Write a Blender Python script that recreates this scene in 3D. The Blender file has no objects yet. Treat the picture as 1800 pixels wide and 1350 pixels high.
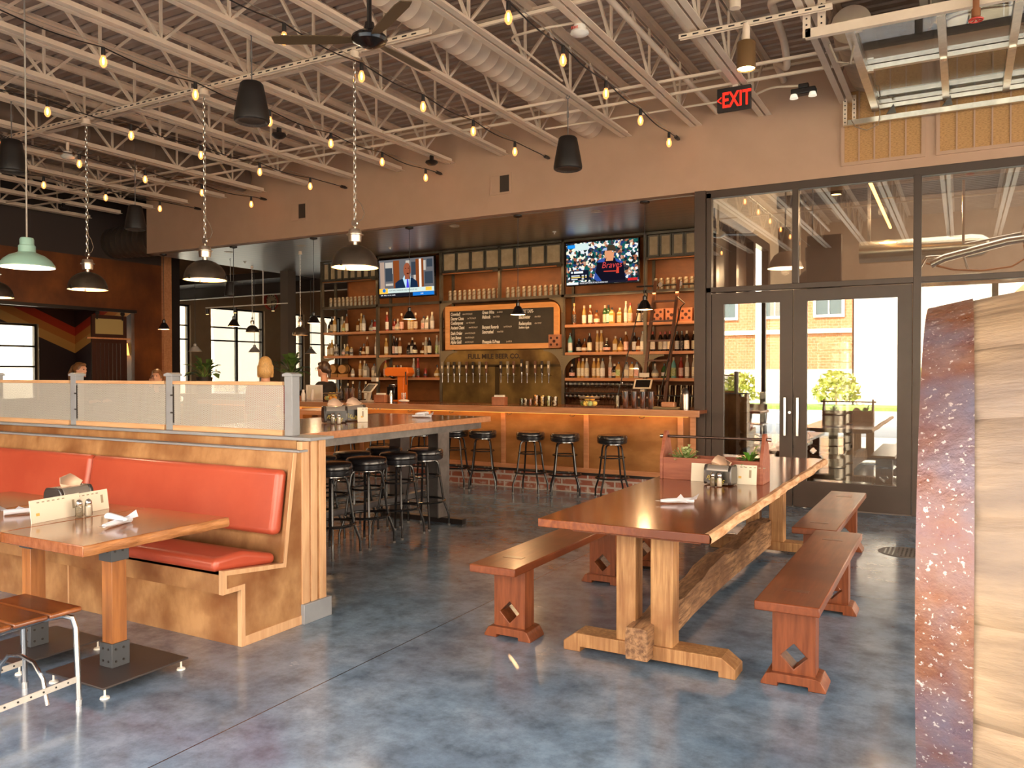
import bpy, math, random
from mathutils import Vector, Matrix
PI = math.pi
random.seed(7)
sc = bpy.context.scene
COL = sc.collection

# ------------------------------------------------------------------ camera
def make_camera():
    yaw, pitch, roll = 0.50986, -0.01527, -0.00151
    c, s = math.cos(yaw), math.sin(yaw)
    f = Vector((-s*math.cos(pitch), c*math.cos(pitch), math.sin(pitch)))
    r = Vector((c, s, 0.0)); u = r.cross(f)
    r2 = r*math.cos(roll) + u*math.sin(roll)
    u2 = -r*math.sin(roll) + u*math.cos(roll)
    m = Matrix(((r2.x, u2.x, -f.x, 0), (r2.y, u2.y, -f.y, 0), (r2.z, u2.z, -f.z, 1.52), (0, 0, 0, 1)))
    cd = bpy.data.cameras.new('camera'); co = bpy.data.objects.new('camera', cd)
    co.matrix_world = m
    cd.sensor_width = 36.0; cd.lens = 1416.0/1800.0*36.0
    cd.clip_start = 0.05; cd.clip_end = 300
    COL.objects.link(co); sc.camera = co
make_camera()

# ------------------------------------------------------------------ world, sun, exposure
def make_world():
    w = bpy.data.worlds.new('World'); sc.world = w; w.use_nodes = True
    nt = w.node_tree; nt.nodes.clear()
    out = nt.nodes.new('ShaderNodeOutputWorld'); bg = nt.nodes.new('ShaderNodeBackground')
    tc = nt.nodes.new('ShaderNodeTexCoord'); sp = nt.nodes.new('ShaderNodeSeparateXYZ')
    cr = nt.nodes.new('ShaderNodeValToRGB')
    nt.links.new(tc.outputs['Generated'], sp.inputs[0]); nt.links.new(sp.outputs['Z'], cr.inputs[0])
    e = cr.color_ramp.elements
    e[0].position = 0.0; e[0].color = (1.0, 0.79, 0.56, 1)
    e[1].position = 0.75; e[1].color = (0.60, 0.80, 1.0, 1)
    m = cr.color_ramp.elements.new(0.22); m.color = (1.0, 0.83, 0.64, 1)
    nt.links.new(cr.outputs[0], bg.inputs[0]); bg.inputs[1].default_value = WORLD
    nt.links.new(bg.outputs[0], out.inputs[0])
WORLD = 8.0
make_world()
def sun(direction, energy, color, angle=0.01):
    l = bpy.data.lights.new('sun', 'SUN'); l.energy = energy; l.color = color; l.angle = angle
    o = bpy.data.objects.new('sun', l); COL.objects.link(o)
    o.rotation_euler = Vector(direction).to_track_quat('-Z', 'Y').to_euler()
sun((0.30, -0.62, -0.72), 20.0, (1.0, 0.85, 0.66))
def portal(name, loc, rot, sx, sy):
    l = bpy.data.lights.new(name, 'AREA'); l.shape = 'RECTANGLE'; l.size = sx; l.size_y = sy
    l.cycles.is_portal = True
    o = bpy.data.objects.new(name, l); o.location = loc; o.rotation_euler = rot; COL.objects.link(o)
portal('front_opening_portal', (-1.5, -1.15, 1.7), (-PI/2, 0, 0), 11.8, 3.4)
portal('side_opening_portal', (5.98, 4.0, 1.85), (0, PI/2, 0), 3.7, 9.2)
def area(name, loc, rot, sx, sy, power, color):
    l = bpy.data.lights.new(name, 'AREA'); l.shape = 'RECTANGLE'; l.size = sx; l.size_y = sy
    l.energy = power; l.color = color
    o = bpy.data.objects.new(name, l); o.location = loc; o.rotation_euler = rot; COL.objects.link(o)
    return o
def point(name, loc, power, color, r=0.04, parent=None):
    l = bpy.data.lights.new(name, 'POINT'); l.energy = power; l.color = color; l.shadow_soft_size = r
    o = bpy.data.objects.new(name, l); o.location = loc; COL.objects.link(o); o.parent = parent
    return o
sc.view_settings.view_transform = 'Standard'; sc.view_settings.look = 'None'
sc.view_settings.exposure = 0.40; sc.view_settings.gamma = 1.0
sc.view_settings.use_curve_mapping = False
cy = sc.cycles
cy.max_bounces = 9; cy.diffuse_bounces = 4; cy.glossy_bounces = 4; cy.transmission_bounces = 5
cy.transparent_max_bounces = 12; cy.caustics_reflective = False; cy.caustics_refractive = False
cy.sample_clamp_indirect = 5.0; cy.use_denoising = True

# ------------------------------------------------------------------ materials
MATS = {}
def mat(name, c1=(.5, .5, .5), c2=None, scale=4.0, stretch=(1, 1, 1), rough=.5, metal=0.0, bump=0.0,
        coat=0.0, emit=None, es=0.0, lo=.35, hi=.65, c3=None, s3=1.2, rvar=0.0, detail=4.0, spec=.5, sheen=0.0):
    if name in MATS: return MATS[name]
    m = bpy.data.materials.new(name); m.use_nodes = True; nt = m.node_tree
    b = nt.nodes['Principled BSDF']
    b.inputs['Roughness'].default_value = rough; b.inputs['Metallic'].default_value = metal
    b.inputs['Base Color'].default_value = (*c1, 1); b.inputs['Coat Weight'].default_value = coat
    b.inputs['Coat Roughness'].default_value = .12; b.inputs['Specular IOR Level'].default_value = spec
    if emit:
        b.inputs['Emission Color'].default_value = (*emit, 1); b.inputs['Emission Strength'].default_value = es
    if c2 or bump or rvar:
        tc = nt.nodes.new('ShaderNodeTexCoord'); mp = nt.nodes.new('ShaderNodeMapping')
        mp.inputs['Scale'].default_value = stretch
        nz = nt.nodes.new('ShaderNodeTexNoise'); nz.inputs['Scale'].default_value = scale
        nz.inputs['Detail'].default_value = detail; nz.inputs['Roughness'].default_value = .6
        nt.links.new(tc.outputs['Object'], mp.inputs[0]); nt.links.new(mp.outputs[0], nz.inputs['Vector'])
        if c2:
            cr = nt.nodes.new('ShaderNodeValToRGB')
            cr.color_ramp.elements[0].position = lo; cr.color_ramp.elements[1].position = hi
            cr.color_ramp.elements[0].color = (*c1, 1); cr.color_ramp.elements[1].color = (*c2, 1)
            nt.links.new(nz.outputs['Fac'], cr.inputs[0]); src = cr.outputs[0]
            if c3:
                n2 = nt.nodes.new('ShaderNodeTexNoise'); n2.inputs['Scale'].default_value = s3; n2.inputs['Detail'].default_value = 5
                nt.links.new(tc.outputs['Object'], n2.inputs['Vector'])
                r2 = nt.nodes.new('ShaderNodeValToRGB'); r2.color_ramp.elements[0].position = .42; r2.color_ramp.elements[1].position = .68
                r2.color_ramp.elements[0].color = (0, 0, 0, 1); r2.color_ramp.elements[1].color = (1, 1, 1, 1)
                nt.links.new(n2.outputs['Fac'], r2.inputs[0])
                mx = nt.nodes.new('ShaderNodeMix'); mx.data_type = 'RGBA'
                nt.links.new(r2.outputs[0], mx.inputs['Factor']); nt.links.new(src, mx.inputs['A'])
                mx.inputs['B'].default_value = (*c3, 1); src = mx.outputs['Result']
            nt.links.new(src, b.inputs['Base Color'])
        if bump:
            bp = nt.nodes.new('ShaderNodeBump'); bp.inputs['Strength'].default_value = bump; bp.inputs['Distance'].default_value = .01
            nt.links.new(nz.outputs['Fac'], bp.inputs['Height']); nt.links.new(bp.outputs[0], b.inputs['Normal'])
        if rvar:
            mr = nt.nodes.new('ShaderNodeMapRange'); mr.inputs['From Min'].default_value = .3; mr.inputs['From Max'].default_value = .7
            mr.inputs['To Min'].default_value = max(0, rough-rvar); mr.inputs['To Max'].default_value = rough+rvar
            nt.links.new(nz.outputs['Fac'], mr.inputs[0]); nt.links.new(mr.outputs[0], b.inputs['Roughness'])
    MATS[name] = m
    return m

def glass_mat(name, tint=(1, 1, 1), refl=.12, rough=.0, edge=.35):
    if name in MATS: return MATS[name]
    m = bpy.data.materials.new(name); m.use_nodes = True; nt = m.node_tree; nt.nodes.clear()
    out = nt.nodes.new('ShaderNodeOutputMaterial'); mx = nt.nodes.new('ShaderNodeMixShader')
    tr = nt.nodes.new('ShaderNodeBsdfTransparent'); tr.inputs[0].default_value = (*tint, 1)
    gl = nt.nodes.new('ShaderNodeBsdfGlossy'); gl.inputs['Roughness'].default_value = rough
    lw = nt.nodes.new('ShaderNodeLayerWeight'); lw.inputs[0].default_value = edge
    mr = nt.nodes.new('ShaderNodeMapRange'); mr.inputs['To Min'].default_value = refl; mr.inputs['To Max'].default_value = .9
    nt.links.new(lw.outputs['Fresnel'], mr.inputs[0]); nt.links.new(mr.outputs[0], mx.inputs[0])
    nt.links.new(tr.outputs[0], mx.inputs[1]); nt.links.new(gl.outputs[0], mx.inputs[2]); nt.links.new(mx.outputs[0], out.inputs[0])
    MATS[name] = m
    return m

def emis(name, color, strength, sampled=False):
    if name in MATS: return MATS[name]
    m = bpy.data.materials.new(name); m.use_nodes = True; nt = m.node_tree; nt.nodes.clear()
    out = nt.nodes.new('ShaderNodeOutputMaterial'); e = nt.nodes.new('ShaderNodeEmission')
    e.inputs[0].default_value = (*color, 1); e.inputs[1].default_value = strength
    nt.links.new(e.outputs[0], out.inputs[0])
    if not sampled: m.cycles.emission_sampling = 'NONE'
    MATS[name] = m
    return m

def nodes_of(m): return m.node_tree, m.node_tree.nodes['Principled BSDF']

# ------------------------------------------------------------------ mesh builder
class MB:
    def __init__(s): s.v = []; s.f = []
    def add(s, vs, fs):
        n = len(s.v); s.v += [tuple(v) for v in vs]; s.f += [tuple(i+n for i in f) for f in fs]; return s
    def box(s, x0, x1, y0, y1, z0, z1):
        return s.add([(x0, y0, z0), (x1, y0, z0), (x1, y1, z0), (x0, y1, z0), (x0, y0, z1), (x1, y0, z1), (x1, y1, z1), (x0, y1, z1)],
                     [(0, 3, 2, 1), (4, 5, 6, 7), (0, 1, 5, 4), (1, 2, 6, 5), (2, 3, 7, 6), (3, 0, 4, 7)])
    def bar(s, p0, p1, w, h=None, up=(0, 0, 1)):
        h = h or w; p0 = Vector(p0); p1 = Vector(p1); d = (p1-p0).normalized(); up = Vector(up)
        if abs(d.dot(up)) > .99: up = Vector((1, 0, 0))
        a = d.cross(up).normalized()*w/2; b = a.cross(d).normalized()*h/2
        vs = [p+q for p in (p0, p1) for q in (-a-b, a-b, a+b, -a+b)]
        return s.add(vs, [(0, 3, 2, 1), (4, 5, 6, 7), (0, 1, 5, 4), (1, 2, 6, 5), (2, 3, 7, 6), (3, 0, 4, 7)])
    def cyl(s, p0, p1, r0, r1=None, n=12):
        return s.tube([p0, p1], [r0, r0 if r1 is None else r1], n)
    def tube(s, pts, r, n=8, closed=False):
        pts = [Vector(p) for p in pts]; m = len(pts); rs = r if isinstance(r, (list, tuple)) else [r]*m
        vs = []; prev = None
        for i, p in enumerate(pts):
            if closed: t = pts[(i+1) % m]-pts[i-1]
            else: t = pts[min(i+1, m-1)]-pts[max(i-1, 0)]
            t.normalize()
            if prev is None:
                a = t.orthogonal().normalized()
            else:
                a = prev-t*prev.dot(t)
                a = a.normalized() if a.length > 1e-6 else t.orthogonal().normalized()
            prev = a; b = t.cross(a)
            for k in range(n):
                q = 2*PI*k/n; vs.append(p+(a*math.cos(q)+b*math.sin(q))*rs[i])
        fs = []
        for i in range(m if closed else m-1):
            j = (i+1) % m
            for k in range(n):
                l = (k+1) % n; fs.append((i*n+k, i*n+l, j*n+l, j*n+k))
        if not closed:
            fs.append(tuple(range(n-1, -1, -1))); fs.append(tuple((m-1)*n+k for k in range(n)))
        return s.add(vs, fs)
    def ring(s, c, R, r, n=28, k=8, axis='z'):
        pts = []
        for i in range(n):
            q = 2*PI*i/n; a, b = R*math.cos(q), R*math.sin(q)
            pts.append((c[0]+a, c[1]+b, c[2]) if axis == 'z' else ((c[0]+a, c[1], c[2]+b) if axis == 'y' else (c[0], c[1]+a, c[2]+b)))
        return s.tube(pts, r, k, closed=True)
    def lathe(s, prof, n=24, c=(0, 0, 0), axis='z', caps=True):
        vs = []; m = len(prof)
        for (r, z) in prof:
            for k in range(n):
                q = 2*PI*k/n; a, b = r*math.cos(q), r*math.sin(q)
                p = (a, b, z) if axis == 'z' else ((a, z, -b) if axis == 'y' else (z, a, b))
                vs.append((p[0]+c[0], p[1]+c[1], p[2]+c[2]))
        fs = [(i*n+k, i*n+(k+1) % n, (i+1)*n+(k+1) % n, (i+1)*n+k) for i in range(m-1) for k in range(n)]
        if caps:
            if prof[0][0] > 1e-5: fs.append(tuple(range(n-1, -1, -1)))
            if prof[-1][0] > 1e-5: fs.append(tuple((m-1)*n+k for k in range(n)))
        return s.add(vs, fs)
    def prism(s, poly, a0, a1, plane='xz'):
        n = len(poly)
        def P(u, v, a): return {'xz': (u, a, v), 'yz': (a, u, v), 'xy': (u, v, a)}[plane]
        vs = [P(u, v, a0) for u, v in poly]+[P(u, v, a1) for u, v in poly]
        fs = [tuple(range(n-1, -1, -1)), tuple(range(n, 2*n))]+[(i, (i+1) % n, n+(i+1) % n, n+i) for i in range(n)]
        return s.add(vs, fs)
    def frame(s, outer, inner, a0, a1, plane='xz'):      # ring prism between two polygons with the same count
        n = len(outer)
        def P(u, v, a): return {'xz': (u, a, v), 'yz': (a, u, v), 'xy': (u, v, a)}[plane]
        vs = [P(u, v, a) for a in (a0, a1) for poly in (outer, inner) for u, v in poly]
        fs = []
        for i in range(n):
            j = (i+1) % n
            fs += [(i, j, n+j, n+i), (2*n+i, 3*n+i, 3*n+j, 2*n+j), (i, 2*n+i, 2*n+j, j), (n+i, n+j, 3*n+j, 3*n+i)]
        return s.add(vs, fs)
    def rframe(s, x0, x1, z0, z1, w, a0, a1, plane='xz'):
        return s.frame([(x0, z0), (x1, z0), (x1, z1), (x0, z1)], [(x0+w, z0+w), (x1-w, z0+w), (x1-w, z1-w), (x0+w, z1-w)], a0, a1, plane)
    def ball(s, c, r, n=12, m=8):
        rx, ry, rz = r if isinstance(r, (list, tuple)) else (r, r, r); vs = []; fs = []
        for i in range(m+1):
            t = PI*i/m
            for k in range(n):
                q = 2*PI*k/n; vs.append((c[0]+rx*math.sin(t)*math.cos(q), c[1]+ry*math.sin(t)*math.sin(q), c[2]-rz*math.cos(t)))
        for i in range(m):
            for k in range(n):
                l = (k+1) % n; fs.append((i*n+k, i*n+l, (i+1)*n+l, (i+1)*n+k))
        return s.add(vs, fs)
    def xform(s, M, start=0):
        for i in range(start, len(s.v)): s.v[i] = tuple(M @ Vector(s.v[i]))
        return s
    def build(s, name, m, parent=None, bevel=0.0, angle=35, seg=2, merge=True):
        me = bpy.data.meshes.new(name); me.from_pydata(s.v, [], s.f)
        import bmesh
        bm = bmesh.new(); bm.from_mesh(me)
        if merge: bmesh.ops.remove_doubles(bm, verts=bm.verts, dist=1e-5)
        bmesh.ops.recalc_face_normals(bm, faces=bm.faces); bm.to_mesh(me); bm.free()
        me.materials.append(m)
        for p in me.polygons: p.use_smooth = True
        me.set_sharp_from_angle(angle=math.radians(angle))
        o = bpy.data.objects.new(name, me); COL.objects.link(o); o.parent = parent
        if bevel:
            b = o.modifiers.new('bevel', 'BEVEL'); b.width = bevel; b.segments = seg; b.limit_method = 'ANGLE'; b.angle_limit = math.radians(40)
            b.harden_normals = False
        return o

def tag(o, label, cat, group=None, kind=None):
    o['label'] = label; o['category'] = cat
    if group: o['group'] = group
    if kind: o['kind'] = kind
    return o
def thing(name, label, cat, loc=(0, 0, 0), rz=0.0, group=None):
    o = bpy.data.objects.new(name, None); COL.objects.link(o); o.empty_display_size = .1
    o.location = loc; o.rotation_euler = (0, 0, rz); return tag(o, label, cat, group)
def struct(name, mb, m, bevel=0):
    o = mb.build(name, m, None, bevel); o['kind'] = 'structure'; return o
def dup(root, loc, label, rz=None, sc_=None):
    def cp(o, par):
        c = o.copy(); COL.objects.link(c); c.parent = par
        for ch in kids.get(o.name, ()): cp(ch, c)
        return c
    kids = {}
    def walk(o):
        kids[o.name] = list(o.children)
        for ch in o.children: walk(ch)
    walk(root)
    r = cp(root, None); r.location = loc; r['label'] = label
    if rz is not None: r.rotation_euler = (0, 0, rz)
    if sc_: r.scale = sc_
    return r
def text(body, size, loc, m, parent, name='lettering', rot=(PI/2, 0, 0), depth=.002, align='LEFT', sx=1.0, shear=0.0, sp=1.0, bold=0.0):
    cu = bpy.data.curves.new(name, 'FONT'); cu.body = body; cu.size = size; cu.extrude = depth; cu.align_x = align
    cu.shear = shear; cu.space_character = sp; cu.resolution_u = 2; cu.offset = size*bold
    t = bpy.data.objects.new('tmp_text', cu); COL.objects.link(t)
    dg = bpy.context.evaluated_depsgraph_get(); me = bpy.data.meshes.new_from_object(t.evaluated_get(dg))
    bpy.data.objects.remove(t); me.materials.clear(); me.materials.append(m)
    o = bpy.data.objects.new(name, me); COL.objects.link(o); o.parent = parent; o.location = loc; o.rotation_euler = rot
    o.scale = (sx, 1, 1)
    return o
ORD = ['first', 'second', 'third', 'fourth', 'fifth', 'sixth', 'seventh', 'eighth', 'ninth', 'tenth', 'eleventh', 'twelfth',
       'thirteenth', 'fourteenth', 'fifteenth', 'sixteenth', 'seventeenth', 'eighteenth', 'nineteenth', 'twentieth']
def ordl(i, n, side='left'):
    if i == 0: return 'leftmost'
    if i == n-1: return 'rightmost'
    if i < n/2: return ORD[i]+' from left'
    return ORD[n-1-i]+' from right'

# palette
paint = mat('painted_wall', (.50, .31, .205), (.53, .33, .22), 3, rough=.6)
joist_m = mat('joist_paint', (.78, .60, .45), (.84, .66, .50), 6, rough=.45)
deck_m = mat('deck_paint', (.40, .285, .22), (.45, .33, .255), 5, rough=.6)
dark_m = mat('dark_steel', (.018, .013, .012), rough=.4)
black_m = mat('black_gloss', (.008, .007, .008), rough=.22, coat=.4)
bronze = mat('bronze_frame', (.052, .032, .022), (.062, .038, .027), 3, rough=.42)
steel_m = mat('raw_steel', (.20, .19, .19), (.30, .28, .27), 8, rough=.38, metal=.8)
grey_m = mat('grey_trim', (.26, .27, .29), (.30, .31, .33), 6, rough=.45)
chrome = mat('chrome', (.58, .57, .56), rough=.2, metal=1)
alu = mat('brushed_aluminium', (.66, .62, .55), (.76, .71, .63), 20, rough=.28, metal=1)
ply_l = mat('birch_plywood', (.30, .135, .05), (.50, .28, .125), 7, (1, 1, .6), rough=.33, c3=(.22, .085, .03), s3=3.2, lo=.32, hi=.62, detail=7)
fir = mat('fir_trim', (.56, .31, .16), (.68, .42, .23), 9, (3, 3, .3), rough=.38)
fir_x = mat('fir_rail', (.56, .31, .16), (.68, .42, .23), 9, (.3, 3, 3), rough=.38)
ply_bar = mat('bar_plywood', (.30, .125, .035), (.44, .20, .065), 5, (.5, 1, 1.4), rough=.3, c3=(.20, .075, .02), s3=1.6)
fir_bar = mat('bar_fir', (.46, .19, .085), (.58, .27, .13), 8, (.4, 3, 3), rough=.3)
dark_ply = mat('stained_plywood', (.13, .035, .008), (.22, .065, .014), 3, (1, 1, .6), rough=.45, c3=(.08, .02, .006), s3=1.3)
shelf_ply = mat('shelf_back_plywood', (.17, .052, .011), (.27, .09, .022), 4, (.5, 1, 1), rough=.5)
vinyl_red = mat('red_vinyl', (.43, .070, .035), (.49, .09, .045), 3, rough=.33, bump=.12, coat=.15)
table_w = mat('table_top_wood', (.17, .038, .007), (.30, .08, .015), 7, (6, .35, 3), rough=.16, coat=.5, spec=.4, c3=(.12, .026, .005), s3=1.5)
tabA_w = mat('dining_top_wood', (.27, .082, .024), (.40, .14, .045), 7, (5, .4, 3), rough=.16, coat=.6, c3=(.21, .06, .018), s3=2)
edge_w = mat('live_edge_wood', (.46, .20, .075), (.80, .52, .30), 10, (1, .6, 3), rough=.5, bump=.6)
post_w = mat('timber_post', (.28, .125, .042), (.54, .30, .125), 9, (6, 6, .35), rough=.5, bump=.35, c3=(.26, .11, .04), s3=3)
beam_w = mat('reclaimed_beam', (.12, .055, .025), (.44, .24, .115), 12, (4, .5, 4), rough=.65, bump=.8, c3=(.17, .08, .04), s3=4)
bench_w = mat('bench_wood', (.19, .048, .016), (.28, .078, .027), 8, (5, .35, 3), rough=.30, coat=.15, spec=.3, c3=(.13, .03, .01), s3=2)
bench_leg = mat('bench_leg_wood', (.15, .038, .012), (.25, .072, .026), 8, (5, 5, .4), rough=.35, coat=.1, spec=.3)
cedar = mat('cedar', (.24, .062, .03), (.34, .105, .052), 8, (.5, 4, 4), rough=.5)
vinyl_blk = mat('black_vinyl', (.012, .011, .013), rough=.26, coat=.3)
white_m = mat('white_paint', (.80, .74, .66), rough=.4)
paper = mat('paper', (.80, .74, .60), rough=.6)
napkin = mat('white_napkin', (.74, .76, .84), rough=.7)
kraft = mat('kraft_napkin', (.70, .48, .34), rough=.75)
glow = emis('bulb_glow', (1.0, .55, .20), 16.0)
glow_in = emis('lamp_glow', (1.0, .50, .15), 7.0)
brass = mat('aged_brass', (.20, .135, .045), (.31, .21, .07), 2.5, rough=.42, metal=.7, c3=(.09, .05, .02), s3=2)

# ================================================================== THE SETTING
def floor_mat():
    m = mat('polished_concrete', (.13, .20, .285), (.26, .38, .51), 2.2, rough=.2, c3=(.215, .215, .245), s3=.55, rvar=.08, detail=9, lo=.32, hi=.68)
    nt, b = nodes_of(m)
    b.inputs['Coat Weight'].default_value = .25; b.inputs['Coat Roughness'].default_value = .12
    # darker mottling and the saw-cut joints, as ink on top of the base colour
    tc = nt.nodes.new('ShaderNodeTexCoord'); sp = nt.nodes.new('ShaderNodeSeparateXYZ'); nt.links.new(tc.outputs['Object'], sp.inputs[0])
    def math_(op, a, bb=None, c=None):
        n = nt.nodes.new('ShaderNodeMath'); n.operation = op
        for i, v in enumerate((a, bb, c)):
            if v is None: continue
            if isinstance(v, (int, float)): n.inputs[i].default_value = v
            else: nt.links.new(v, n.inputs[i])
        return n.outputs[0]
    def joint(axis, off, per):
        a = math_('SUBTRACT', sp.outputs[axis], off); a = math_('DIVIDE', a, per); a = math_('ADD', a, .5)
        a = math_('FRACT', a); a = math_('SUBTRACT', a, .5); a = math_('ABSOLUTE', a); a = math_('MULTIPLY', a, per)
        return math_('LESS_THAN', a, .0035)
    j = math_('MAXIMUM', joint('X', -2.72, 4.6), joint('Y', 5.87, 4.6))
    n2 = nt.nodes.new('ShaderNodeTexNoise'); n2.inputs['Scale'].default_value = 6; n2.inputs['Detail'].default_value = 9; n2.inputs['Roughness'].default_value = .72
    nt.links.new(tc.outputs['Object'], n2.inputs['Vector'])
    mr = nt.nodes.new('ShaderNodeMapRange'); mr.inputs['From Min'].default_value = .35; mr.inputs['From Max'].default_value = .62
    mr.inputs['To Min'].default_value = .55; mr.inputs['To Max'].default_value = 1.12; nt.links.new(n2.outputs['Fac'], mr.inputs[0])
    src = b.inputs['Base Color'].links[0].from_socket
    mu = nt.nodes.new('ShaderNodeMix'); mu.data_type = 'RGBA'; mu.blend_type = 'MULTIPLY'; mu.inputs['Factor'].default_value = 1
    nt.links.new(src, mu.inputs['A']); nt.links.new(mr.outputs[0], mu.inputs['B'])
    mx = nt.nodes.new('ShaderNodeMix'); mx.data_type = 'RGBA'; nt.links.new(j, mx.inputs['Factor'])
    nt.links.new(mu.outputs['Result'], mx.inputs['A']); mx.inputs['B'].default_value = (.035, .035, .04, 1)
    nt.links.new(mx.outputs['Result'], b.inputs['Base Color'])
    return m
struct('floor', MB().box(-18.2, 6, -1.3, 22, -.12, 0), floor_mat())
XE = -18.0        # outer (left) wall
def deck():
    m = MB(); y = -1.3; prof = []
    while y < 22:
        prof += [(y, 5.0), (y+.09, 5.0), (y+.105, 5.04), (y+.14, 5.04)]; y += .155
    m.prism(prof+[(22, 5.1), (-1.3, 5.1)], -18.2, 6, 'yz')
    return m
struct('ceiling', deck(), deck_m)
# header wall, bar soffit, store-front wall
struct('wall_header', MB().box(-12.68, 6, 9.37, 9.5, 3.63, 5.0), paint)
def soffit_mat():
    m = mat('soffit_veneer', (.10, .06, .035), rough=.4, coat=1.0); nt, b = nodes_of(m)
    b.inputs['Coat Roughness'].default_value = .33; b.inputs['Coat IOR'].default_value = 2.6
    tc = nt.nodes.new('ShaderNodeTexCoord'); mp = nt.nodes.new('ShaderNodeMapping'); mp.inputs['Scale'].default_value = (.35, 1.3, 1)
    wv = nt.nodes.new('ShaderNodeTexWave'); wv.wave_type = 'RINGS'; wv.inputs['Scale'].default_value = 1.6; wv.inputs['Distortion'].default_value = 7
    wv.inputs['Detail'].default_value = 2.5; wv.inputs['Detail Scale'].default_value = .6
    cr = nt.nodes.new('ShaderNodeValToRGB'); cr.color_ramp.elements[0].position = .12; cr.color_ramp.elements[1].position = .30
    cr.color_ramp.elements[0].color = (.04, .022, .012, 1); cr.color_ramp.elements[1].color = (.13, .08, .05, 1)
    nt.links.new(tc.outputs['Object'], mp.inputs[0]); nt.links.new(mp.outputs[0], wv.inputs[0])
    nt.links.new(wv.outputs['Fac'], cr.inputs[0]); nt.links.new(cr.outputs[0], b.inputs['Base Color'])
    return m
struct('ceiling_bar', MB().box(-12.68, -2.76, 9.5, 13.7, 3.62, 3.70), soffit_mat())
struct('wall_soffit', MB().box(-12.68, -12.6, 9.5, 13.7, 3.70, 5.0).box(-12.6, -10.6, 13.6, 13.7, 3.70, 5.0), paint)
struct('wall_back', MB().box(-10.35, -2.7, 12.02, 12.12, 0, 5.0).box(-10.35, -10.27, 12.12, 22, 0, 5.0), dark_ply)
struct('wall_side_bar', MB().box(-2.76, -2.66, 9.5, 12.02, 0, 5.0), bronze)
struct('wall_north', MB().box(-18.2, -10.3, 22, 22.1, 0, 5.0), paint)
struct('wall_right', MB().box(6, 6.1, -1.3, 15.5, 3.7, 5.0).box(6, 6.1, 8.6, 9.9, 0, 3.7).box(6, 6.1, 9.9, 15.5, 0, .4).box(6, 6.1, 15.0, 15.5, .4, 3.7).box(6, 6.1, -1.3, -.6, 0, 3.7).box(6, 6.1, 3.9, 4.1, 0, 3.7), paint)
# front wall behind the camera: one wide opening with raised doors, solid band above and at the far left
struct('wall_front', MB().box(-18.2, 6, -1.42, -1.3, 3.4, 5.1).box(-18.2, -7.4, -1.42, -1.3, 0, 3.4).box(4.4, 6, -1.42, -1.3, 0, 3.4), paint)

# left outer wall with window openings (y0, y1, z0, z1)
WINS = [(9.0, 10.55, .9, 2.6), (12.95, 14.62, .7, 3.32), (15.28, 17.24, .7, 3.32), (18.35, 18.88, .7, 3.32), (19.12, 20.6, .7, 3.32), (3.2, 5.0, .9, 3.2), (6.0, 7.8, .9, 3.2)]
def left_wall():
    m = MB(); ws = sorted(WINS); y = -1.3
    for (a, b, z0, z1) in ws:
        m.box(XE-.25, XE, y, a, 0, 5.0); m.box(XE-.25, XE, a, b, 0, z0); m.box(XE-.25, XE, a, b, z1, 5.0); y = b
    m.box(XE-.25, XE, y, 22, 0, 5.0)
    return m
struct('wall_left', left_wall(), mat('outer_wall_paint', (.38, .25, .14), (.42, .28, .16), 3, rough=.6))
pane = glass_mat('window_glass', (.97, .97, .93), .06)
for i, (a, b, z0, z1) in enumerate(WINS):
    m = MB(); m.rframe(a, b, z0, z1, .05, XE-.16, XE-.08, 'yz')
    if b-a > 1.6: m.box(XE-.15, XE-.09, (a+b)/2-.035, (a+b)/2+.035, z0, z1)
    for zz in ((z1-.55, z1-.92) if z1 > 3 else (z1-.5, z1-.95)): m.box(XE-.15, XE-.09, a, b, zz-.02, zz+.02)
    fr = struct('window_%d' % (i+1), m, dark_m)
    MB().box(XE-.125, XE-.115, a+.04, b-.04, z0+.04, z1-.04).build('pane', pane, fr)
struct('trim_1', MB().box(XE, XE+.04, 12.8, 21, .62, .70), fir)

# stained plywood partition with the wide opening, and the small room behind it
struct('wall_partition', MB().box(-14.6, -14.5, -1.3, 11.05, 2.74, 3.72).box(-14.6, -14.5, -1.3, 7.6, 0, 2.74).box(-14.6, -14.5, 10.42, 11.05, 0, 2.74), dark_ply)
struct('trim_2', MB().box(-14.52, -14.46, 7.6, 10.45, 2.70, 2.76), dark_m)
struct('wall_partition_upper', MB().box(-14.6, -14.5, -1.3, 11.05, 3.72, 5.0), mat('dark_paint', (.045, .03, .025), rough=.6))
struct('trim_3', MB().box(-14.62, -14.44, 11.05, 11.25, 0, 5.0), fir_bar)
struct('wall_pier', MB().box(-14.9, -14.5, 11.25, 11.5, 0, 5.0).box(-17.98, -14.9, 11.4, 11.5, 0, 5.0), dark_m)
struct('ceiling_lounge', MB().box(-18, -14.6, -1.3, 11.4, 2.95, 3.02), mat('lounge_ceiling', (.06, .03, .02), rough=.6))
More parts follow.
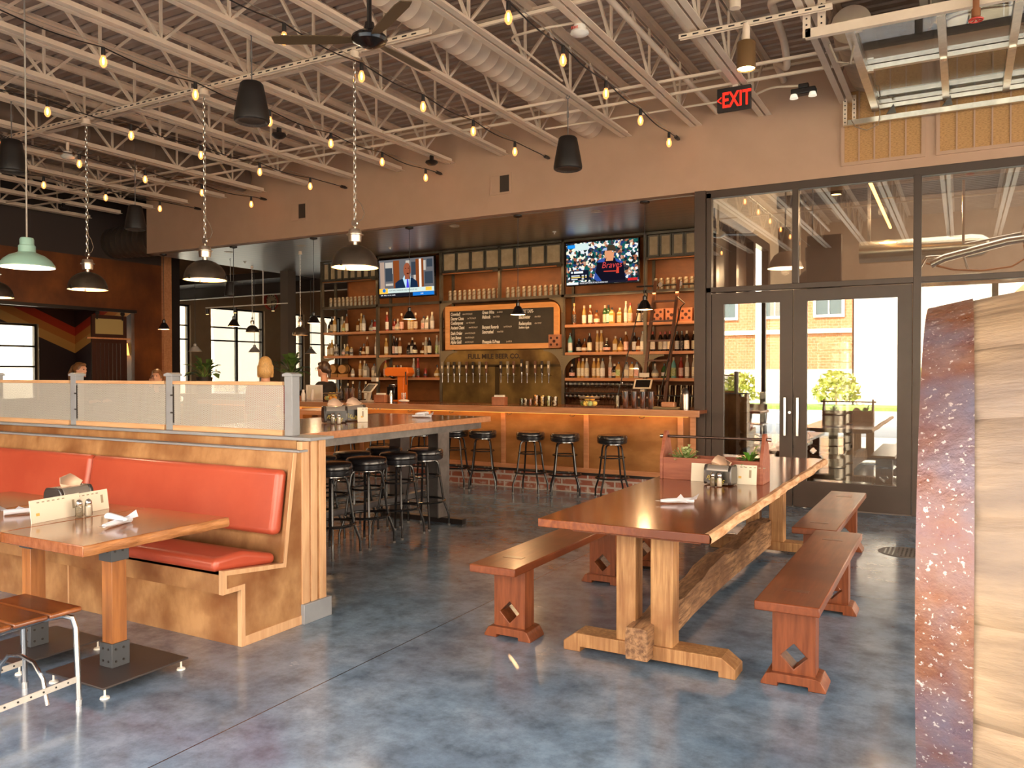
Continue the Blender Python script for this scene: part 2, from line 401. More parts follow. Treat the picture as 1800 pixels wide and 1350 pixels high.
def chevron_mat():
    m = mat('chevron_paint', (.1, .1, .1), rough=.5); nt, b = nodes_of(m)
    tc = nt.nodes.new('ShaderNodeTexCoord'); sp = nt.nodes.new('ShaderNodeSeparateXYZ'); nt.links.new(tc.outputs['Object'], sp.inputs[0])
    # height above a line that falls towards the corner along both walls: z - |distance from the corner| * slope
    def mt(op, a, bb):
        n = nt.nodes.new('ShaderNodeMath'); n.operation = op
        for i, v in enumerate((a, bb)):
            if isinstance(v, (int, float)): n.inputs[i].default_value = v
            else: nt.links.new(v, n.inputs[i])
        return n.outputs[0]
    dx = mt('MULTIPLY', mt('SUBTRACT', sp.outputs['X'], XE), .42); dy = mt('MULTIPLY', mt('SUBTRACT', 11.4, sp.outputs['Y']), .42)
    h = mt('SUBTRACT', sp.outputs['Z'], mt('ADD', dx, dy)); f = mt('DIVIDE', mt('SUBTRACT', h, 1.0), 2.0)
    cr = nt.nodes.new('ShaderNodeValToRGB'); cr.color_ramp.interpolation = 'CONSTANT'
    stops = [(0, (.035, .018, .022)), (.475, (.70, .36, .10)), (.58, (.62, .22, .05)), (.675, (.50, .04, .015)), (.77, (.045, .015, .012))]
    e = cr.color_ramp.elements
    e[0].position = 0; e[0].color = (*stops[0][1], 1); e[1].position = stops[1][0]; e[1].color = (*stops[1][1], 1)
    for p, c in stops[2:]:
        q = e.new(p); q.color = (*c, 1)
    nt.links.new(f, cr.inputs[0]); nt.links.new(cr.outputs[0], b.inputs['Base Color'])
    return m
chev = chevron_mat()
m = MB(); m.box(XE+.001, XE+.012, -1.3, 9.0, 0, 2.95).box(XE+.001, XE+.012, 9.0, 10.55, 0, .9).box(XE+.001, XE+.012, 9.0, 10.55, 2.6, 2.95).box(XE+.001, XE+.012, 10.55, 11.4, 0, 2.95)
m.box(XE, -14.9, 11.385, 11.4, 0, 2.95)
struct('wall_lounge', m, chev)

# corrugated sliding door of the small room
d = MB(); d.rframe(9.62, 10.36, 0.05, 2.18, .09, -14.70, -14.66, 'yz')
for k in range(7): d.box(-14.69, -14.665, 9.72+k*.085, 9.72+k*.085+.07, .1, 2.12)
dr = struct('door_1', d, mat('dark_door_wood', (.045, .012, .006), rough=.4))
MB().rframe(9.62, 10.36, 2.20, 2.64, .07, -14.70, -14.66, 'yz').build('transom_frame', MATS['dark_door_wood'], dr)
MB().box(-14.685, -14.675, 9.68, 10.30, 2.26, 2.58).build('transom_pane', mat('frosted_amber', (.42, .30, .12), rough=.3), dr)
for y in (9.72, 10.26): MB().lathe([(.0, 0), (.045, 0), (.045, .02), (0, .02)], 14, (-14.655, y, 2.68), 'x').box(-14.655, -14.64, y-.012, y+.012, 2.55, 2.70).build('roller', dark_m, dr)
MB().box(-14.66, -14.62, 9.5, 10.42, 2.17, 2.20).build('rail', fir_bar, dr)

# steel column by the bar soffit
struct('trim_4', MB().box(-12.40, -12.18, 12.30, 12.52, 0, 3.62), mat('column_paint', (.12, .095, .08), rough=.5))
# big dark ducts high on the left
def duct(name, label, p0, p1, r, m, loc=(0, 0, 0)):
    mb = MB(); p0 = Vector(p0); p1 = Vector(p1); L = (p1-p0).length; n = max(2, int(L/.16)); pts = []; rs = []
    for i in range(n+1):
        q = p0.lerp(p1, i/n); pts.append(q); rs.append(r)
        if i < n: pts.append(p0.lerp(p1, (i+.06)/n)); rs.append(r+.004); pts.append(p0.lerp(p1, (i+.12)/n)); rs.append(r)
    mb.tube(pts, rs, 32)
    o = mb.build(name, m, None, 0, 30, merge=False)
    return tag(o, label, 'duct')
duct('air_duct', 'wide dark round duct hanging above the plywood partition, left of the header wall', (-17.8, 10.0, 4.12), (-12.75, 10.0, 4.0), .30, mat('dark_duct', (.075, .055, .042), rough=.35))
duct('air_duct', 'pale painted spiral duct between joists, ending at the header wall', (-4.1, 1.0, 4.66), (-4.1, 9.36, 4.62), .17, joist_m)
duct('air_duct', 'round duct end beside the overhead glass door, left of its frame', (-.9, 7.9, 4.66), (-.9, 9.36, 4.66), .17, joist_m)
duct('air_duct', 'wide round duct crossing above the overhead glass door', (-1.0, 6.3, 4.7), (4.5, 6.3, 4.7), .2, joist_m)
duct('air_duct', 'brown duct running between the far-left joists', (-10.25, 3.0, 4.68), (-10.25, 9.36, 4.66), .2, mat('brown_duct', (.22, .15, .11), rough=.4))

# ------------------------------------------------------------------ joists
JX = [1.5, .63, -.24, -1.1, -1.96, -2.75, -3.62, -4.5, -5.34, -6.2, -7.06, -7.95, -8.85, -9.8, -10.7, -11.6, -12.5, -13.4, -14.3]
def make_joist():
    t = thing('ceiling_joist', '', 'joist', (0, 0, 0), 0, 'open-web steel joists under the roof deck')
    y0, y1 = -1.25, 9.36; a = MB()
    for s in (-1, 1): a.box(min(s*.012, s*.072), max(s*.012, s*.072), y0, y1, 4.40, 4.408); a.box(min(s*.012, s*.020), max(s*.012, s*.020), y0, y1, 4.408, 4.465)
    a.build('bottom_chord', joist_m, t)
    a = MB()
    for s in (-1, 1): a.box(min(s*.012, s*.072), max(s*.012, s*.072), y0, y1, 4.990, 4.998); a.box(min(s*.012, s*.020), max(s*.012, s*.020), y0, y1, 4.93, 4.99)
    a.build('top_chord', joist_m, t)
    w = MB(); y = y1-.12; 
    while y-1.16 > y0:
        w.bar((0, y, 4.95), (0, y-.5, 4.44), .024); w.bar((0, y-.5, 4.44), (0, y-.5, 4.95), .022); w.bar((0, y-.5, 4.44), (0, y-1.0, 4.95), .024)
        y -= 1.0
    w.build('web', joist_m, t)
    return t
jo = make_joist()
for i, x in enumerate(JX):
    if i == 0: n = 'joist nearest the right wall, above the overhead glass door'
    elif i == 1: n = 'second joist from the right wall, above the overhead glass door'
    elif i == 2: n = 'third joist from the right wall, above the overhead glass door'
    elif i == 3: n = 'joist along the left edge of the overhead glass door frame'
    elif i == 4: n = 'joist whose end meets the header wall right under the EXIT sign'
    elif i == 5: n = 'joist just right of the rightmost bulb string'
    elif i == 6: n = 'joist just left of the rightmost bulb string, right of spiral duct'
    elif i == 7: n = 'joist just left of the pale spiral duct'
    else:
        k = (i-8)
        n = '%s joist left of the pale spiral duct' % (ORD[k+1])
    lab = 'painted steel '+n
    if i == 0: o = jo; o.location = (x, 0, 0); o['label'] = lab
    else: o = dup(jo, (x, 0, 0), lab)
# cross bridging rods
for i, (y, z) in enumerate([(8.23, 4.425), (7.84, 4.43), (5.82, 4.425), (9.3, 4.9), (6.85, 4.975), (3.4, 4.43), (4.5, 4.97)]):
    lab = ['nearest to header wall, lower of the pair', 'second rod out from the header wall', 'rod crossing the room above the long strut', 'rod tight against the header wall top',
           'high rod midway along the joists', 'low rod nearest the entrance', 'high rod near the entrance'][i]
    tag(MB().bar((-14.5, y, z), (4, y, z), .026).build('bridging_rod', joist_m), 'thin steel cross rod tying the joists, '+lab, 'rod', 'bridging rods between the joists')
# slotted strut that carries the chain pendants
def strut(x0, x1, y, z, label):
    m = MB().box(x0, x1, y-.021, y-.017, z-.02, z+.02).box(x0, x1, y+.017, y+.021, z-.02, z+.02).box(x0, x1, y-.021, y+.021, z+.017, z+.021)
    n = int((x1-x0)/.1)
    o = m.build('strut', joist_m); tag(o, label, 'strut')
    h = MB()
    for i in range(n): h.box(x0+i*.1+.02, x0+i*.1+.07, y-.0225, y-.0205, z-.006, z+.006)
    h.build('slot', dark_m, o)
strut(-13.5, -3.9, 5.585, 4.37, 'long slotted steel strut across the joists carrying the chain pendants')
strut(-2.12, -.9, 6.72, 4.36, 'short slotted steel strut carrying the brown can spotlight')

# ------------------------------------------------------------------ string lights
def make_string(x, ys, label, z=4.24):
    t = thing('string_light', label, 'string lights', (x, 0, z), 0, 'strings of filament bulbs hung along the joists')
    pts = []; y = 0.2; 
    MB().tube([(.004, .1, .034), (.004, 9.36, .034)], .0035, 6).build('wire', alu, t); m = MB()
    m2 = []; prev = None
    for yy in ys:
        if prev is not None:
            for k in range(1, 6): m2.append((.004, prev+(yy-prev)*k/6, .02-.035*math.sin(PI*k/6)))
        m2.append((.0, yy, .02)); prev = yy
    m2.append((0, 9.3, .03)); m.tube(m2, .006, 6); m.lathe([(0, 0), (.022, 0), (.022, .09), (.01, .13), (0, .13)], 10, (0, 9.22, .03), 'y')
    m.build('cable', dark_m, t)
    for i, yy in enumerate(ys):
        if i == 0:
            s = MB().lathe([(0, .02), (.016, .02), (.018, -.03), (.016, -.05), (0, -.05)], 12).build('socket', dark_m, t); s.location = (0, yy, 0); s0 = s
            b0 = MB().lathe([(.014, -.045), (.018, -.06), (.028, -.085), (.031, -.105), (.026, -.13), (.012, -.148), (0, -.152)], 14, caps=False).build('bulb', bulb_m, s)
            f0 = MB().lathe([(0, -.06), (.008, -.07), (.011, -.1), (.006, -.125), (0, -.13)], 8).build('filament', glow, None); f0.parent = s0
        else:
            s = s0.copy(); COL.objects.link(s); s.location = (0, yy, 0)
            b = b0.copy(); COL.objects.link(b); b.parent = s
            f = f0.copy(); COL.objects.link(f); f.parent = s
def bulb_mat():
    m = bpy.data.materials.new('amber_bulb'); m.use_nodes = True; nt = m.node_tree; nt.nodes.clear()
    out = nt.nodes.new('ShaderNodeOutputMaterial'); a = nt.nodes.new('ShaderNodeAddShader')
    tr = nt.nodes.new('ShaderNodeBsdfTransparent'); tr.inputs[0].default_value = (.95, .6, .3, 1)
    e = nt.nodes.new('ShaderNodeEmission'); e.inputs[0].default_value = (1, .42, .14, 1); e.inputs[1].default_value = .9
    nt.links.new(tr.outputs[0], a.inputs[0]); nt.links.new(e.outputs[0], a.inputs[1]); nt.links.new(a.outputs[0], out.inputs[0])
    m.cycles.emission_sampling = 'NONE'
    return m
bulb_m = bulb_mat()
for x, last, lab in [(-2.95, 8.97, 'rightmost string of glowing filament bulbs, between EXIT sign and spiral duct'),
                     (-4.67, 9.2-.0, 'second bulb string from the right, ending by the hanging speaker nearest the televisions'),
                     (-6.34, 8.96, 'third bulb string from the right, crossing in front of the largest chain pendant'),
                     (-8.05, 8.57, 'fourth bulb string from the right, ending beside the left wall vent'),
                     (-9.71, 9.03, 'fifth bulb string from the right, behind the mint green pendant'),
                     (-11.24, 8.55, 'leftmost string of glowing filament bulbs, deep in the dark corner')]:
    if x == -4.67: last = 8.43
    ys = [last-.935*k for k in range(9)][::-1]
    make_string(x, ys, lab)
    
# ------------------------------------------------------------------ pendants
dome_in = mat('lamp_inside', (.82, .66, .42), rough=.4)
def chain_mb(L, m=None):
    m = m or MB(); n = int(L/.042)
    for i in range(n):
        z = .04+i*.042; pts = []
        for k in range(10):
            q = 2*PI*k/10; a = .012*math.cos(q); b = .029*math.sin(q)
            pts.append((a, 0, z+b) if i % 2 else (0, a, z+b))
        m.tube(pts, .0042, 5, closed=True)
    return m
def make_dome():
    t = thing('chain_pendant', '', 'pendant lamp', (0, 0, 0), 0, 'black dome pendants on chains over the high tables')
    R = .205
    prof = [(R+.008, 0), (R+.008, .008), (R, .012)]+[(R*math.cos(a), .012+.19*math.sin(a)) for a in [i*PI/2/9 for i in range(1, 9)]]+[(.035, .2), (0, .203)]
    inner = [(p[0]-.006, p[1]-.004) for p in prof[::-1][1:-2]]+[(R, 0)]
    MB().lathe(prof, 40, caps=False).build('shade', mat('gunmetal', (.06, .045, .035), rough=.3, metal=.6, c2=(.09, .07, .055), scale=6), t)
    MB().lathe([(q[0], q[1]) for q in inner], 40, caps=False).build('reflector', dome_in, t)
    for a in (0.6, 2.7, 4.8): MB().box(R*math.cos(a)-.008, R*math.cos(a)+.008, R*math.sin(a)-.008, R*math.sin(a)+.008, -.005, .04).build('clip', dark_m, t)
    MB().lathe([(.022, .2), (.022, .225), (.055, .228), (.058, .25), (.06, .285), (.075, .288), (.075, .296), (.06, .30), (.057, .325), (.05, .34), (0, .345)], 28).build('socket', alu, t)
    MB().tube([(0, 0, .34), (0, 0, .37)], .008, 8).lathe([(0, -.012), (.03, -.012), (.034, 0), (.03, .012), (0, .012)], 18, (0, 0, .395), 'y').build('pulley', alu, t)
    c = chain_mb(1.46); c.xform(Matrix.Translation((0, 0, .40))); c.build('chain', alu, t, merge=False)
    MB().tube([(.0, 0, .395), (.08, 0, .42), (.11, 0, .47), (.075, 0, .55), (.03, 0, .60), (.008, 0, .66), (.006, .01, 1.2), (.006, 0, 1.83)], .004, 6).build('cord', mat('cord', (.20, .14, .10), rough=.6), t)
    MB().lathe([(0, 1.92), (.03, 1.92), (.045, 1.905), (.045, 1.86), (.055, 1.855), (.055, 1.845), (.02, 1.84), (0, 1.838)], 24).build('canopy', joist_m, t)
    MB().ball((0, 0, .12), .035, 14, 10).build('bulb', glow, t)
    return t
dz = 2.447
d0 = make_dome(); d0.location = (-4.72, 5.585, dz); d0['label'] = 'black dome pendant on a chain, nearest the bar and over the high table'
dup(d0, (-6.66, 5.585, dz), 'black dome pendant on a chain hanging in front of the far windows')
dup(d0, (-8.58, 5.585, dz), 'black dome pendant on a chain just right of the mint green pendant')
dup(d0, (-10.45, 5.585, dz), 'black dome pendant half hidden behind the mint green pendant')
for p in ((-4.72, 5.585), (-6.66, 5.585), (-8.58, 5.585), (-10.45, 5.585)): point('pendant_light', (p[0], p[1], dz+.04), 14, (1, .62, .30), .05)
# smaller dome pendants far back
dup(d0, (-12.25, 11.4, 2.31), 'small dark dome pendant seen against the two-part far window', sc_=(.6, .6, .68))
dup(d0, (-10.05, 10.44, 2.16), 'dark dome pendant seen just right of the steel column', sc_=(.65, .65, .76))

def make_mint():
    t = thing('enamel_pendant', 'mint green enamel pendant with white inside hanging above the booth', 'pendant lamp', (-6.93, 3.97, 2.42))
    prof = [(.212, -.01), (.214, 0), (.205, .018), (.18, .055), (.135, .09), (.09, .108), (.068, .118), (.066, .125), (.066, .17), (.062, .175), (.06, .178), (.055, .18), (.055, .225), (.048, .24), (0, .243)]
    MB().lathe(prof, 40, caps=False).build('shade', mat('mint_enamel', (.30, .50, .42), rough=.3, coat=.4), t)
    MB().lathe([(.0, .10), (.08, .10), (.13, .08), (.172, .048), (.197, .012), (.205, -.008), (.212, -.01)], 40, caps=False).build('reflector', mat('white_enamel', (.9, .84, .78), rough=.3, emit=(1, .80, .62), es=.8), t)
    MB().ball((0, 0, .04), .04, 14, 10).build('bulb', glow, t)
    MB().tube([(0, 0, .24), (0, 0, 2.55)], .007, 8).build('cord', mat('pale_cord', (.42, .36, .30), rough=.5), t)
    point('pendant_light', (-6.93, 3.97, 2.36), 16, (1, .72, .45), .05)
make_mint()

def make_cone(L=1.30):
    t = thing('bar_pendant', '', 'pendant lamp', (0, 0, 0), 0, 'small black cone pendants over the bar')
    MB().lathe([(.105, 0), (.105, .006), (.095, .012), (.07, .06), (.048, .10), (.03, .118), (.026, .12), (.026, .16), (.015, .175), (0, .178)], 28, caps=False).build('shade', black_m, t)
    MB().lathe([(.1, .004), (.066, .055), (.03, .1), (0, .1)], 28, caps=False).build('reflector', dome_in, t)
    MB().ball((0, 0, .045), .032, 12, 8).build('bulb', glow, t)
    MB().tube([(0, 0, .17), (0, 0, L)], .004, 6).build('cord', dark_m, t)
    MB().lathe([(0, L+.035), (.06, L+.035), (.06, L+.015), (.012, L), (0, L)], 20).build('canopy', dark_m, t)
    return t
c0 = make_cone()
cone_spots = [(-3.44, 'rightmost, in front of the rolling ladder'), (-5.23, 'in front of the chalkboard menu'), (-7.03, 'in front of the left television shelves'),
              (-8.88, 'beside the left end of the bottle shelves'), (-10.66, 'in front of the two-part far window'), (-12.43, 'beside the stained plywood partition')]
for i, (x, s) in enumerate(cone_spots):
    lab = 'small black cone pendant over the bar, '+s
    if i == 0: o = c0; o.location = (x, 9.52, 2.285); o['label'] = lab
    else: dup(c0, (x, 9.52, 2.285), lab)
    point('pendant_light', (x, 9.52, 2.262), 30 if x > -6 else 18, (1, .58, .26), .04)
# small grey shades far away near the windows
g0 = make_cone(3.37); g0.location = (-13.3, 10.9, 1.93); g0.scale = (1.25, 1.25, .9); g0['label'] = 'small grey shade hanging above the potted plant'
g0['group'] = 'small grey shades near the far windows'
for ch in g0.children:
    if ch.name.startswith('shade'): ch.data = ch.data.copy(); ch.data.materials[0] = mat('grey_shade', (.30, .29, .29), rough=.4)
dup(g0, (-13.05, 12.2, 1.94), 'small grey shade hanging in front of the right half of the far window')
dup(g0, (-12.78, 13.6, 1.93), 'small grey shade hanging just right of the steel column')

# ------------------------------------------------------------------ hanging speakers
def make_speaker():
    t = thing('hanging_speaker', '', 'speaker', (0, 0, 0), 0, 'black pendant speakers hung from the joists')
    MB().lathe([(0, .17), (.05, .17), (.075, .165), (.088, .15), (.105, .06), (.125, -.05), (.137, -.13), (.135, -.15), (.128, -.158)], 32, caps=False).build('housing', mat('speaker_black', (.012, .009, .008), rough=.5), t)
    MB().lathe([(.128, -.158), (.118, -.162), (.10, -.145), (0, -.14)], 32, caps=False).build('grille', mat('speaker_grille', (.10, .075, .06), (.03, .02, .018), 120, rough=.5), t)
    MB().tube([(0, 0, .05), (0, 0, .55)], .005, 6).ring((0, 0, .565), .018, .004, 14, 6, 'y').tube([(0, 0, .36), (0, 0, .42)], .010, 8).build('cable', steel_m, t)
    return t
s0 = make_speaker(); s0.location = (-5.34, 4.98, 3.83); s0.scale = (1.1, 1.1, 1.05); s0['label'] = 'large black hanging speaker between the two nearest chain pendants'
dup(s0, (-3.62, 7.68, 3.80), 'black hanging speaker in front of the header wall, right of the wall vent')
dup(s0, (-8.85, 4.92, 3.82), 'black hanging speaker at the left edge above the mint pendant')
q = dup(s0, (-9.8, 7.07, 3.61), 'small black hanging speaker farthest back, in front of the header wall end'); q.scale = (1, 1, 1)
for ch in q.children:
    if ch.name.startswith('cable'): ch.scale.z = 1.4
q = dup(s0, (-11.11, 9.85, 2.96), 'tiny black speaker hanging above the two-part far window'); q.scale = (.75, .75, .75)
for ch in q.children:
    if ch.name.startswith('cable'): ch.scale.z = 1.22

# ------------------------------------------------------------------ ceiling fan
t = thing('ceiling_fan', 'black ceiling fan with long blades below the joists, top centre', 'fan', (-3.77, 4.63, 3.93))
MB().tube([(0, 0, .05), (0, 0, 1.07)], .018, 10).build('downrod', black_m, t)
MB().lathe([(0, .12), (.035, .12), (.045, .06), (.09, .045), (.125, .02), (.13, 0), (.12, -.02), (.06, -.05), (.03, -.06), (0, -.062)], 32).build('motor', black_m, t)
for k in range(3):
    a = math.radians(89+120*k); m = MB(); m.prism([(.12, -.03), (.24, -.05), (.62, -.055), (.70, -.04), (.70, .04), (.62, .055), (.24, .05), (.12, .03)], -.004, .004, 'xy')
    m.xform(Matrix.Rotation(a, 4, 'Z') @ Matrix.Rotation(math.radians(10), 4, 'X')); m.build('blade', mat('fan_blade', (.10, .065, .035), rough=.4), t)

# ------------------------------------------------------------------ detectors, exit sign, spot light, vents
def detector(x, y, z, label, red=False, up=.09):
    t = thing('smoke_detector', label, 'detector', (x, y, z))
    MB().lathe([(0, .05), (.05, .05), (.055, .01), (.075, .0), (.078, -.015), (.06, -.03), (.03, -.04), (0, -.042)], 28).build('housing', white_m, t)
    MB().lathe([(0, up), (.02, up), (.02, .04), (0, .04)], 12).build('mount', joist_m, t)
    if red: text('FIRE', .035, (-.045, -.07, .0), mat('red_letters', (.7, .06, .03), rough=.5), t)
detector(-2.8, 6.17, 4.35, 'white fire detector with red FIRE letters under a joist', True)
detector(-9.8, 6.13, 4.23, 'white round detector between the mint and the next chain pendant cable', up=.18)
def wallhung(name, lab, x, y, z, m):
    tag(MB().lathe([(0, .02), (.08, .02), (.085, .0), (.05, -.03), (0, -.04)], 20, (x, y, z)).box(x-.02, x+.02, y-.02, y+.02, z+.02, 4.41).build(name, m), lab, 'ceiling fixture')
wallhung('dome_camera', 'dark dome camera under the joists, far left in the shadow', -13.4, 8.3, 4.31, dark_m)
wallhung('dome_camera', 'dark dome camera high on the header wall, left of centre', -6.2, 8.9, 4.31, dark_m)
wallhung('dome_camera', 'dark dome fixture under joists by the second bulb string', -7.06, 7.0, 4.31, dark_m)

t = thing('exit_sign', 'black EXIT sign with glowing red letters and arrow on the header wall', 'exit sign', (-2.01, 8.19, 4.262)); t.scale = (.91, .91, .91)
MB().box(-.20, .17, .0, .05, -.13, .13).build('housing', dark_m, t, .006)
MB().box(-.03, .03, .01, .04, .13, .17).build('bracket', joist_m, t)
text('EXIT', .235, (-.145, -.003, -.085), emis('exit_red', (1, .03, .015), 1.3), t, sx=.66, depth=.003, bold=.02)
text('<', .16, (-.20, -.003, -.06), MATS['exit_red'], t, name='arrow', sx=.6, depth=.003)

t = thing('emergency_light', 'dark twin-head emergency lamp under the joist by the glass door', 'emergency light', (-1.42, 8.6, 4.34))
MB().box(-.12, .12, -.05, .05, -.02, .04).box(-.05, .05, -.03, .03, .04, .09).build('housing', dark_m, t, .01)
for s in (-1, 1): MB().lathe([(0, .02), (.03, .02), (.042, -.02), (.0, -.02)], 16, (s*.09, -.03, -.035)).build('lamp_head', mat('lamp_lens', (.8, .75, .65), rough=.2, emit=(1, .9, .7), es=.5), t)

t = thing('can_spotlight', 'brown cylinder spotlight glowing warm under the short strut', 'spotlight', (-1.56, 6.72, 4.10))
MB().lathe([(.072, -.11), (.076, -.11), (.076, .10), (.07, .11), (0, .11)], 32, caps=False).build('housing', mat('brown_can', (.22, .12, .05), rough=.4, metal=.4), t)
MB().lathe([(.07, -.10), (.0, -.085)], 32, caps=False).build('lens', emis('spot_lens', (1, .68, .32), 14, True), t)
MB().tube([(0, 0, .11), (0, 0, .26)], .03, 14).build('mount', joist_m, t)
t = thing('sprinkler_valve', 'copper pipe with red sprinkler hanging by the overhead glass door', 'sprinkler', (.07, 6.79, 4.05))
MB().tube([(0, 0, .10), (0, 0, .9)], .022, 12).lathe([(0, .1), (.03, .1), (.03, .04), (.02, .03), (0, .03)], 14).build('pipe', mat('copper', (.60, .28, .14), rough=.3, metal=.9), t)
m = MB().ring((0, 0, .02), .045, .006, 20, 6); 
for k in range(6): m.bar((0, 0, .03), (.045*math.cos(k*PI/3), .045*math.sin(k*PI/3), .018), .008)
m.build('head', mat('red_valve', (.6, .05, .03), rough=.4), t)

def vent(x, z, label):
    t = thing('wall_vent', label, 'vent', (x, 9.37, z))
    MB().rframe(-.165, .165, -.14, .14, .03, -.012, 0).build('frame', paint, t, .003)
    MB().box(-.135, .135, -.004, .0, -.11, .11).build('opening', mat('vent_dark', (.05, .032, .022), rough=.6), t)
    MB().box(-.135, -.01, -.009, -.004, -.11, .11).build('louvre', paint, t)
vent(-5.41, 4.03, 'square painted air vent on the header wall right of centre')
vent(-9.03, 4.02, 'square painted air vent on the header wall left of the chain pendant')

# acoustic panels let into the header wall
def acou_mat():
    m = mat('corrugated_amber_panel', (.52, .27, .095), rough=.45); nt, b = nodes_of(m)
    tc = nt.nodes.new('ShaderNodeTexCoord'); mp = nt.nodes.new('ShaderNodeMapping'); mp.inputs['Scale'].default_value = (40, 1, 170)
    n = nt.nodes.new('ShaderNodeTexNoise'); n.inputs['Scale'].default_value = 1.0; cr = nt.nodes.new('ShaderNodeValToRGB')
    cr.color_ramp.elements[0].position = .38; cr.color_ramp.elements[1].position = .55
    cr.color_ramp.elements[0].color = (.40, .20, .07, 1); cr.color_ramp.elements[1].color = (.56, .30, .115, 1)
    nt.links.new(tc.outputs['Object'], mp.inputs[0]); nt.links.new(mp.outputs[0], n.inputs['Vector']); nt.links.new(n.outputs['Fac'], cr.inputs[0]); nt.links.new(cr.outputs[0], b.inputs['Base Color'])
    return m
for i, (x0, x1) in enumerate([(-1.16, -.35), (-.25, 1.05), (1.15, 2.4)]):
    t = thing('amber_wall_panel', ['amber fluted panel in the header wall, left one, above the double door', 'amber fluted panel in the header wall, right of the door mullion', 'amber fluted panel in the header wall near the right wall'][i], 'wall panel', (0, 9.37, 0), 0, 'amber fluted panels above the glazing')
    MB().rframe(x0, x1, 3.73, 4.55, .035, -.02, 0).build('frame', paint, t)
    MB().box(x0+.03, x1-.03, -.006, -.001, 3.76, 4.52).build('panel', acou_mat(), t)
    m = MB(); n = 5 if i == 0 else 8; w = (x1-x0-.06)/n
    for k in range(1, n): m.box(x0+.03+k*w-.007, x0+.03+k*w+.007, -.016, -.004, 3.76, 4.52)
    m.build('batten', paint, t)

# ------------------------------------------------------------------ overhead sectional glass door (raised)
t = thing('overhead_door', 'raised sectional glass garage door hanging flat below the joists, top right', 'garage door', (0, 0, 4.25))
X0, X1, Y0, Y1 = -.84, 2.9, 6.93, 9.22
m = MB()
m.box(X0, X0+.07, Y0, Y1, -.02, .03)
for x in (-.16, .35, 1.2, 2.0): m.box(x-.03, x+.03, Y0, Y1, -.02, .03)
for y in (Y0, 7.97, Y1-.03): m.box(X0, X1, y-.025, y+.025, -.015, .025)
m.build('sash', alu, t)
MB().box(X0-.0, X1, Y0, Y1, .03, .045).build('pane', glass_mat('door_glass', (.80, .82, .80), .16, edge=.45), t)
MB().box(X0-.28, X1, Y0-.09, Y0-.085, -.05, .02).box(X0-.28, X1, Y0-.09, Y0-.04, -.055, -.05).build('track_angle', joist_m, t)
MB().box(X0-.24, X1, Y1-.02+.03, Y1+.035, -.12, -.07).box(X0-.28, X1, Y1, Y1+.05, -.125, -.12).build('torsion_bar', alu, t)
m = MB()
for x in (X0+.18, -.15, .8, 1.9): m.add([(x-.05, Y1, -.07), (x+.05, Y1, -.07), (x+.03, Y1-.1, .0), (x, Y1, .02)], [(0, 1, 2), (0, 2, 3), (1, 2, 3), (0, 1, 3)])
for x in (X0+.1, -.16, .35): m.box(x-.03, x+.03, Y0+.0, Y0+.07, -.03, -.015); m.box(x-.025, x+.025, 7.94, 8.0, -.03, -.015)
m.build('hinge', mat('zinc', (.78, .70, .58), rough=.25, metal=.9), t)
m = MB().box(X0-.30, X0-.24, Y0-.09, Y0-.085, -.05, .70).box(X0-.19, X0-.13, Y0-.07, Y0-.065, -.0, .70)
m.box(X0-.29, X0-.25, Y1+.05, Y1+.055, -.12, .2).box(X0-.2, X0-.16, Y1+.05, Y1+.055, -.12, .2)
hg = m.build('hanger_strap', joist_m, t)
m = MB()
for k in range(12):
    for xx, yy in ((X0-.27, Y0-.092), (X0-.16, Y0-.072)): m.lathe([(0, 0), (.008, 0), (.008, .004), (0, .004)], 8, (xx, yy, .0+.05*k), 'y')
for k in range(6):
    for xx in (X0-.27, X0-.18): m.lathe([(0, 0), (.007, 0), (.007, .003), (0, .003)], 8, (xx, Y1+.047, -.08+.045*k), 'y')
m.build('hole', dark_m, hg)
MB().tube([(X0-.2, Y1+.0, -.08), (X0-.16, Y1-.02, -.16), (X0-.05, Y1-.02, -.21), (X0+.06, Y1-.02, -.17), (X0+.08, Y1-.05, -.05), (X0+.06, Y1-.3, .05)], .005, 6).tube(
    [(X0-.15, 7.2, .0), (X0-.1, 7.3, -.12), (X0, 7.35, -.14), (X0+.03, 7.3, -.02), (X0-.02, 7.1, .12)], .010, 6).build('cable', mat('grey_cable', (.30, .22, .15), rough=.5), t)
# conduits at the upper right
def pipe(name, label, pts, r, m=joist_m):
    P = []
    for i, p in enumerate(pts):
        p = Vector(p)
        if 0 < i < len(pts)-1:
            a = Vector(pts[i-1]); b = Vector(pts[i+1]); k = min(.12, (p-a).length/2, (b-p).length/2)
            u = (a-p).normalized()*k; v = (b-p).normalized()*k
            for s in range(5): q = s/4; P.append(p+u*(1-q)**2+v*q*q)
        else: P.append(p)
    return tag(MB().tube(P, r, 14).build(name, m), label, 'pipe')
pipe('drain_pipe', 'thick painted pipe bending down beside the brown spotlight and back to the header wall', [(4, 6.95, 4.62), (-1.42, 6.95, 4.62), (-1.50, 8.0, 4.66), (-1.52, 8.3, 4.50), (-1.72, 8.7, 4.74), (-1.75, 9.3, 4.74)], .035)
pipe('drain_pipe', 'painted vertical pipe dropping to the brown spotlight strut', [(-1.62, 6.6, 4.98), (-1.62, 6.6, 4.45)], .045)
pipe('conduit', 'painted thin conduit beside the strut at upper right', [(4, 7.35, 4.66), (-1.15, 7.35, 4.66), (-1.15, 9.3, 4.55)], .022)
pipe('sprinkler_pipe', 'painted pipe running along the joist beside the spiral duct, right side', [(-2.5, .5, 4.52), (-2.5, 9.36, 4.52)], .028)
pipe('sprinkler_pipe', 'painted pipe running under the joist behind the EXIT sign', [(-2.30, .5, 4.76), (-2.30, 9.36, 4.76)], .03)
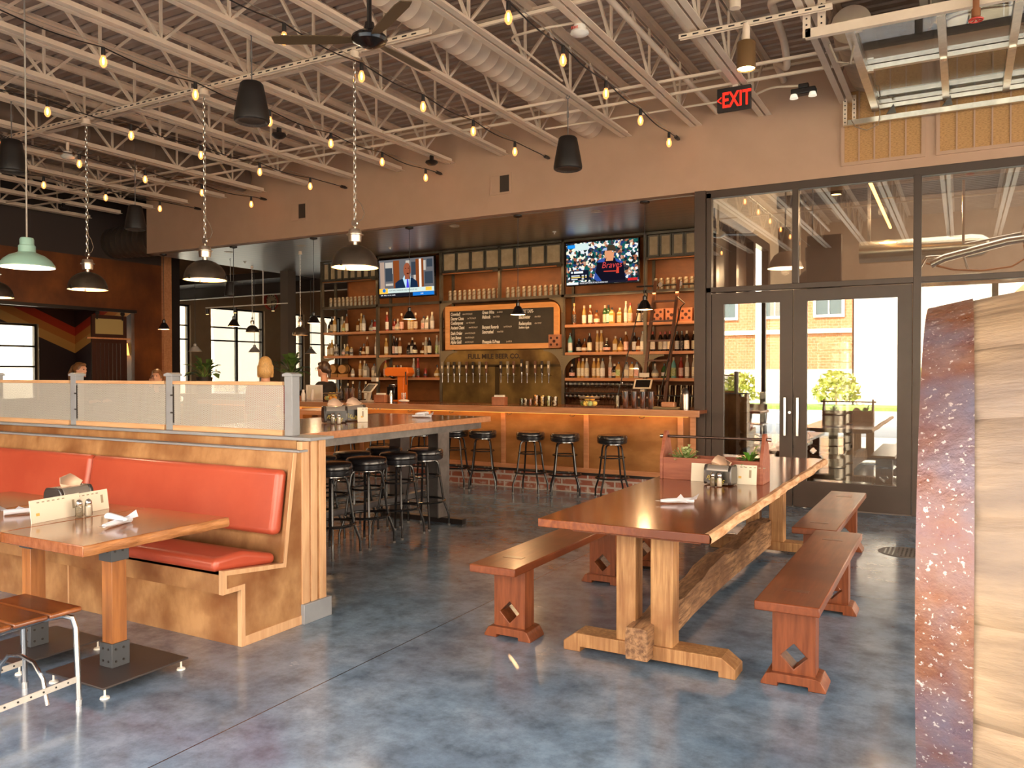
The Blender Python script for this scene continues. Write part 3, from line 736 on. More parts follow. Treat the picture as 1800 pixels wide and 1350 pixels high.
pipe('conduit', 'thin painted conduit looping from the emergency lamp to the joist', [(-1.44, 8.62, 4.42), (-1.75, 8.62, 4.46), (-1.96, 8.7, 4.42), (-4.4, 8.7, 4.44)], .012)
pipe('conduit', 'thin painted conduit feeding the fire detector', [(-2.8, 6.17, 4.43), (-3.2, 6.17, 4.45), (-3.55, 6.3, 4.5), (-3.6, 7.5, 4.5)], .011)

# ================================================================== STORE FRONT AND BREWERY
m = MB(); ya, yb = 9.37, 9.46
m.box(-2.63, 2.6, ya, yb, 3.54, 3.63).box(-2.63, 2.6, ya, yb, 2.44, 2.50).box(-2.63, -2.57, ya, yb, 0, 3.6)
for x0, x1, z0 in ((-1.665, -1.60, 2.5), (-.455, -.38, 0), (.95, 1.03, 0), (2.5, 2.6, 0)): m.box(x0, x1, ya-.004, yb+.004, z0, 3.56)
m.box(-.38, 2.6, ya, yb, 0, .1)
sf = struct('window_20', m, bronze, .004)
gm = glass_mat('store_glass', (.90, .90, .86), .17, edge=.5)
for x0, x1, z0, z1 in ((-2.57, -1.665, 2.5, 3.54), (-1.6, -.455, 2.5, 3.54), (-.38, .95, 2.5, 3.54), (1.03, 2.5, 2.5, 3.54), (-.38, .95, .1, 2.44), (1.03, 2.5, .1, 2.44)):
    MB().box(x0, x1, 9.41, 9.418, z0, z1).build('pane', gm, sf)
struct('wall_jamb', MB().box(-2.76, -2.63, 9.33, 9.5, 0, 3.63), bronze, .003)
struct('wall_store_front', MB().box(2.6, 6, 9.37, 9.5, 0, 3.63), paint)
def leaf(name, x0, x1, hx, side):
    m = MB(); s = .14
    m.frame([(x0, .01), (x1, .01), (x1, 2.43), (x0, 2.43)], [(x0+s, .30), (x1-s, .30), (x1-s, 2.30), (x0+s, 2.30)], 9.375, 9.43)
    d = struct(name, m, bronze, .004)
    MB().box(x0+s, x1-s, 9.40, 9.408, .30, 2.30).build('pane', gm, d)
    MB().box(hx-.014, hx+.014, 9.32, 9.335, .80, 1.23).box(hx-.01, hx+.01, 9.33, 9.375, .84, .87).box(hx-.01, hx+.01, 9.33, 9.375, 1.16, 1.19).build('door_handle', chrome, d, .003)
    MB().lathe([(0, -.012), (.016, -.012), (.018, 0), (0, 0)], 16, (x0+.05 if side > 0 else x1-.03, 9.375, 1.06), 'y').build('lock_cylinder', chrome, d)
leaf('door_2', -2.565, -1.655, -1.73, -1); leaf('door_3', -1.645, -.46, -1.595, 1)
# brewery
bw = mat('brewery_wall', (.55, .46, .36), rough=.6)
struct('wall_brewery_back', MB().box(-2.66, 6, 15.4, 15.5, 0, 5), mat('brewery_back_wall', (.30, .22, .17), (.36, .27, .21), 4, rough=.5))
struct('wall_brewery_left', MB().box(-2.66, -2.58, 12.6, 15.4, 0, 5).box(-2.66, -2.58, 9.5, 12.6, 3.45, 5), bw)
m = MB().box(-2.66, -2.56, 9.5, 12.6, 3.33, 3.45)
for k in range(4): m.box(-2.66, -2.56, 9.55+k*.98, 9.68+k*.98, 0, 3.33)
struct('window_21', m, mat('dark_mullion', (.03, .02, .016), rough=.3))
m = MB()
for z in (4.1, 4.35): m.box(-2.6, 6, 11.8 if z > 4.2 else 13.2, 11.9 if z > 4.2 else 13.3, z, z+.18)
tag(m.build('roof_beam', dark_m), 'dark roof beams seen through the transom glass', 'beam')
steel_t = mat('tank_steel', (.62, .58, .50), rough=.22, metal=.85)
def tank(x, y, r, z0, z1, label):
    t = thing('fermenter_tank', label, 'tank', (x, y, 0))
    h = .16
    MB().lathe([(.06, z0-.45), (r*.5, z0-.15), (r, z0), (r, z0+.03), (r+.006, z0+.04), (r, z0+.05), (r, z1-.05), (r*.96, z1+.02), (r*.7, z1+h*.7), (0, z1+h)], 48).build('vessel', steel_t, t)
    for k in range(4):
        a = PI/4+k*PI/2; MB().tube([(r*.9*math.cos(a), r*.9*math.sin(a), 0), (r*.9*math.cos(a), r*.9*math.sin(a), z0+.1)], .035, 10).build('leg', steel_t, t)
    MB().ring((0, -r-.01, z0+.9), .17, .02, 24, 8, 'y').build('hatch', chrome, t)
tank(.12, 11.9, .62, .8, 2.62, 'tall pale steel fermenter behind the glazing, directly behind the barrel')
tank(1.75, 12.2, .62, .8, 2.7, 'tall steel fermenter further right behind the glazing')
t = thing('silver_duct', 'bright silver duct lying across the brewery behind the transom glass', 'duct', (-.3, 12.6, 3.22))
MB().lathe([(0, -1.0), (.16, -1.0), (.165, .35), (.17, .36), (.15, .52), (.10, .60), (0, .62)], 32, (0, 0, 0), 'x').build('body', steel_t, t)
MB().box(-.9, -.86, -.03, .03, .1, 1.78).box(.1, .14, -.03, .03, .1, 1.78).build('hanger', steel_m, t)
t = thing('brewery_pipework', 'chrome process pipes with yellow valve handles behind the right transom', 'pipework', (.2, 11.2, 2.95))
MB().tube([(-.55, 0, -.12), (-.4, 0, -.05), (.25, 0, .10), (.42, 0, .12), (.5, 0, .0), (.5, 0, -.3)], .05, 12).tube([(-.2, .1, .9), (-.2, .1, .12), (.4, .1, .2), (.5, .1, .5)], .02, 8).tube([(-.7, .05, -.2), (-.6, .05, -.02), (-.2, .05, -.02), (-.15, .05, -.2)], .018, 8).build('pipe', chrome, t)
m = MB()
for k in range(3): m.bar((.5+k*.17, -.03, .02), (.66+k*.17, -.03, .10), .03, .02)
m.build('valve_handle', mat('yellow_handle', (.75, .50, .04), rough=.4), t)
MB().tube([(-.6, .0, -.1), (-.3, -.02, -.2), (0, -.02, -.23), (.3, -.02, -.2), (.45, 0, -.1), (.42, 0, .05)], .012, 8).build('hose', mat('orange_hose', (.7, .25, .07), rough=.5), t)
t = thing('linear_lamp', 'thin glowing orange tube lamp slanting behind the middle transom', 'lamp', (-1.0, 10.6, 3.83))
MB().tube([(0.0, 0, 0), (-.04, 3.9, .03)], .022, 8).build('tube', emis('tube_glow', (1.0, .42, .10), 10, True), t)
MB().tube([(0, .3, .02), (0, .3, 1.1)], .006, 6).tube([(-.03, 3.5, .02), (-.03, 3.5, 1.1)], .006, 6).build('hanger', dark_m, t)
def warehouse(x, y, z, s, label, m):
    t = thing('warehouse_lamp', label, 'pendant lamp', (x, y, z), 0, 'grey dome lamps in the brewery'); t.scale = (s, s, s)
    MB().lathe([(.24, 0), (.23, .01), (.2, .10), (.15, .18), (.09, .22), (.09, .34), (.10, .36), (.10, .55), (0, .56)], 32, caps=False).build('shade', m, t)
    MB().lathe([(.235, .002), (.14, .16), (0, .2)], 32, caps=False).build('reflector', white_m, t)
    MB().tube([(0, 0, .55), (0, 0, 2.2 if z < 2.9 else 2.08)], .012, 8).build('stem', dark_m, t)
warehouse(-2.13, 11.5, 2.93, 1, 'large brown-grey dome lamp behind the mullion between two transom panes', mat('brown_dome', (.20, .14, .10), rough=.4))
warehouse(-1.95, 12.6, 2.8, 1, 'darker dome lamp behind the middle transom pane', dark_m)
for x, y, z, p in ((-2.13, 11.5, 2.9, 25), (-1.95, 12.6, 2.78, 25), (-1.0, 12.5, 3.78, 60)): point('brewery_light', (x, y, z), p, (1, .66, .38), .06)
area('brewery_fill_light', (1.5, 12.5, 4.85), (0, 0, 0), 5, 3, 220, (1, .86, .68))  # unseen fill added to brighten the brewery; the roof has no opening here
keg_m = mat('keg_steel', (.42, .38, .33), rough=.28, metal=.9)
def make_keg():
    t = thing('keg', '', 'keg', (0, 0, 0), 0, 'steel kegs stacked behind the double door')
    R = .205
    MB().lathe([(.19, 0), (.2, .01), (.2, .09), (R-.03, .10), (R, .13), (R, .22), (R+.012, .235), (R, .25), (R, .36), (R+.012, .375), (R, .39), (R, .48), (R-.03, .52), (.19, .53), (.2, .54), (.2, .62), (.19, .625), (.18, .62), (.18, .53), (.05, .50), (0, .5)], 36).build('shell', keg_m, t)
    MB().lathe([(0, .5), (.035, .5), (.035, .54), (0, .545)], 14).build('valve', chrome, t)
    m = MB()
    for a in (0, PI/2, PI, 3*PI/2): m.xform(Matrix.Identity(4)); m.box(.196*math.cos(a)-.05*abs(math.sin(a))-.006, .196*math.cos(a)+.05*abs(math.sin(a))+.006, .196*math.sin(a)-.05*abs(math.cos(a))-.006, .196*math.sin(a)+.05*abs(math.cos(a))+.006, .565, .60)
    m.build('grip', dark_m, t)
    return t
k0 = make_keg(); first = True
for x, y, n, s in ((-2.32, 10.6, 2, 'first stack from the left, behind the left door'), (-1.88, 10.65, 2, 'second stack, behind the left door edge'), (-1.42, 10.35, 2, 'third stack, behind the right door edge'), (-1.4, 10.85, 3, 'rear stack behind the right door edge')):
    for k in range(n):
        lab = 'steel keg, %s, %s' % (['bottom one', 'second up', 'top one'][k] if n == 3 else ['bottom one', 'top one'][k], s)
        if first: o = k0; o.location = (x, y, 0); o['label'] = lab; first = False
        else: dup(k0, (x, y, .63*k), lab)
tag(MB().box(-1.66, -1.46, 11.18, 11.20, 1.35, 1.95).build('notice_sheet', white_m), 'pale notice hanging behind the right door, above kegs', 'notice')

# ================================================================== OUTSIDE (behind the camera, seen in the door glass)
struct('ground_street', MB().box(-60, 40, -45, -1.42, -.14, -.02), mat('asphalt', (.42, .37, .31), (.48, .43, .36), 2, rough=.8))
struct('ground_side', MB().box(6.1, 40, -1.42, 45, -.14, -.02), MATS['asphalt'])
struct('ground_yard', MB().box(-60, -18.26, -1.42, 45, -.14, -.02), mat('pale_paving', (.78, .72, .62), (.84, .78, .67), 2, rough=.8))
tag(MB().box(-25, 15, -17.5, -15, -.02, .12).build('lawn_strip', mat('grass', (.16, .30, .05), (.28, .42, .09), 12, rough=.9, bump=.5)), 'green grass strip across the street, reflected in the double door', 'grass', kind='stuff')
struct('wall_brewery_pier', MB().box(-1.80, -1.38, 11.2, 11.3, 0, 3.3), bronze)
brick_m = bpy.data.materials.new('red_brick'); brick_m.use_nodes = True
def setup_brick(m, c1, c2, mort, scale, bw_=.5, rh=.25, ms=.02, plane='xz', offx=0):
    nt = m.node_tree; b = nt.nodes['Principled BSDF']; b.inputs['Roughness'].default_value = .8
    tc = nt.nodes.new('ShaderNodeTexCoord'); mp = nt.nodes.new('ShaderNodeMapping')
    mp.inputs['Rotation'].default_value = (PI/2, 0, 0)
    br = nt.nodes.new('ShaderNodeTexBrick'); br.inputs['Color1'].default_value = (*c1, 1); br.inputs['Color2'].default_value = (*c2, 1); br.inputs['Mortar'].default_value = (*mort, 1)
    br.inputs['Scale'].default_value = scale; br.inputs['Brick Width'].default_value = bw_; br.inputs['Row Height'].default_value = rh; br.inputs['Mortar Size'].default_value = ms
    nt.links.new(tc.outputs['Object'], mp.inputs[0]); nt.links.new(mp.outputs[0], br.inputs[0])
    n = nt.nodes.new('ShaderNodeTexNoise'); n.inputs['Scale'].default_value = 14; n.inputs['Detail'].default_value = 6; nt.links.new(tc.outputs['Object'], n.inputs['Vector'])
    mr = nt.nodes.new('ShaderNodeMapRange'); mr.inputs['From Min'].default_value = .52; mr.inputs['From Max'].default_value = .68; nt.links.new(n.outputs['Fac'], mr.inputs[0])
    mx = nt.nodes.new('ShaderNodeMix'); mx.data_type = 'RGBA'; nt.links.new(mr.outputs[0], mx.inputs['Factor']); nt.links.new(br.outputs['Color'], mx.inputs['A']); mx.inputs['B'].default_value = (*mort, 1)
    nt.links.new(mx.outputs['Result'], b.inputs['Base Color'])
setup_brick(brick_m, (.52, .17, .06), (.60, .22, .085), (.5, .35, .24), 2.0)
t = thing('brick_building', 'orange brick building across the street, reflected in the double door', 'building', (0, -19, 0))
MB().box(-16, -4.2, -4, 0, 1.6, 7.5).build('wall', brick_m, t)
MB().box(-16, -4.2, -3.9, .05, -.02, 1.6).box(-16, -4.2, 0, .12, 3.2, 3.4).build('foundation', white_m, t)
for k in range(5):
    x = -15+k*2.3; w = MB().rframe(x, x+1.3, 3.9, 6.2, .12, -.02, .08).box(x+.62, x+.68, -.02, .06, 3.9, 6.2).build('window', white_m, t)
    MB().box(x+.1, x+1.2, .0, .02, 4.0, 6.1).build('pane', mat('dark_pane', (.12, .16, .17), rough=.1), w)
t = thing('white_building', 'bright white rendered building across the street, reflected in the right door', 'building', (0, -19, 0))
MB().box(-4.1, 9, -4, .2, -.02, 6.5).build('wall', white_m, t)
MB().box(-4.15, 9.1, -4.1, .6, 6.5, 6.7).build('roof', dark_m, t)
def shrub(name, label, x, y, z, r, n, m, group=None):
    t = thing(name, label, 'plant', (x, y, z)); rnd = random.Random(int(abs(x*100)))
    mb = MB()
    for i in range(n):
        a = rnd.uniform(0, 2*PI); e = rnd.uniform(-.3, 1.4); q = Vector((math.cos(a)*math.cos(e), math.sin(a)*math.cos(e), math.sin(e)+.55))*r*rnd.uniform(.6, 1)
        s = r*.16; u = Vector((rnd.gauss(0, 1), rnd.gauss(0, 1), rnd.gauss(0, 1))).normalized(); v = u.orthogonal().normalized()
        mb.add([q-u*s, q+v*s*.5, q+u*s, q-v*s*.5], [(0, 1, 2, 3)])
    mb.build('foliage', m, t, merge=False); MB().tube([(0, 0, 0), (0, 0, r*.8)], .04*r, 8).build('stem', post_w, t)
leaf_y = mat('yellow_green_leaf', (.42, .45, .08), (.60, .56, .14), 8, rough=.6)
shrub('street_bush', 'yellow-green bush by the brick building, reflected in the right door', -4.6, -17.2, .1, .95, 420, leaf_y)
shrub('street_bush', 'yellow-green bush by the white building, reflected near the right door edge', -1.3, -17.0, .12, 1.0, 420, leaf_y)
shrub('street_bush', 'yellow-green bush by the brick building, reflected in the left door', -8.6, -17.2, .1, .9, 350, leaf_y)
for x, s in ((-4.25, 'reflected in the left door glass'), (.6, 'just behind the camera to the right'), (-7.2, 'near the far end of the front opening')):
    tag(MB().box(x-.06, x+.06, -1.42, -1.30, 0, 3.4).build('opening_post', dark_m), 'dark steel post of the front opening, '+s, 'post')
t = thing('neighbour_building', 'pale building with small windows seen through the far windows', 'building', (-34, 14, 0))
MB().box(-4, 0, -9, 14, 0, 6.5).build('wall', mat('pale_render', (.72, .62, .48), rough=.8), t)
for k in range(6):
    w = MB().box(-.02, .04, -7.5+k*3.2, -6+k*3.2, 2.2, 4.4).build('window', mat('pale_pane', (.35, .42, .38), rough=.2), t)

# ================================================================== BAR
def bar():
    t = thing('bar_counter', 'long wooden bar with fir top, plywood front panels and whitewashed brick base', 'bar', (0, 0, 0))
    x0, x1 = -10.9, -2.67
    MB().box(x0, -2.60, 8.97, 9.02, 1.0, 1.075).build('top_edge', fir_bar, t, .004)
    MB().box(x0, -2.60, 9.02, 9.32, 1.035, 1.073).box(x0, -2.77, 9.32, 9.72, 1.035, 1.073).build('countertop', table_w, t)
    MB().box(x0, x1-.06, 9.25, 9.27, .25, 1.035).box(x0, x0+.03, 9.27, 9.7, 0, 1.03).box(x1-.09, x1-.06, 9.27, 9.32, 0, 1.03).build('front_panel', ply_bar, t)
    m = MB()
    for x in (-10.1, -8.9, -7.7, -6.5, -5.30, -4.105, -2.895, -2.745): m.box(x-.032, x+.032, 9.232, 9.25, .31, 1.0)
    m.box(x0, x1-.06, 9.228, 9.25, .255, .31)
    m.build('stile', fir_bar, t, .002)
    MB().box(x0, x1-.05, 9.222, 9.25, .222, .255).build('dark_strip', dark_m, t)
    bm_ = bpy.data.materials.new('whitewashed_brick'); bm_.use_nodes = True
    setup_brick(bm_, (.30, .085, .05), (.36, .12, .075), (.50, .42, .37), 1.0, .24, .085, .012)
    MB().box(x0, x1-.07, 9.235, 9.30, 0, .222).build('brick_base', bm_, t)
    hk = MB()
    for x in (-6.8, -6.1, -5.19, -4.28, -3.36): hk.tube([(x-.03, 9.22, .985), (x-.03, 9.20, .965), (x, 9.18, .955), (x+.03, 9.20, .965), (x+.03, 9.22, .985)], .004, 6)
    hk.build('bag_hook', dark_m, t)
    MB().box(x0+.1, x1-.12, 9.19, 9.205, .985, .998).build('light_strip', emis('strip_glow', (1, .36, .06), 3), t)
    area('bar_strip_light', ((x0+x1)/2, 9.17, .98), (math.radians(22), 0, 0), x1-x0-.3, .03, 5.5, (1, .48, .14))
bar()
tag(MB().box(-10.6, -2.8, 11.35, 11.98, .96, 1.0).box(-10.6, -2.8, 11.4, 11.98, 0, .96).build('back_counter', mat('back_counter_wood', (.14, .05, .02), (.20, .075, .03), 6, rough=.25)), 'dark wooden counter below the bottle shelves behind the bar', 'counter')

# bar stools -------------------------------------------------------
def make_stool():
    t = thing('bar_stool', '', 'stool', (0, 0, 0), 0, 'black vinyl bar stools')
    MB().lathe([(0, .665), (.165, .665), (.176, .675), (.18, .70), (.181, .712), (.176, .718), (.181, .724), (.18, .748), (.168, .765), (.12, .772), (0, .774)], 36).build('seat', vinyl_blk, t)
    MB().lathe([(0, .64), (.06, .64), (.13, .655), (.13, .665), (0, .665)], 28).build('swivel_plate', chrome, t)
    for k in range(4):
        a = PI/4+k*PI/2; c, s = math.cos(a), math.sin(a)
        pts = [(.05*c, .05*s, .648), (.10*c, .10*s, .648), (.125*c, .125*s, .635), (.137*c, .137*s, .60), (.185*c, .185*s, .26), (.192*c, .192*s, .235), (.232*c, .232*s, .13), (.238*c, .238*s, .10), (.240*c, .240*s, .0)]
        l = MB().tube(pts, .0115, 8).build('leg', black_m, t)
        MB().lathe([(0, 0), (.014, 0), (.014, .018), (0, .018)], 10, (.24*c, .24*s, 0)).build('glide', mat('glide_grey', (.16, .15, .14), rough=.4), l)
    MB().ring((0, 0, .26), .197, .0115, 36, 8).build('foot_ring', black_m, t)
    MB().ring((0, 0, .50), .150, .008, 32, 8).ring((0, 0, .50), .125, .006, 32, 6).build('support_ring', black_m, t)
    return t
st = make_stool()
spots = [(-4.73, 8.93, .12, 'at the bar, third from its right end'), (-4.25, 8.93, .5, 'at the bar, second from its right end'), (-3.63, 8.93, .6, 'at the bar, nearest its right end'),
         (-5.43, 8.93, .5, 'at the bar, fourth from its right end'), (-5.86, 8.93, .3, 'at the bar, beyond the high table corner'), (-6.4, 8.93, .1, 'at the bar, seen between the high table legs'),
         (-7.1, 8.93, .2, 'at the bar, seen under the high table, left of its leg'), (-7.75, 8.93, .5, 'at the bar, under the high table near the booth end'),
         (-4.57, 5.09, .0, 'right side of the high table, nearest the booth'), (-4.57, 5.55, .0, 'right side of the high table, second from the booth'),
         (-4.58, 6.02, .0, 'right side of the high table, third from the booth'), (-4.60, 6.47, .0, 'right side of the high table, farthest from the booth'),
         (-5.03, 5.42, .0, 'left side of the high table, nearest the booth'), (-5.03, 5.90, .0, 'left side of the high table, middle one'), (-5.03, 6.38, .0, 'left side of the high table, farthest one')]
for i, (x, y, rz, s) in enumerate(spots):
    lab = 'black vinyl bar stool '+s
    if i == 0: o = st; o.location = (x, y, 0); o.rotation_euler = (0, 0, rz); o['label'] = lab
    else: dup(st, (x, y, 0), lab, rz)

# ================================================================== BACK BAR
PX = [-10.61, -9.28, -7.89, -5.55, -4.18, -2.79]
YF = 11.60
SH = [2.265, 1.825, 1.42]
gun = mat('green_grey_steel', (.085, .07, .05), (.13, .11, .08), 5, rough=.4, metal=.3)
def back_bar():
    t = thing('back_bar_shelving', 'tall steel framed wall of bottle shelves with plywood backs behind the bar', 'shelving', (0, 0, 0))
    m = MB()
    for x in PX:
        m.box(x-.025, x+.025, YF-.02, YF+.03, 1.0 if x < -8 or x > -4.5 else 1.0, 3.61)
        m.box(x-.02, x+.02, YF+.36, YF+.40, 1.4, 3.61)
    m.box(PX[0], PX[-1], YF-.02, YF+.02, 3.575, 3.612).box(PX[0], PX[-1], YF-.02, YF+.03, 2.70, 2.745)
    for i in (0, 2, 4): m.box(PX[i], PX[i+1], YF-.02, YF+.03, 3.195, 3.235)
    m.box((PX[2]+PX[3])/2-.02, (PX[2]+PX[3])/2+.02, YF-.02, YF+.03, 2.74, 3.6)
    m.build('steel_frame', gun, t)
    m = MB()
    for i in (0, 2, 4): m.box(PX[i], PX[i+1], YF, YF+.40, 2.715, 2.74)
    m.build('can_shelf', gun, t)
    MB().box(-10.3, PX[-1], YF+.40, YF+.415, 1.0, 3.61).build('back_panel', shelf_ply, t)
    for i in (0, 1, 3, 4):
        for z in SH: MB().box(PX[i]+.025, PX[i+1]-.025, YF+.0, YF+.39, z-.045, z).build('shelf', fir_bar, t, .002)
    # glazed cabinets
    for i, n in ((0, 8), (2, 8), (4, 7)):
        x0, x1 = PX[i]+.03, PX[i+1]-.03; c = MB().box(x0, x1, YF+.02, YF+.38, 3.24, 3.57).build('cabinet', gun, t)
        w = (x1-x0)/n; fr = MB(); pn = MB(); kn = MB()
        for k in range(n):
            a = x0+k*w+.008; b = a+w-.016
            fr.rframe(a, b, 3.245, 3.565, .022, YF-.005, YF+.02); pn.box(a+.02, b-.02, YF+.005, YF+.018, 3.265, 3.545); kn.ball((b-.01 if k % 2 == 0 else a+.01, YF-.012, 3.40), .008, 6, 4)
        fr.build('cabinet_frame', gun, c); pn.build('cabinet_pane', mat('frosted_pane', (.40, .29, .17), (.50, .37, .23), 9, rough=.25), c); kn.build('knob', chrome, c)
        for q in range(2 if i == 2 else 1):
            L0 = x0 if q == 0 else (x0+x1)/2+.05; L1 = (x0+x1)/2-.05 if (q == 0 and i == 2) else x1
            MB().tube([(L0+.05, YF-.07, 3.20), (L1-.05, YF-.07, 3.20)], .012, 8).build('picture_light', MATS['copper'], t)
    # quarter gussets
    def gus(m, x, z, dx, s=.30, n=8):
        c = (x+dx*s, z-s); arc = [(x+dx*s-dx*s*.92*math.cos(a), z-s+s*.92*math.sin(a)) for a in [k*PI/2/n for k in range(n+1)]]
        m.prism([(x, z), (x, z-s)]+[arc[0]]+arc[1:]+[(x+dx*s, z)], YF-.024, YF-.018)
    gm_ = mat('gusset_steel', (.20, .16, .10), rough=.4, metal=.3)
    for q in ((PX[0], SH[1]-.05, 1, .3), (PX[1], SH[1]-.05, 1, .3), (PX[2], 2.70, 1, .24), (PX[3], 2.70, -1, .24), (PX[2], 1.88, 1, .34), (PX[3], 1.88, -1, .34), (PX[3], SH[1]-.05, 1, .3), (PX[4], SH[1]-.05, -1, .3), (PX[4], SH[1]-.05, 1, .3)):
        m = MB(); gus(m, *q); g = m.build('gusset', gm_, t)
    m = MB()
    for x, z, dx, s in ((PX[3], 2.70, -1, .24), (PX[3], 1.88, -1, .34), (PX[4], SH[1]-.05, -1, .3), (PX[4], SH[1]-.05, 1, .3)):
        for k in range(9):
            m.ball((x+dx*.012, YF-.026, z-.02-k*s/9), .0045, 5, 3); m.ball((x+dx*(.012+k*s/9), YF-.026, z-.012), .0045, 5, 3)
    m.build('rivet', dark_m, g)
back_bar()
# warm lights fixed under the cabinets and over the shelves
for x0, x1, z, p, y in ((-10.5, -9.35, 3.17, 2, 11.5), (-9.2, -7.95, 2.68, 2, 11.55), (-7.8, -6.8, 3.17, 4, 11.42), (-6.65, -5.65, 3.17, 5, 11.42), (-5.45, -4.28, 2.68, 9, 11.42), (-4.1, -2.85, 3.17, 7, 11.42), (-4.1, -2.85, 2.68, 8, 11.42)):
    area('shelf_light', ((x0+x1)/2, y, z), (math.radians(18), 0, 0), x1-x0, .03, p, (1, .56, .24))

# chalkboard -------------------------------------------------------
chalk = mat('chalk', (.80, .74, .64), rough=.8)
chalk2 = mat('faint_chalk', (.50, .43, .33), rough=.8)
t = thing('chalkboard_menu', 'large chalkboard beer menu in an orange wood frame above the taps', 'chalkboard', (0, YF-.05, 0))
BX0, BX1, BZ0, BZ1 = -7.76, -5.60, 1.895, 2.635
r = .13; oc = [(BX0, BZ0), (BX1, BZ0)]+[(BX1-r+r*math.cos(a), BZ1-r+r*math.sin(a)) for a in [0, .4, .8, 1.2, PI/2]]+[(BX0, BZ1)]
ic = [(BX0+.085, BZ0+.085), (BX1-.085, BZ0+.085), (BX1-.085, BZ1-.15), (BX1-.085, BZ1-.10), (BX1-.085, BZ1-.085), (BX1-.09, BZ1-.085), (BX1-.12, BZ1-.085), (BX0+.085, BZ1-.085)]
MB().frame(oc, ic, -.02, .03).build('frame', mat('orange_fir', (.66, .28, .08), (.78, .36, .12), 7, (.4, 3, 3), rough=.35), t)
MB().box(BX0+.08, BX1-.08, .0, .02, BZ0+.08, BZ1-.08).build('slate', mat('slate', (.035, .027, .017), (.05, .038, .024), 3, rough=.6), t)
rows = [(-7.66, 2.475, 'Crowded!', 'saison 5.5% (16oz) $5'), (-7.66, 2.40, 'Danger Close', 'ipa 7.1% (16oz) $7'), (-7.66, 2.325, 'Coatlampoes', 'sour 4% (16oz) $6'), (-7.66, 2.245, 'Ancient Chant', 'stout 8% (10oz) $7'),
        (-7.66, 2.15, 'Dark Order', 'porter 6.5% (16oz) $6'), (-7.66, 2.075, 'Lazy Bones', 'wheat 5% (16oz) $5'), (-7.66, 2.0, 'Alpha Gold', 'ale 5.2% (16oz) $5'),
        (-7.03, 2.485, 'Green Wire', 'ipa 6.8% $6'), (-7.03, 2.41, 'Maibock', 'lager 7.2% $6'), (-7.03, 2.24, 'Buoyant Regards', 'ipa 6% (16oz) $6'), (-7.03, 2.16, 'Suncrushed', 'wheat 5% $6'), (-7.03, 1.995, 'Pineapple X-Press', 'ipa 6.9% $6'),
        (-6.33, 2.475, 'GUEST TAPS-', ''), (-6.33, 2.385, 'Blackwater', 'cider 6% $6'), (-6.33, 2.28, 'Redemption', 'cider 5.5% $7'), (-6.33, 2.225, 'Southern Apple', '')]
for x, z, a, b in rows:
    text(a, .078 if a != 'Southern Apple' else .05, (x, -.0015, z), chalk, t, sx=.60, shear=.15, depth=.001, bold=.035)
    if b: text(b, .036, (x+.052*.62*len(a)*.78+.04, -.0015, z+.012), chalk2, t, sx=.62, depth=.001, bold=.03)
wood_holes = mat('holed_wood', (.34, .115, .05), (.46, .18, .085), 7, rough=.4)
def holder(x, z, label, s=.17, y=11.55):
    t = thing('bottle_block', label, 'wooden block', (x, y, z), 0, 'wooden blocks with round holes')
    MB().box(-s/2, s/2, 0, .12, 0, s*1.05).build('body', wood_holes, t, .004)
    m = MB()
    for dx, dz, r_ in ((-.27, .25, .02), (.27, .25, .02), (-.27, .78, .02), (.27, .78, .02), (0, .52, .026)): m.lathe([(0, -.003), (r_, -.003), (r_, .0), (0, 0)], 14, (dx*s, 0, dz*s), 'y')
    m.build('hole', mat('hole_dark', (.05, .012, .006), rough=.8), t)
holder(-5.67, 1.90, 'red-brown wooden block with five round holes at the lower right chalkboard corner', .20, YF-.09)
for i, x in enumerate((-4.02, -3.80, -3.58, -3.36)): holder(x, SH[0]+.002, 'wooden block with round holes, %s of four behind the ladder' % ordl(i, 4), .19, YF+.08)

# tap wall ---------------------------------------------------------
t = thing('tap_wall', 'aged brass tap wall lettered FULL MILE BEER CO. with a row of beer taps', 'tap wall', (0, YF-.0, 0))
MB().box(-7.86, -5.58, -.01, .01, 1.0, 1.88).build('plate', brass, t)
MB().box(-7.86, -5.58, -.02, -.008, 1.60, 1.64).box(-6.80, -6.72, -.02, -.008, 1.05, 1.62).build('band', mat('dark_brass', (.07, .045, .02), rough=.4, metal=.6), t)
text('FULL MILE BEER CO.', .112, (-7.34, -.011, 1.74), mat('sign_dark', (.03, .012, .006), rough=.5), t, sx=1.0, depth=.004, sp=1.02, bold=.03)
hm = [mat('tap_grey', (.22, .18, .13), rough=.4), mat('tap_brown', (.12, .045, .02), rough=.4), mat('tap_dark', (.03, .018, .012), rough=.4)]
lab_m = mat('tap_label', (.80, .70, .52), rough=.5)
TX = [-7.8, -7.68, -7.56, -7.45, -7.31, -7.18, -7.05, -6.92, -6.64, -6.51, -6.4, -6.25, -6.15, -6.0, -5.88, -5.76]
for i, x in enumerate(TX):
    f = MB().tube([(x, -.01, 1.46), (x, -.09, 1.46)], .010, 8).lathe([(0, -.12), (.008, -.12), (.010, -.03), (.016, .0), (.016, .05), (0, .055)], 10, (x, -.10, 1.46)).build('beer_tap', chrome, t)
    up = .03 if i == 11 else 0
    MB().box(x-.021, x+.021, -.115, -.085, 1.49+up, 1.69+up).build('handle', hm[(i*7) % 3 if i > 1 else 0], f, .004)
    MB().box(x-.012, x+.012, -.118, -.114, 1.575+up, 1.625+up).build('handle_label', lab_m, f)

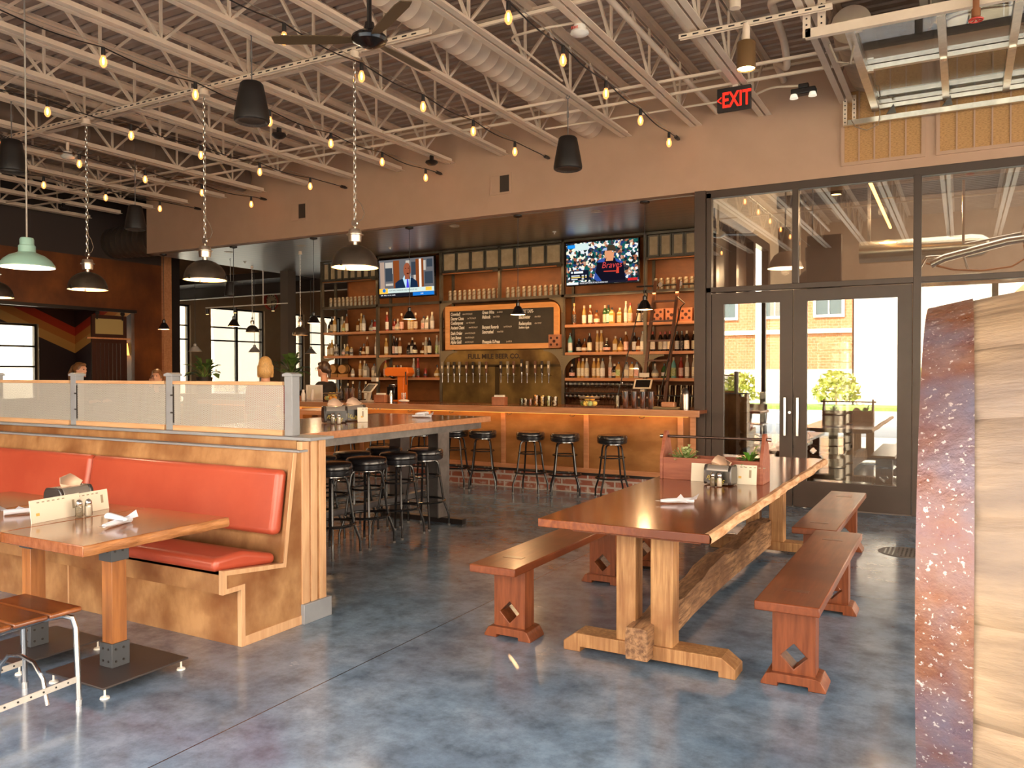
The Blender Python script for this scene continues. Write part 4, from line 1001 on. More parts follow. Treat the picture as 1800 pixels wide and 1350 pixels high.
# bottles ----------------------------------------------------------
BODY = {'amber': mat('amber_glass', (.20, .06, .012), rough=.08, coat=.6), 'dark': mat('dark_glass', (.018, .010, .008), rough=.08, coat=.6), 'green': mat('green_glass', (.035, .10, .03), rough=.08, coat=.6),
        'clear': mat('clear_glass', (.42, .38, .32), rough=.08, coat=.6), 'golden': mat('golden_glass', (.52, .28, .07), rough=.1, coat=.6), 'teal': mat('teal_ceramic', (.18, .48, .44), rough=.3), 'red': mat('red_glass', (.30, .03, .02), rough=.1, coat=.6)}
LAB = {'cream': mat('cream_label', (.78, .68, .48), (.60, .45, .28), 40, rough=.6, lo=.5, hi=.7), 'white': mat('white_label', (.84, .78, .68), (.55, .45, .38), 35, rough=.6, lo=.55, hi=.75), 'dark': mat('black_label', (.05, .04, .04), (.5, .4, .3), 50, rough=.5, lo=.55, hi=.65),
       'tan': mat('tan_label', (.62, .42, .22), (.80, .68, .46), 40, rough=.6), 'pink': mat('pink_label', (.70, .30, .22), (.82, .6, .5), 40, rough=.6), 'green': mat('green_label', (.30, .45, .10), (.7, .7, .4), 40, rough=.6), 'gold': mat('gold_label', (.62, .38, .08), (.8, .6, .25), 30, rough=.4)}
CAPM = {'black': black_m, 'gold': LAB['gold'], 'white': mat('cork_cap', (.70, .58, .42), rough=.6), 'red': mat('red_cap', (.40, .05, .03), rough=.4)}
SHAPES = {  # body radius, body height, total height
    'tall': (.036, .19, .31), 'wine': (.037, .19, .30), 'squat': (.046, .12, .22), 'round': (.055, .11, .22), 'square': (.042, .16, .25), 'long': (.032, .20, .345), 'mini': (.034, .10, .16)}
BASE = {}
def bottle_parts(shape):
    if shape in BASE: return BASE[shape]
    R, hb, H = SHAPES[shape]
    if shape == 'round': prof = [(0, 0), (R*.7, 0), (R, .03), (R, .08), (R*.75, hb), (.016, hb+.03), (.013, H-.02)]
    else: prof = [(0, 0), (R*.96, 0), (R, .008), (R, hb), (R*.8, hb+.03), (.015, hb+.065 if H-hb > .08 else hb+.04), (.0135, H-.02)]
    n = 4 if shape == 'square' else 18
    b = MB().lathe([(q[0]*(1.25 if n == 4 else 1), q[1]) for q in prof[:-3]]+prof[-3:], n)
    if n == 4: b.xform(Matrix.Rotation(PI/4, 4, 'Z'))
    l = MB()
    if n == 4: l.box(-R*.8, R*.8, -R*.91-.002, -R*.88, .03, hb-.03)
    else: l.lathe([(R+.001, .03), (R+.001, hb-.035)], 18, caps=False)
    c = MB().lathe([(.016, H-.045), (.0165, H), (0, H+.001)], 12, caps=False)
    BASE[shape] = (b, l, c); return BASE[shape]
CACHE = {}
def bottle(x, y, z, shape, body, label, cap, text_, grp):
    key = (shape, body, label, cap)
    if key not in CACHE:
        b, l, c = bottle_parts(shape)
        o = b.build('bottle', BODY[body]); lo = l.build('label', LAB[label], o); co = c.build('cap', CAPM[cap], o); CACHE[key] = (o, lo, co)
    else:
        a = CACHE[key]; o = a[0].copy(); COL.objects.link(o)
        for q in a[1:]:
            d = q.copy(); COL.objects.link(d); d.parent = o
    o.location = (x, y, z); o.rotation_euler = (0, 0, 0); tag(o, text_, 'bottle', grp); return o
# each entry: x, shape, body, label, cap
W = 'white'; K = 'black'; G = 'gold'; R_ = 'red'
SHELF = {
 (0, 0): [(-10.68, 'square', 'clear', 'white', W), (-10.62, 'squat', 'dark', 'tan', K), (-10.53, 'tall', 'dark', 'cream', K), (-10.42, 'tall', 'golden', 'cream', W), (-10.31, 'tall', 'clear', 'cream', W), (-10.22, 'squat', 'golden', 'green', W), (-10.12, 'long', 'amber', 'cream', K), (-9.91, 'square', 'amber', 'tan', W), (-9.81, 'long', 'golden', 'tan', G), (-9.71, 'tall', 'clear', 'white', K), (-9.60, 'round', 'clear', 'cream', K), (-9.49, 'squat', 'red', 'white', K)],
 (0, 1): [(-9.17, 'long', 'red', 'white', W), (-9.07, 'squat', 'red', 'pink', K), (-8.96, 'round', 'clear', 'cream', W), (-8.84, 'tall', 'amber', 'pink', W), (-8.74, 'long', 'golden', 'cream', W), (-8.64, 'tall', 'golden', 'tan', W), (-8.53, 'tall', 'amber', 'tan', W), (-8.42, 'square', 'clear', 'pink', K), (-8.30, 'square', 'clear', 'white', W), (-8.17, 'tall', 'clear', 'white', W), (-8.03, 'long', 'dark', 'white', K)],
 (1, 0): [(-10.71, 'tall', 'clear', 'white', R_), (-10.63, 'square', 'golden', 'cream', W), (-10.53, 'tall', 'golden', 'cream', W), (-10.38, 'squat', 'clear', 'dark', K), (-10.26, 'round', 'clear', 'pink', W), (-10.15, 'squat', 'golden', 'dark', W), (-10.01, 'mini', 'clear', 'dark', G), (-9.87, 'mini', 'dark', 'dark', K), (-9.75, 'round', 'amber', 'tan', K), (-9.63, 'long', 'amber', 'cream', W), (-9.50, 'long', 'clear', 'white', W)],
 (1, 1): [(-9.19, 'tall', 'golden', 'cream', G), (-9.09, 'long', 'dark', 'pink', K), (-8.99, 'tall', 'dark', 'white', K), (-8.88, 'tall', 'amber', 'cream', W), (-8.75, 'squat', 'dark', 'dark', W), (-8.64, 'tall', 'dark', 'white', W), (-8.55, 'squat', 'dark', 'cream', W), (-8.44, 'round', 'amber', 'cream', W), (-8.34, 'tall', 'clear', 'tan', W), (-8.23, 'wine', 'dark', 'cream', K), (-8.14, 'long', 'clear', 'green', W), (-8.03, 'long', 'clear', 'white', W)],
 (2, 0): [(-9.98, 'mini', 'clear', 'white', W), (-9.88, 'tall', 'golden', 'tan', W), (-9.74, 'tall', 'clear', 'cream', W), (-9.65, 'square', 'clear', 'white', K), (-9.55, 'square', 'clear', 'cream', K), (-9.43, 'round', 'clear', 'white', K)],
 (2, 1): [(-9.21, 'tall', 'golden', 'pink', R_), (-9.09, 'round', 'golden', 'gold', G), (-8.97, 'round', 'clear', 'dark', K), (-8.86, 'round', 'dark', 'tan', W), (-8.76, 'mini', 'dark', 'gold', G), (-8.61, 'long', 'clear', 'cream', W), (-8.48, 'long', 'red', 'dark', R_), (-8.39, 'mini', 'red', 'dark', R_), (-8.10, 'round', 'golden', 'cream', K)],
 (0, 3): [(-5.42, 'long', 'amber', 'dark', G), (-5.29, 'tall', 'golden', 'white', W), (-5.16, 'tall', 'amber', 'white', W), (-5.03, 'squat', 'amber', 'cream', K), (-4.93, 'wine', 'green', 'cream', W), (-4.85, 'wine', 'green', 'white', K), (-4.77, 'square', 'golden', 'cream', K), (-4.68, 'square', 'golden', 'tan', W), (-4.56, 'long', 'clear', 'white', W), (-4.47, 'tall', 'golden', 'pink', R_), (-4.37, 'wine', 'dark', 'cream', K), (-4.28, 'tall', 'dark', 'dark', K)],
 (1, 3): [(-5.49, 'tall', 'teal', 'white', K), (-5.38, 'squat', 'dark', 'white', K), (-5.26, 'round', 'amber', 'cream', K), (-5.15, 'wine', 'dark', 'cream', K), (-5.06, 'long', 'golden', 'tan', W), (-4.97, 'long', 'golden', 'tan', W), (-4.86, 'round', 'dark', 'pink', W), (-4.75, 'square', 'golden', 'cream', W), (-4.65, 'round', 'golden', 'gold', K), (-4.54, 'tall', 'amber', 'pink', W), (-4.44, 'wine', 'dark', 'white', K), (-4.35, 'squat', 'amber', 'cream', K), (-4.27, 'tall', 'clear', 'white', K)],
 (2, 3): [(-5.46, 'squat', 'dark', 'pink', W), (-5.38, 'tall', 'golden', 'cream', R_), (-5.29, 'tall', 'golden', 'cream', W), (-5.20, 'tall', 'clear', 'cream', W), (-5.12, 'tall', 'golden', 'tan', W), (-5.02, 'tall', 'golden', 'cream', G), (-4.93, 'tall', 'clear', 'white', K), (-4.84, 'long', 'clear', 'pink', W), (-4.75, 'squat', 'dark', 'tan', W), (-4.66, 'square', 'golden', 'green', K), (-4.56, 'square', 'clear', 'cream', K), (-4.46, 'square', 'golden', 'tan', K), (-4.36, 'square', 'clear', 'pink', K), (-4.26, 'square', 'clear', 'white', K)],
 (1, 4): [(-4.11, 'wine', 'dark', 'white', R_), (-4.02, 'wine', 'dark', 'cream', R_), (-3.93, 'wine', 'dark', 'white', R_), (-3.84, 'wine', 'dark', 'cream', R_), (-3.76, 'wine', 'dark', 'white', K), (-3.67, 'wine', 'dark', 'dark', K), (-3.58, 'wine', 'dark', 'white', W), (-3.50, 'wine', 'dark', 'cream', W), (-3.41, 'wine', 'dark', 'white', K), (-3.32, 'wine', 'dark', 'cream', K)],
 (2, 4): [(-4.07, 'round', 'clear', 'cream', W), (-3.96, 'squat', 'green', 'white', K), (-3.88, 'wine', 'green', 'green', R_), (-3.78, 'tall', 'teal', 'green', W), (-3.70, 'tall', 'red', 'pink', R_), (-3.59, 'long', 'clear', 'white', W), (-3.47, 'long', 'clear', 'cream', W), (-3.35, 'tall', 'clear', 'dark', K)]}
SN = ['top bottle shelf', 'middle bottle shelf', 'lowest bottle shelf']; BN = {0: 'far left bay', 1: 'bay under left television', 3: 'bay under right television', 4: 'bay behind ladder'}
AD = {'amber': 'amber', 'dark': 'dark', 'green': 'green', 'clear': 'clear', 'golden': 'golden', 'teal': 'teal', 'red': 'red'}
for (s, b), L in SHELF.items():
    for i, (x, shp, bd, lb, cp) in enumerate(L):
        bottle(x, YF+.13+.05*((i*5) % 3), SH[s]+.001, shp, bd, lb, cp, '%s bottle, %s label, %s on the %s, %s' % (AD[bd], lb, ordl(i, len(L)), SN[s], BN[b]), 'liquor bottles on the '+SN[s])
# mini barrels on the lowest shelf
bar_w = mat('small_barrel_wood', (.42, .20, .06), (.52, .27, .09), 8, rough=.4)
for i, x in enumerate((-10.47, -10.22)):
    t = thing('mini_barrel', ['small wooden barrel on a cradle, left one, behind the bartender', 'small wooden barrel on a cradle, right one, behind the bartender'][i], 'barrel', (x, YF+.18, SH[2]), .25, 'mini barrels on the lowest shelf')
    MB().lathe([(0, -.11), (.075, -.11), (.08, -.12), (.098, -.05), (.103, 0), (.098, .05), (.08, .12), (.075, .11), (0, .11)], 24, (0, 0, .155), 'y').build('body', bar_w, t)
    m = MB()
    for yy in (-.085, -.045, .045, .085): m.lathe([(.093 if abs(yy) > .06 else .101, yy-.008), (.095 if abs(yy) > .06 else .104, yy+.008)], 24, (0, 0, .155), 'y', caps=False)
    m.build('hoop', dark_m, t)
    MB().prism([(-.10, 0), (.10, 0), (.10, .07), (.05, .06), (-.05, .06), (-.10, .07)], -.08, -.05).prism([(-.10, 0), (.10, 0), (.10, .07), (.05, .06), (-.05, .06), (-.10, .07)], .05, .08).build('cradle', mat('cradle_wood', (.45, .21, .06), rough=.45), t)

# cans -------------------------------------------------------------
can_b = MB().lathe([(0, 0), (.026, 0), (.033, .008), (.033, .165), (.027, .178), (.026, .185), (.022, .180), (0, .180)], 16).build('beverage_can', mat('can_silver', (.26, .22, .17), rough=.4, metal=.3))
sw = MB()
for z in (.05, .11):
    for k in range(8):
        a0 = PI+PI*k/8; a1 = PI+PI*(k+1)/8; z0 = z+.045*k/8; z1 = z+.045*(k+1)/8; R = .0335
        sw.add([(R*math.cos(a0), R*math.sin(a0), z0), (R*math.cos(a1), R*math.sin(a1), z1), (R*math.cos(a1), R*math.sin(a1), z1+.02), (R*math.cos(a0), R*math.sin(a0), z0+.02)], [(0, 1, 2, 3)])
cs = sw.build('stripe', mat('can_stripe', (.16, .11, .06), rough=.5), can_b)
CANS = {'far left bay above bottles': [-10.50, -10.39, -10.29, -10.19, -10.09, -10.0, -9.9, -9.8, -9.7, -9.61, -9.51, -9.41],
        'left bay above the chalkboard': [-7.78, -7.68, -7.58, -7.48, -7.38, -7.29, -7.19, -7.09, -6.99, -6.90, -6.80],
        'right bay above the chalkboard': [-6.63, -6.53, -6.43, -6.32, -6.22, -6.12, -6.02, -5.92, -5.82, -5.72, -5.63],
        'bay above the ladder shelves': [-4.06, -3.97, -3.87, -3.78, -3.68, -3.59, -3.50]}
first = True
for nm, xs in CANS.items():
    for i, x in enumerate(xs):
        lab = 'silver striped tall can, %s in the row, %s' % (ordl(i, len(xs)), nm)
        if first: o = can_b; first = False
        else:
            o = can_b.copy(); COL.objects.link(o); c = cs.copy(); COL.objects.link(c); c.parent = o
        o.location = (x, YF+.12, 2.741); tag(o, lab, 'can', 'tall cans on the can shelves')

# glasses -----------------------------------------------------------
gl = glass_mat('glassware', (.92, .87, .78), .05, edge=.35)
wg = MB().lathe([(.03, 0), (.004, .008), (.004, .07), (.025, .09), (.036, .12), (.034, .16), (.03, .17)], 14, caps=False).build('stemmed_glass', gl)
tg = MB().lathe([(0, .003), (.028, .003), (.03, 0), (.040, .15), (.038, .15), (.028, .01), (0, .01)], 14, caps=False).build('pint_glass', gl)
def rowof(src, xs, y, z, what, where, grp, used=[]):
    for i, x in enumerate(xs):
        if src.name not in used: o = src; used.append(src.name)
        else: o = src.copy(); COL.objects.link(o)
        o.location = (x, y, z); tag(o, '%s, %s in the %s' % (what, ordl(i, len(xs)), where), 'glass', grp)
for z, w in ((1.0, 'bottom'), (1.19, 'top')):
    for k, y in enumerate((11.62, 11.74)):
        rowof(wg, [-5.50+.075*i for i in range(9)], y, z, 'stemmed glass', '%s %s row left under the shelves' % (w, ['front', 'rear'][k]), 'stemmed glasses under the right television bay')
        rowof(wg, [-4.78+.075*i for i in range(6)], y, z, 'stemmed glass', '%s %s row right under the shelves' % (w, ['front', 'rear'][k]), 'stemmed glasses under the right television bay')
MB().box(-5.54, -4.30, 11.58, 11.78, 1.172, 1.186).build('rack_shelf', dark_m).__setitem__('label', 'thin dark shelf holding the upper stemmed glasses')
bpy.data.objects['rack_shelf']['category'] = 'shelf'
for k, y in enumerate((11.60, 11.70)):
    rowof(tg, [-3.98+.085*i for i in range(8)], y, 1.0, 'upright pint glass', '%s lower row behind the ladder' % ['front', 'rear'][k], 'pint glasses behind the ladder')
rowof(tg, [-3.98+.085*i for i in range(8)], 11.64, 1.165, 'upright pint glass', 'upper row behind the ladder', 'pint glasses behind the ladder')
tag(MB().box(-4.03, -3.30, 11.58, 11.76, 1.152, 1.163).build('rack_shelf', dark_m), 'thin dark shelf under the upper pint glasses', 'shelf')

# ladder ------------------------------------------------------------
t = thing('rolling_ladder', 'dark rolling ladder leaning on the right bottle shelves', 'ladder', (0, 0, 0))
lw = mat('ladder_dark', (.10, .035, .015), rough=.35)
def lad(x, zz): return (x-.13*(2.85-zz)/2.0, 11.46-.30*(2.85-zz)/2.0, zz)
m = MB()
for x in (-3.97, -3.62): m.bar(lad(x, 2.86), lad(x, .02), .045, .03, (0, 1, 0)).build
m.build('side_rail', lw, t)
for k in range(9):
    z = 2.55-.29*k; a, b = lad(-3.97, z), lad(-3.62, z); MB().box(a[0], b[0], a[1]-.05, a[1]+.05, z-.012, z+.012).build('rung', lw, t)
MB().tube([(-4.30, 11.55, 2.80), (-2.82, 11.55, 2.80)], .014, 8).build('guide_rail', dark_m, t)
MB().tube([(-4.15, 11.40, 2.56), (-4.18, 11.34, 2.48), (-4.42, 11.0, 1.05)], .009, 8).tube([(-4.15, 11.40, 2.56), (-3.99, 11.40, 2.46)], .009, 8).tube([(-3.62, 11.40, 2.60), (-3.50, 11.36, 2.50), (-3.55, 11.34, 2.45), (-3.78, 11.0, 1.05)], .009, 8).build('handrail', dark_m, t)
MB().lathe([(0, -.02), (.035, -.02), (.035, .02), (0, .02)], 14, (-3.90, 11.48, 2.80), 'y').lathe([(0, -.02), (.035, -.02), (.035, .02), (0, .02)], 14, (-3.60, 11.48, 2.80), 'y').build('roller', chrome, t)

# sprinkler heads and recessed lights on the soffit
for x, y, s in ((-5.36, 10.9, 'near the right television'), (-8.45, 10.9, 'near the left television'), (-11.9, 10.9, 'in the bright part of the soffit')):
    tag(MB().lathe([(0, .0), (.03, 0), (.032, -.008), (.012, -.012), (.008, -.03), (.02, -.036), (0, -.038)], 14, (x, y, 3.62)).build('fire_sprinkler', white_m), 'small white sprinkler head on the soffit '+s, 'sprinkler')
for x, y, s in ((-4.2, 9.8, 'right of centre'), (-6.4, 9.75, 'above the chalkboard'), (-9.6, 10.0, 'left, near the column'), (-11.2, 9.9, 'far left bright part')):
    tag(MB().lathe([(.075, 0), (.08, -.006), (.055, -.006), (.05, 0)], 24, (x, y, 3.62), caps=False).lathe([(0, -.001), (.05, -.001)], 24, (x, y, 3.62), caps=False).build('recessed_light', mat('downlight_trim', (.55, .45, .36), rough=.4)), 'round recessed light flush in the soffit, '+s, 'ceiling light')

# ================================================================== TELEVISIONS
SCR = {}
def scr(c, s=1.0):
    k = tuple(c)+(s,)
    if k not in SCR: SCR[k] = emis('screen_%d' % len(SCR), c, s)
    return SCR[k]
def crowd_mat():
    m = bpy.data.materials.new('crowd_picture'); m.use_nodes = True; nt = m.node_tree; nt.nodes.clear()
    out = nt.nodes.new('ShaderNodeOutputMaterial'); e = nt.nodes.new('ShaderNodeEmission'); tc = nt.nodes.new('ShaderNodeTexCoord')
    v = nt.nodes.new('ShaderNodeTexVoronoi'); v.inputs['Scale'].default_value = 26; mp = nt.nodes.new('ShaderNodeMapping'); mp.inputs['Scale'].default_value = (1, 0, 1)
    nt.links.new(tc.outputs['Object'], mp.inputs[0]); nt.links.new(mp.outputs[0], v.inputs['Vector'])
    sp = nt.nodes.new('ShaderNodeSeparateColor'); nt.links.new(v.outputs['Color'], sp.inputs[0])
    cr = nt.nodes.new('ShaderNodeValToRGB'); cr.color_ramp.interpolation = 'CONSTANT'; el = cr.color_ramp.elements
    cols = [(0, (.01, .02, .025)), (.22, (.01, .10, .09)), (.40, (.35, .12, .06)), (.50, (.02, .05, .16)), (.60, (.75, .78, .80)), (.74, (.55, .30, .20)), (.82, (.05, .04, .05)), (.92, (.85, .80, .60))]
    el[0].color = (*cols[0][1], 1); el[1].position = cols[1][0]; el[1].color = (*cols[1][1], 1)
    for p, c in cols[2:]: q = el.new(p); q.color = (*c, 1)
    nt.links.new(sp.outputs[0], cr.inputs[0]); nt.links.new(cr.outputs[0], e.inputs[0]); e.inputs[1].default_value = .9
    nt.links.new(e.outputs[0], out.inputs[0]); m.cycles.emission_sampling = 'NONE'
    return m
def tv(x0, x1, z0, z1, label, tilt=.04):
    t = thing('television', label, 'television', ((x0+x1)/2, 11.52, (z0+z1)/2)); t.rotation_euler = (tilt, 0, 0)
    w, h = (x1-x0)/2, (z1-z0)/2
    MB().box(-w, w, 0, .05, -h, h).build('housing', black_m, t, .004)
    MB().box(-.15, .15, .05, .12, -.12, .12).build('wall_mount', dark_m, t)
    return t, w, h
def rect(t, w, h, u0, u1, v0, v1, c, lay=1, s=1.0, name='picture'):   # screen fractions
    x0, x1, z0, z1 = -w+.015+u0*2*(w-.015), -w+.015+u1*2*(w-.015), -h+.02+v0*(2*h-.035), -h+.02+v1*(2*h-.035)
    return (x0, x1, -.0005*lay-.0006, -.0005*lay, z0, z1)
def layer(t, w, h, items, c, lay, s=1.0, name='picture'):
    m = MB()
    for it in items:
        if len(it) == 4 and not isinstance(it[0], tuple): m.box(*rect(t, w, h, *it, c, lay))
        else:
            P = [(-w+.015+u*2*(w-.015), -h+.02+v*(2*h-.035)) for u, v in it]; m.prism(P, -.0005*lay-.0006, -.0005*lay)
    return m.build(name, scr(c, s), t, merge=False)
def ell(cx, cy_, rx, ry, n=16): return [(cx+rx*math.cos(2*PI*k/n), cy_+ry*math.sin(2*PI*k/n)) for k in range(n)]
t, w, h = tv(-9.19, -7.97, 2.84, 3.53, 'left television showing a news presenter in a dark suit and blue tie')
layer(t, w, h, [(0, 1, 0, 1)], (.12, .115, .12), 1, 1, 'screen')
layer(t, w, h, [(.02, .10, .18, .95)], (.36, .25, .19), 2)
layer(t, w, h, [(.12, .26, .62, .93), (.12, .26, .30, .36), (.78, .86, .66, .92), (.64, .70, .30, .85), (.50, .58, .50, .95)], (.45, .40, .34), 3)
layer(t, w, h, [(.12, .25, .42, .78), (.60, .68, .55, .90), (.84, .98, .30, .62), (.88, .98, .74, .95)], (.035, .045, .06), 4)
layer(t, w, h, [(.27, .38, .18, .97), (.68, .74, .18, .97), (.78, .82, .18, .97)], (.20, .05, .012), 5)
layer(t, w, h, [(.74, .78, .18, .97)], (.75, .68, .60), 5)
layer(t, w, h, [[(.30, .18), (.30, .36), (.36, .43), (.50, .50), (.62, .47), (.70, .38), (.72, .18)]], (.008, .020, .05), 6, 1, 'suit')
layer(t, w, h, [[(.47, .55), (.44, .47), (.50, .18), (.57, .18), (.585, .50), (.57, .55)]], (.42, .62, .72), 7, 1, 'shirt')
layer(t, w, h, [[(.515, .45), (.54, .45), (.56, .18), (.50, .18)]], (.06, .05, .60), 8, 1, 'tie')
layer(t, w, h, [ell(.525, .70, .068, .19), [(.48, .45), (.58, .45), (.57, .60), (.48, .60)]], (.27, .075, .035), 9, 1, 'face')
layer(t, w, h, [ell(.535, .60, .022, .02), ell(.50, .74, .012, .012), ell(.55, .74, .012, .012)], (.05, .012, .006), 10, 1, 'features')
layer(t, w, h, [(0, 1, .10, .22)], (.55, .66, .62), 11, 1, 'banner')
layer(t, w, h, [(.0, .16, .09, .23), (.85, .96, .12, .215)], (.90, .48, .06), 12)
layer(t, w, h, [ell(.09, .175, .03, .05), (.62, 1, .0, .09)], (.01, .16, .55), 13)
layer(t, w, h, [(0, .62, .0, .09)], (.01, .01, .015), 13)
text('HOW WILL WARRIORS FARE WITHOUT KD?', .036, (-w+.23, -.008, -h+.115), scr((.10, .11, .12)), t, sx=.86, depth=.0005)
text('ESPN   FINAL  110  104   SCORES', .028, (-w+.05, -.008, -h+.04), scr((.8, .8, .8)), t, sx=.8, depth=.0005)
text('LIVE', .032, (w-.30, -.008, -h+.04), scr((.8, .85, .9)), t, sx=1, depth=.0005)
t, w, h = tv(-5.47, -4.25, 2.86, 3.54, 'right television showing a ballplayer in dark jersey before a crowd')
m = MB(); m.box(*rect(t, w, h, 0, 1, 0, 1, 0, 1)); m.build('screen', crowd_mat(), t)
layer(t, w, h, [(.12, .32, .82, .98)], (.55, .68, .66), 2)
layer(t, w, h, [(.02, .13, .88, .96)], (.01, .25, .75), 3)
layer(t, w, h, [[(.40, .02), (.42, .30), (.44, .50), (.52, .58), (.68, .58), (.80, .46), (.83, .02)]], (.006, .005, .012), 3, 1, 'jersey')
layer(t, w, h, [[(.44, .50), (.46, .56), (.55, .60), (.54, .50)], [(.69, .58), (.80, .47), (.78, .44), (.70, .50)], [(.39, .12), (.41, .28), (.50, .06), (.45, .03)]], (.03, .07, .30), 4, 1, 'sleeve')
layer(t, w, h, [ell(.60, .70, .055, .13), [(.56, .52), (.66, .52), (.68, .72), (.58, .70)]], (.62, .26, .13), 5, 1, 'face')
layer(t, w, h, [[(.575, .76), (.575, .86), (.61, .90), (.68, .89), (.70, .82), (.70, .73), (.64, .76)], ], (.045, .032, .018), 6, 1, 'cap')
layer(t, w, h, [[(.51, .77), (.53, .82), (.58, .84), (.58, .77)]], (.30, .40, .62), 7, 1, 'visor')
text('Braves', .135, (.0, -.006, -.09), scr((.55, .05, .05)), t, name='jersey_lettering', sx=.92, shear=.25, depth=.0006)
layer(t, w, h, [[(.53, .27), (.70, .26), (.70, .285), (.53, .29)], [(.70, .22), (.74, .22), (.74, .36), (.71, .36)]], (.60, .05, .03), 10, 1, 'tomahawk')
layer(t, w, h, [(.05, .32, .10, .34)], (.006, .008, .02), 11, 1, 'score_box')
layer(t, w, h, [(.07, .19, .20, .225), (.22, .25, .20, .225), (.27, .29, .20, .225), (.07, .16, .12, .145), (.22, .25, .12, .145), (.11, .24, .27, .32), ell(.08, .295, .015, .025)], (.7, .72, .75), 12)
layer(t, w, h, [(.07, .20, .16, .185), (.22, .25, .16, .185), (.27, .29, .16, .185)], (.85, .60, .15), 12)
layer(t, w, h, [(.01, .99, .0, .055)], (.01, .01, .02), 12); layer(t, w, h, [(.01, .17, .0, .055)], (.7, .75, .8), 13); layer(t, w, h, [(.86, .99, .03, .09)], (.55, .02, .02), 14)
text('GRAND SLAM DRIVES IN THE GO-AHEAD RUN', .03, (-w+.24, -.0085, -h+.028), scr((.8, .8, .8)), t, sx=.75, depth=.0005)

# ================================================================== THINGS ON THE BAR
BT = 1.0755
def glassjar(x, y, lab, content, h=.13, r=.035, kind='garnish_jar'):
    t = thing(kind, lab, 'jar', (x, y, BT), 0, None)
    MB().lathe([(0, .002), (r*.9, .002), (r, .01), (r, h), (r*.95, h), (r*.92, .01)], 16, caps=False).build('glass', gl, t)
    m = MB(); rnd = random.Random(int(abs(x)*1000))
    for k in range(7): m.ball((rnd.uniform(-.4, .4)*r, rnd.uniform(-.4, .4)*r, .02+k*h*.13), (r*.5, r*.5, r*.42), 8, 6)
    m.build('contents', content, t)
gc = [mat('olive_green', (.12, .16, .03), rough=.4), mat('cream_onion', (.80, .70, .50), rough=.4), mat('cherry_pink', (.62, .25, .16), rough=.4), mat('orange_slices', (.90, .38, .05), rough=.5), mat('lemon_slices', (.88, .62, .12), rough=.5), mat('lime_slices', (.50, .58, .22), rough=.5), mat('straw_white', (.80, .76, .68), rough=.5)]
for i, (x, lab, c, hh, r_) in enumerate([(-5.00, 'small jar of green olives on the bar', 0, .09, .028), (-4.94, 'small jar of cream onions on the bar, between olives and cherries', 1, .085, .03), (-4.87, 'small jar of pink cherries on the bar', 2, .085, .03), (-4.785, 'jar heaped with orange slices on the bar', 3, .14, .04), (-4.70, 'jar heaped with lemon slices on the bar', 4, .135, .04), (-4.61, 'jar of green lime wedges on the bar', 5, .13, .038), (-4.52, 'glass of white straws at the right end of the garnish jars', 6, .12, .035)]):
    glassjar(x, 9.20, lab, gc[c], hh, r_)
holder_m = wood_holes
def caddy(x, y, label):
    t = thing('wooden_caddy', label, 'caddy', (x, y, BT), .1, 'small wooden caddies on the bar')
    MB().box(-.09, .09, -.06, -.045, 0, .11).box(-.09, .09, .045, .06, 0, .11).box(-.09, -.075, -.045, .045, 0, .11).box(.075, .09, -.045, .045, 0, .11).box(-.075, .075, -.045, .045, 0, .012).build('box', holder_m, t, .002)
    MB().box(-.065, .065, -.03, .03, .014, .135).build('napkins', paper, t)
caddy(-5.36, 9.25, 'small holed wooden napkin caddy on the bar, left of the garnish jars')
caddy(-7.42, 9.35, 'small wooden napkin caddy on the bar in front of the till')
def bowl(x, y, label, fruits, z=BT):
    t = thing('fruit_basket', label, 'fruit basket', (x, y, z))
    m = MB()
    for k, (R, zz) in enumerate(((.06, .01), (.10, .045), (.12, .085))): m.ring((0, 0, zz), R, .004, 24, 6)
    for k in range(16): a = 2*PI*k/16; m.bar((.06*math.cos(a), .06*math.sin(a), .01), (.12*math.cos(a), .12*math.sin(a), .085), .004)
    m.ring((0, 0, .12), .115, .014, 24, 6)
    m.build('wire_frame', mat('wire_brown', (.16, .10, .06), rough=.4), t)
    for k, (dx, dy, dz_, c, nm) in enumerate(fruits):
        f = MB().ball((0, 0, 0), (.036, .034, .033), 14, 10).build(nm, gc[c]); f.location = (x+dx, y+dy, z+dz_)
        tag(f, 'single %s in the basket, %s, %s' % (nm.replace('_', ' '), ['leftmost low', 'centre low', 'right low', 'rightmost low', 'left top', 'right top', 'back low'][k], label.split(',')[-1].strip()), 'fruit', 'fruits in wire baskets')
bowl(-4.05, 9.22, 'wire fruit basket of lemons and limes, on the bar right of the garnish jars', [(-.065, -.045, .05, 0, 'lime'), (-.02, -.07, .05, 4, 'lemon'), (.035, -.065, .05, 5, 'lime'), (.08, -.03, .052, 4, 'lemon'), (-.03, 0, .105, 4, 'lemon'), (.035, .0, .105, 3, 'orange'), (0, .05, .05, 4, 'lemon')])
bowl(-8.32, 9.30, 'wire fruit basket of oranges and lemons, on the bar in front of the bartender', [(-.065, -.045, .05, 4, 'lemon'), (-.02, -.07, .05, 5, 'lime'), (.035, -.065, .05, 3, 'orange'), (.08, -.03, .052, 3, 'orange'), (-.03, 0, .105, 4, 'lemon'), (.035, .0, .105, 4, 'lemon'), (0, .05, .05, 0, 'lime')])
def shaker(x, y, label, h=.17, glassy=False):
    t = thing('mixing_tin', label, 'mixing tin', (x, y, BT), 0, 'steel mixing tins on the bar')
    MB().lathe([(0, .002), (.032, .002), (.034, .006), (.045, h), (.046, h+.003), (.043, h), (.032, .01)], 20, caps=False).build('cup', gl if glassy else chrome, t)
    return t
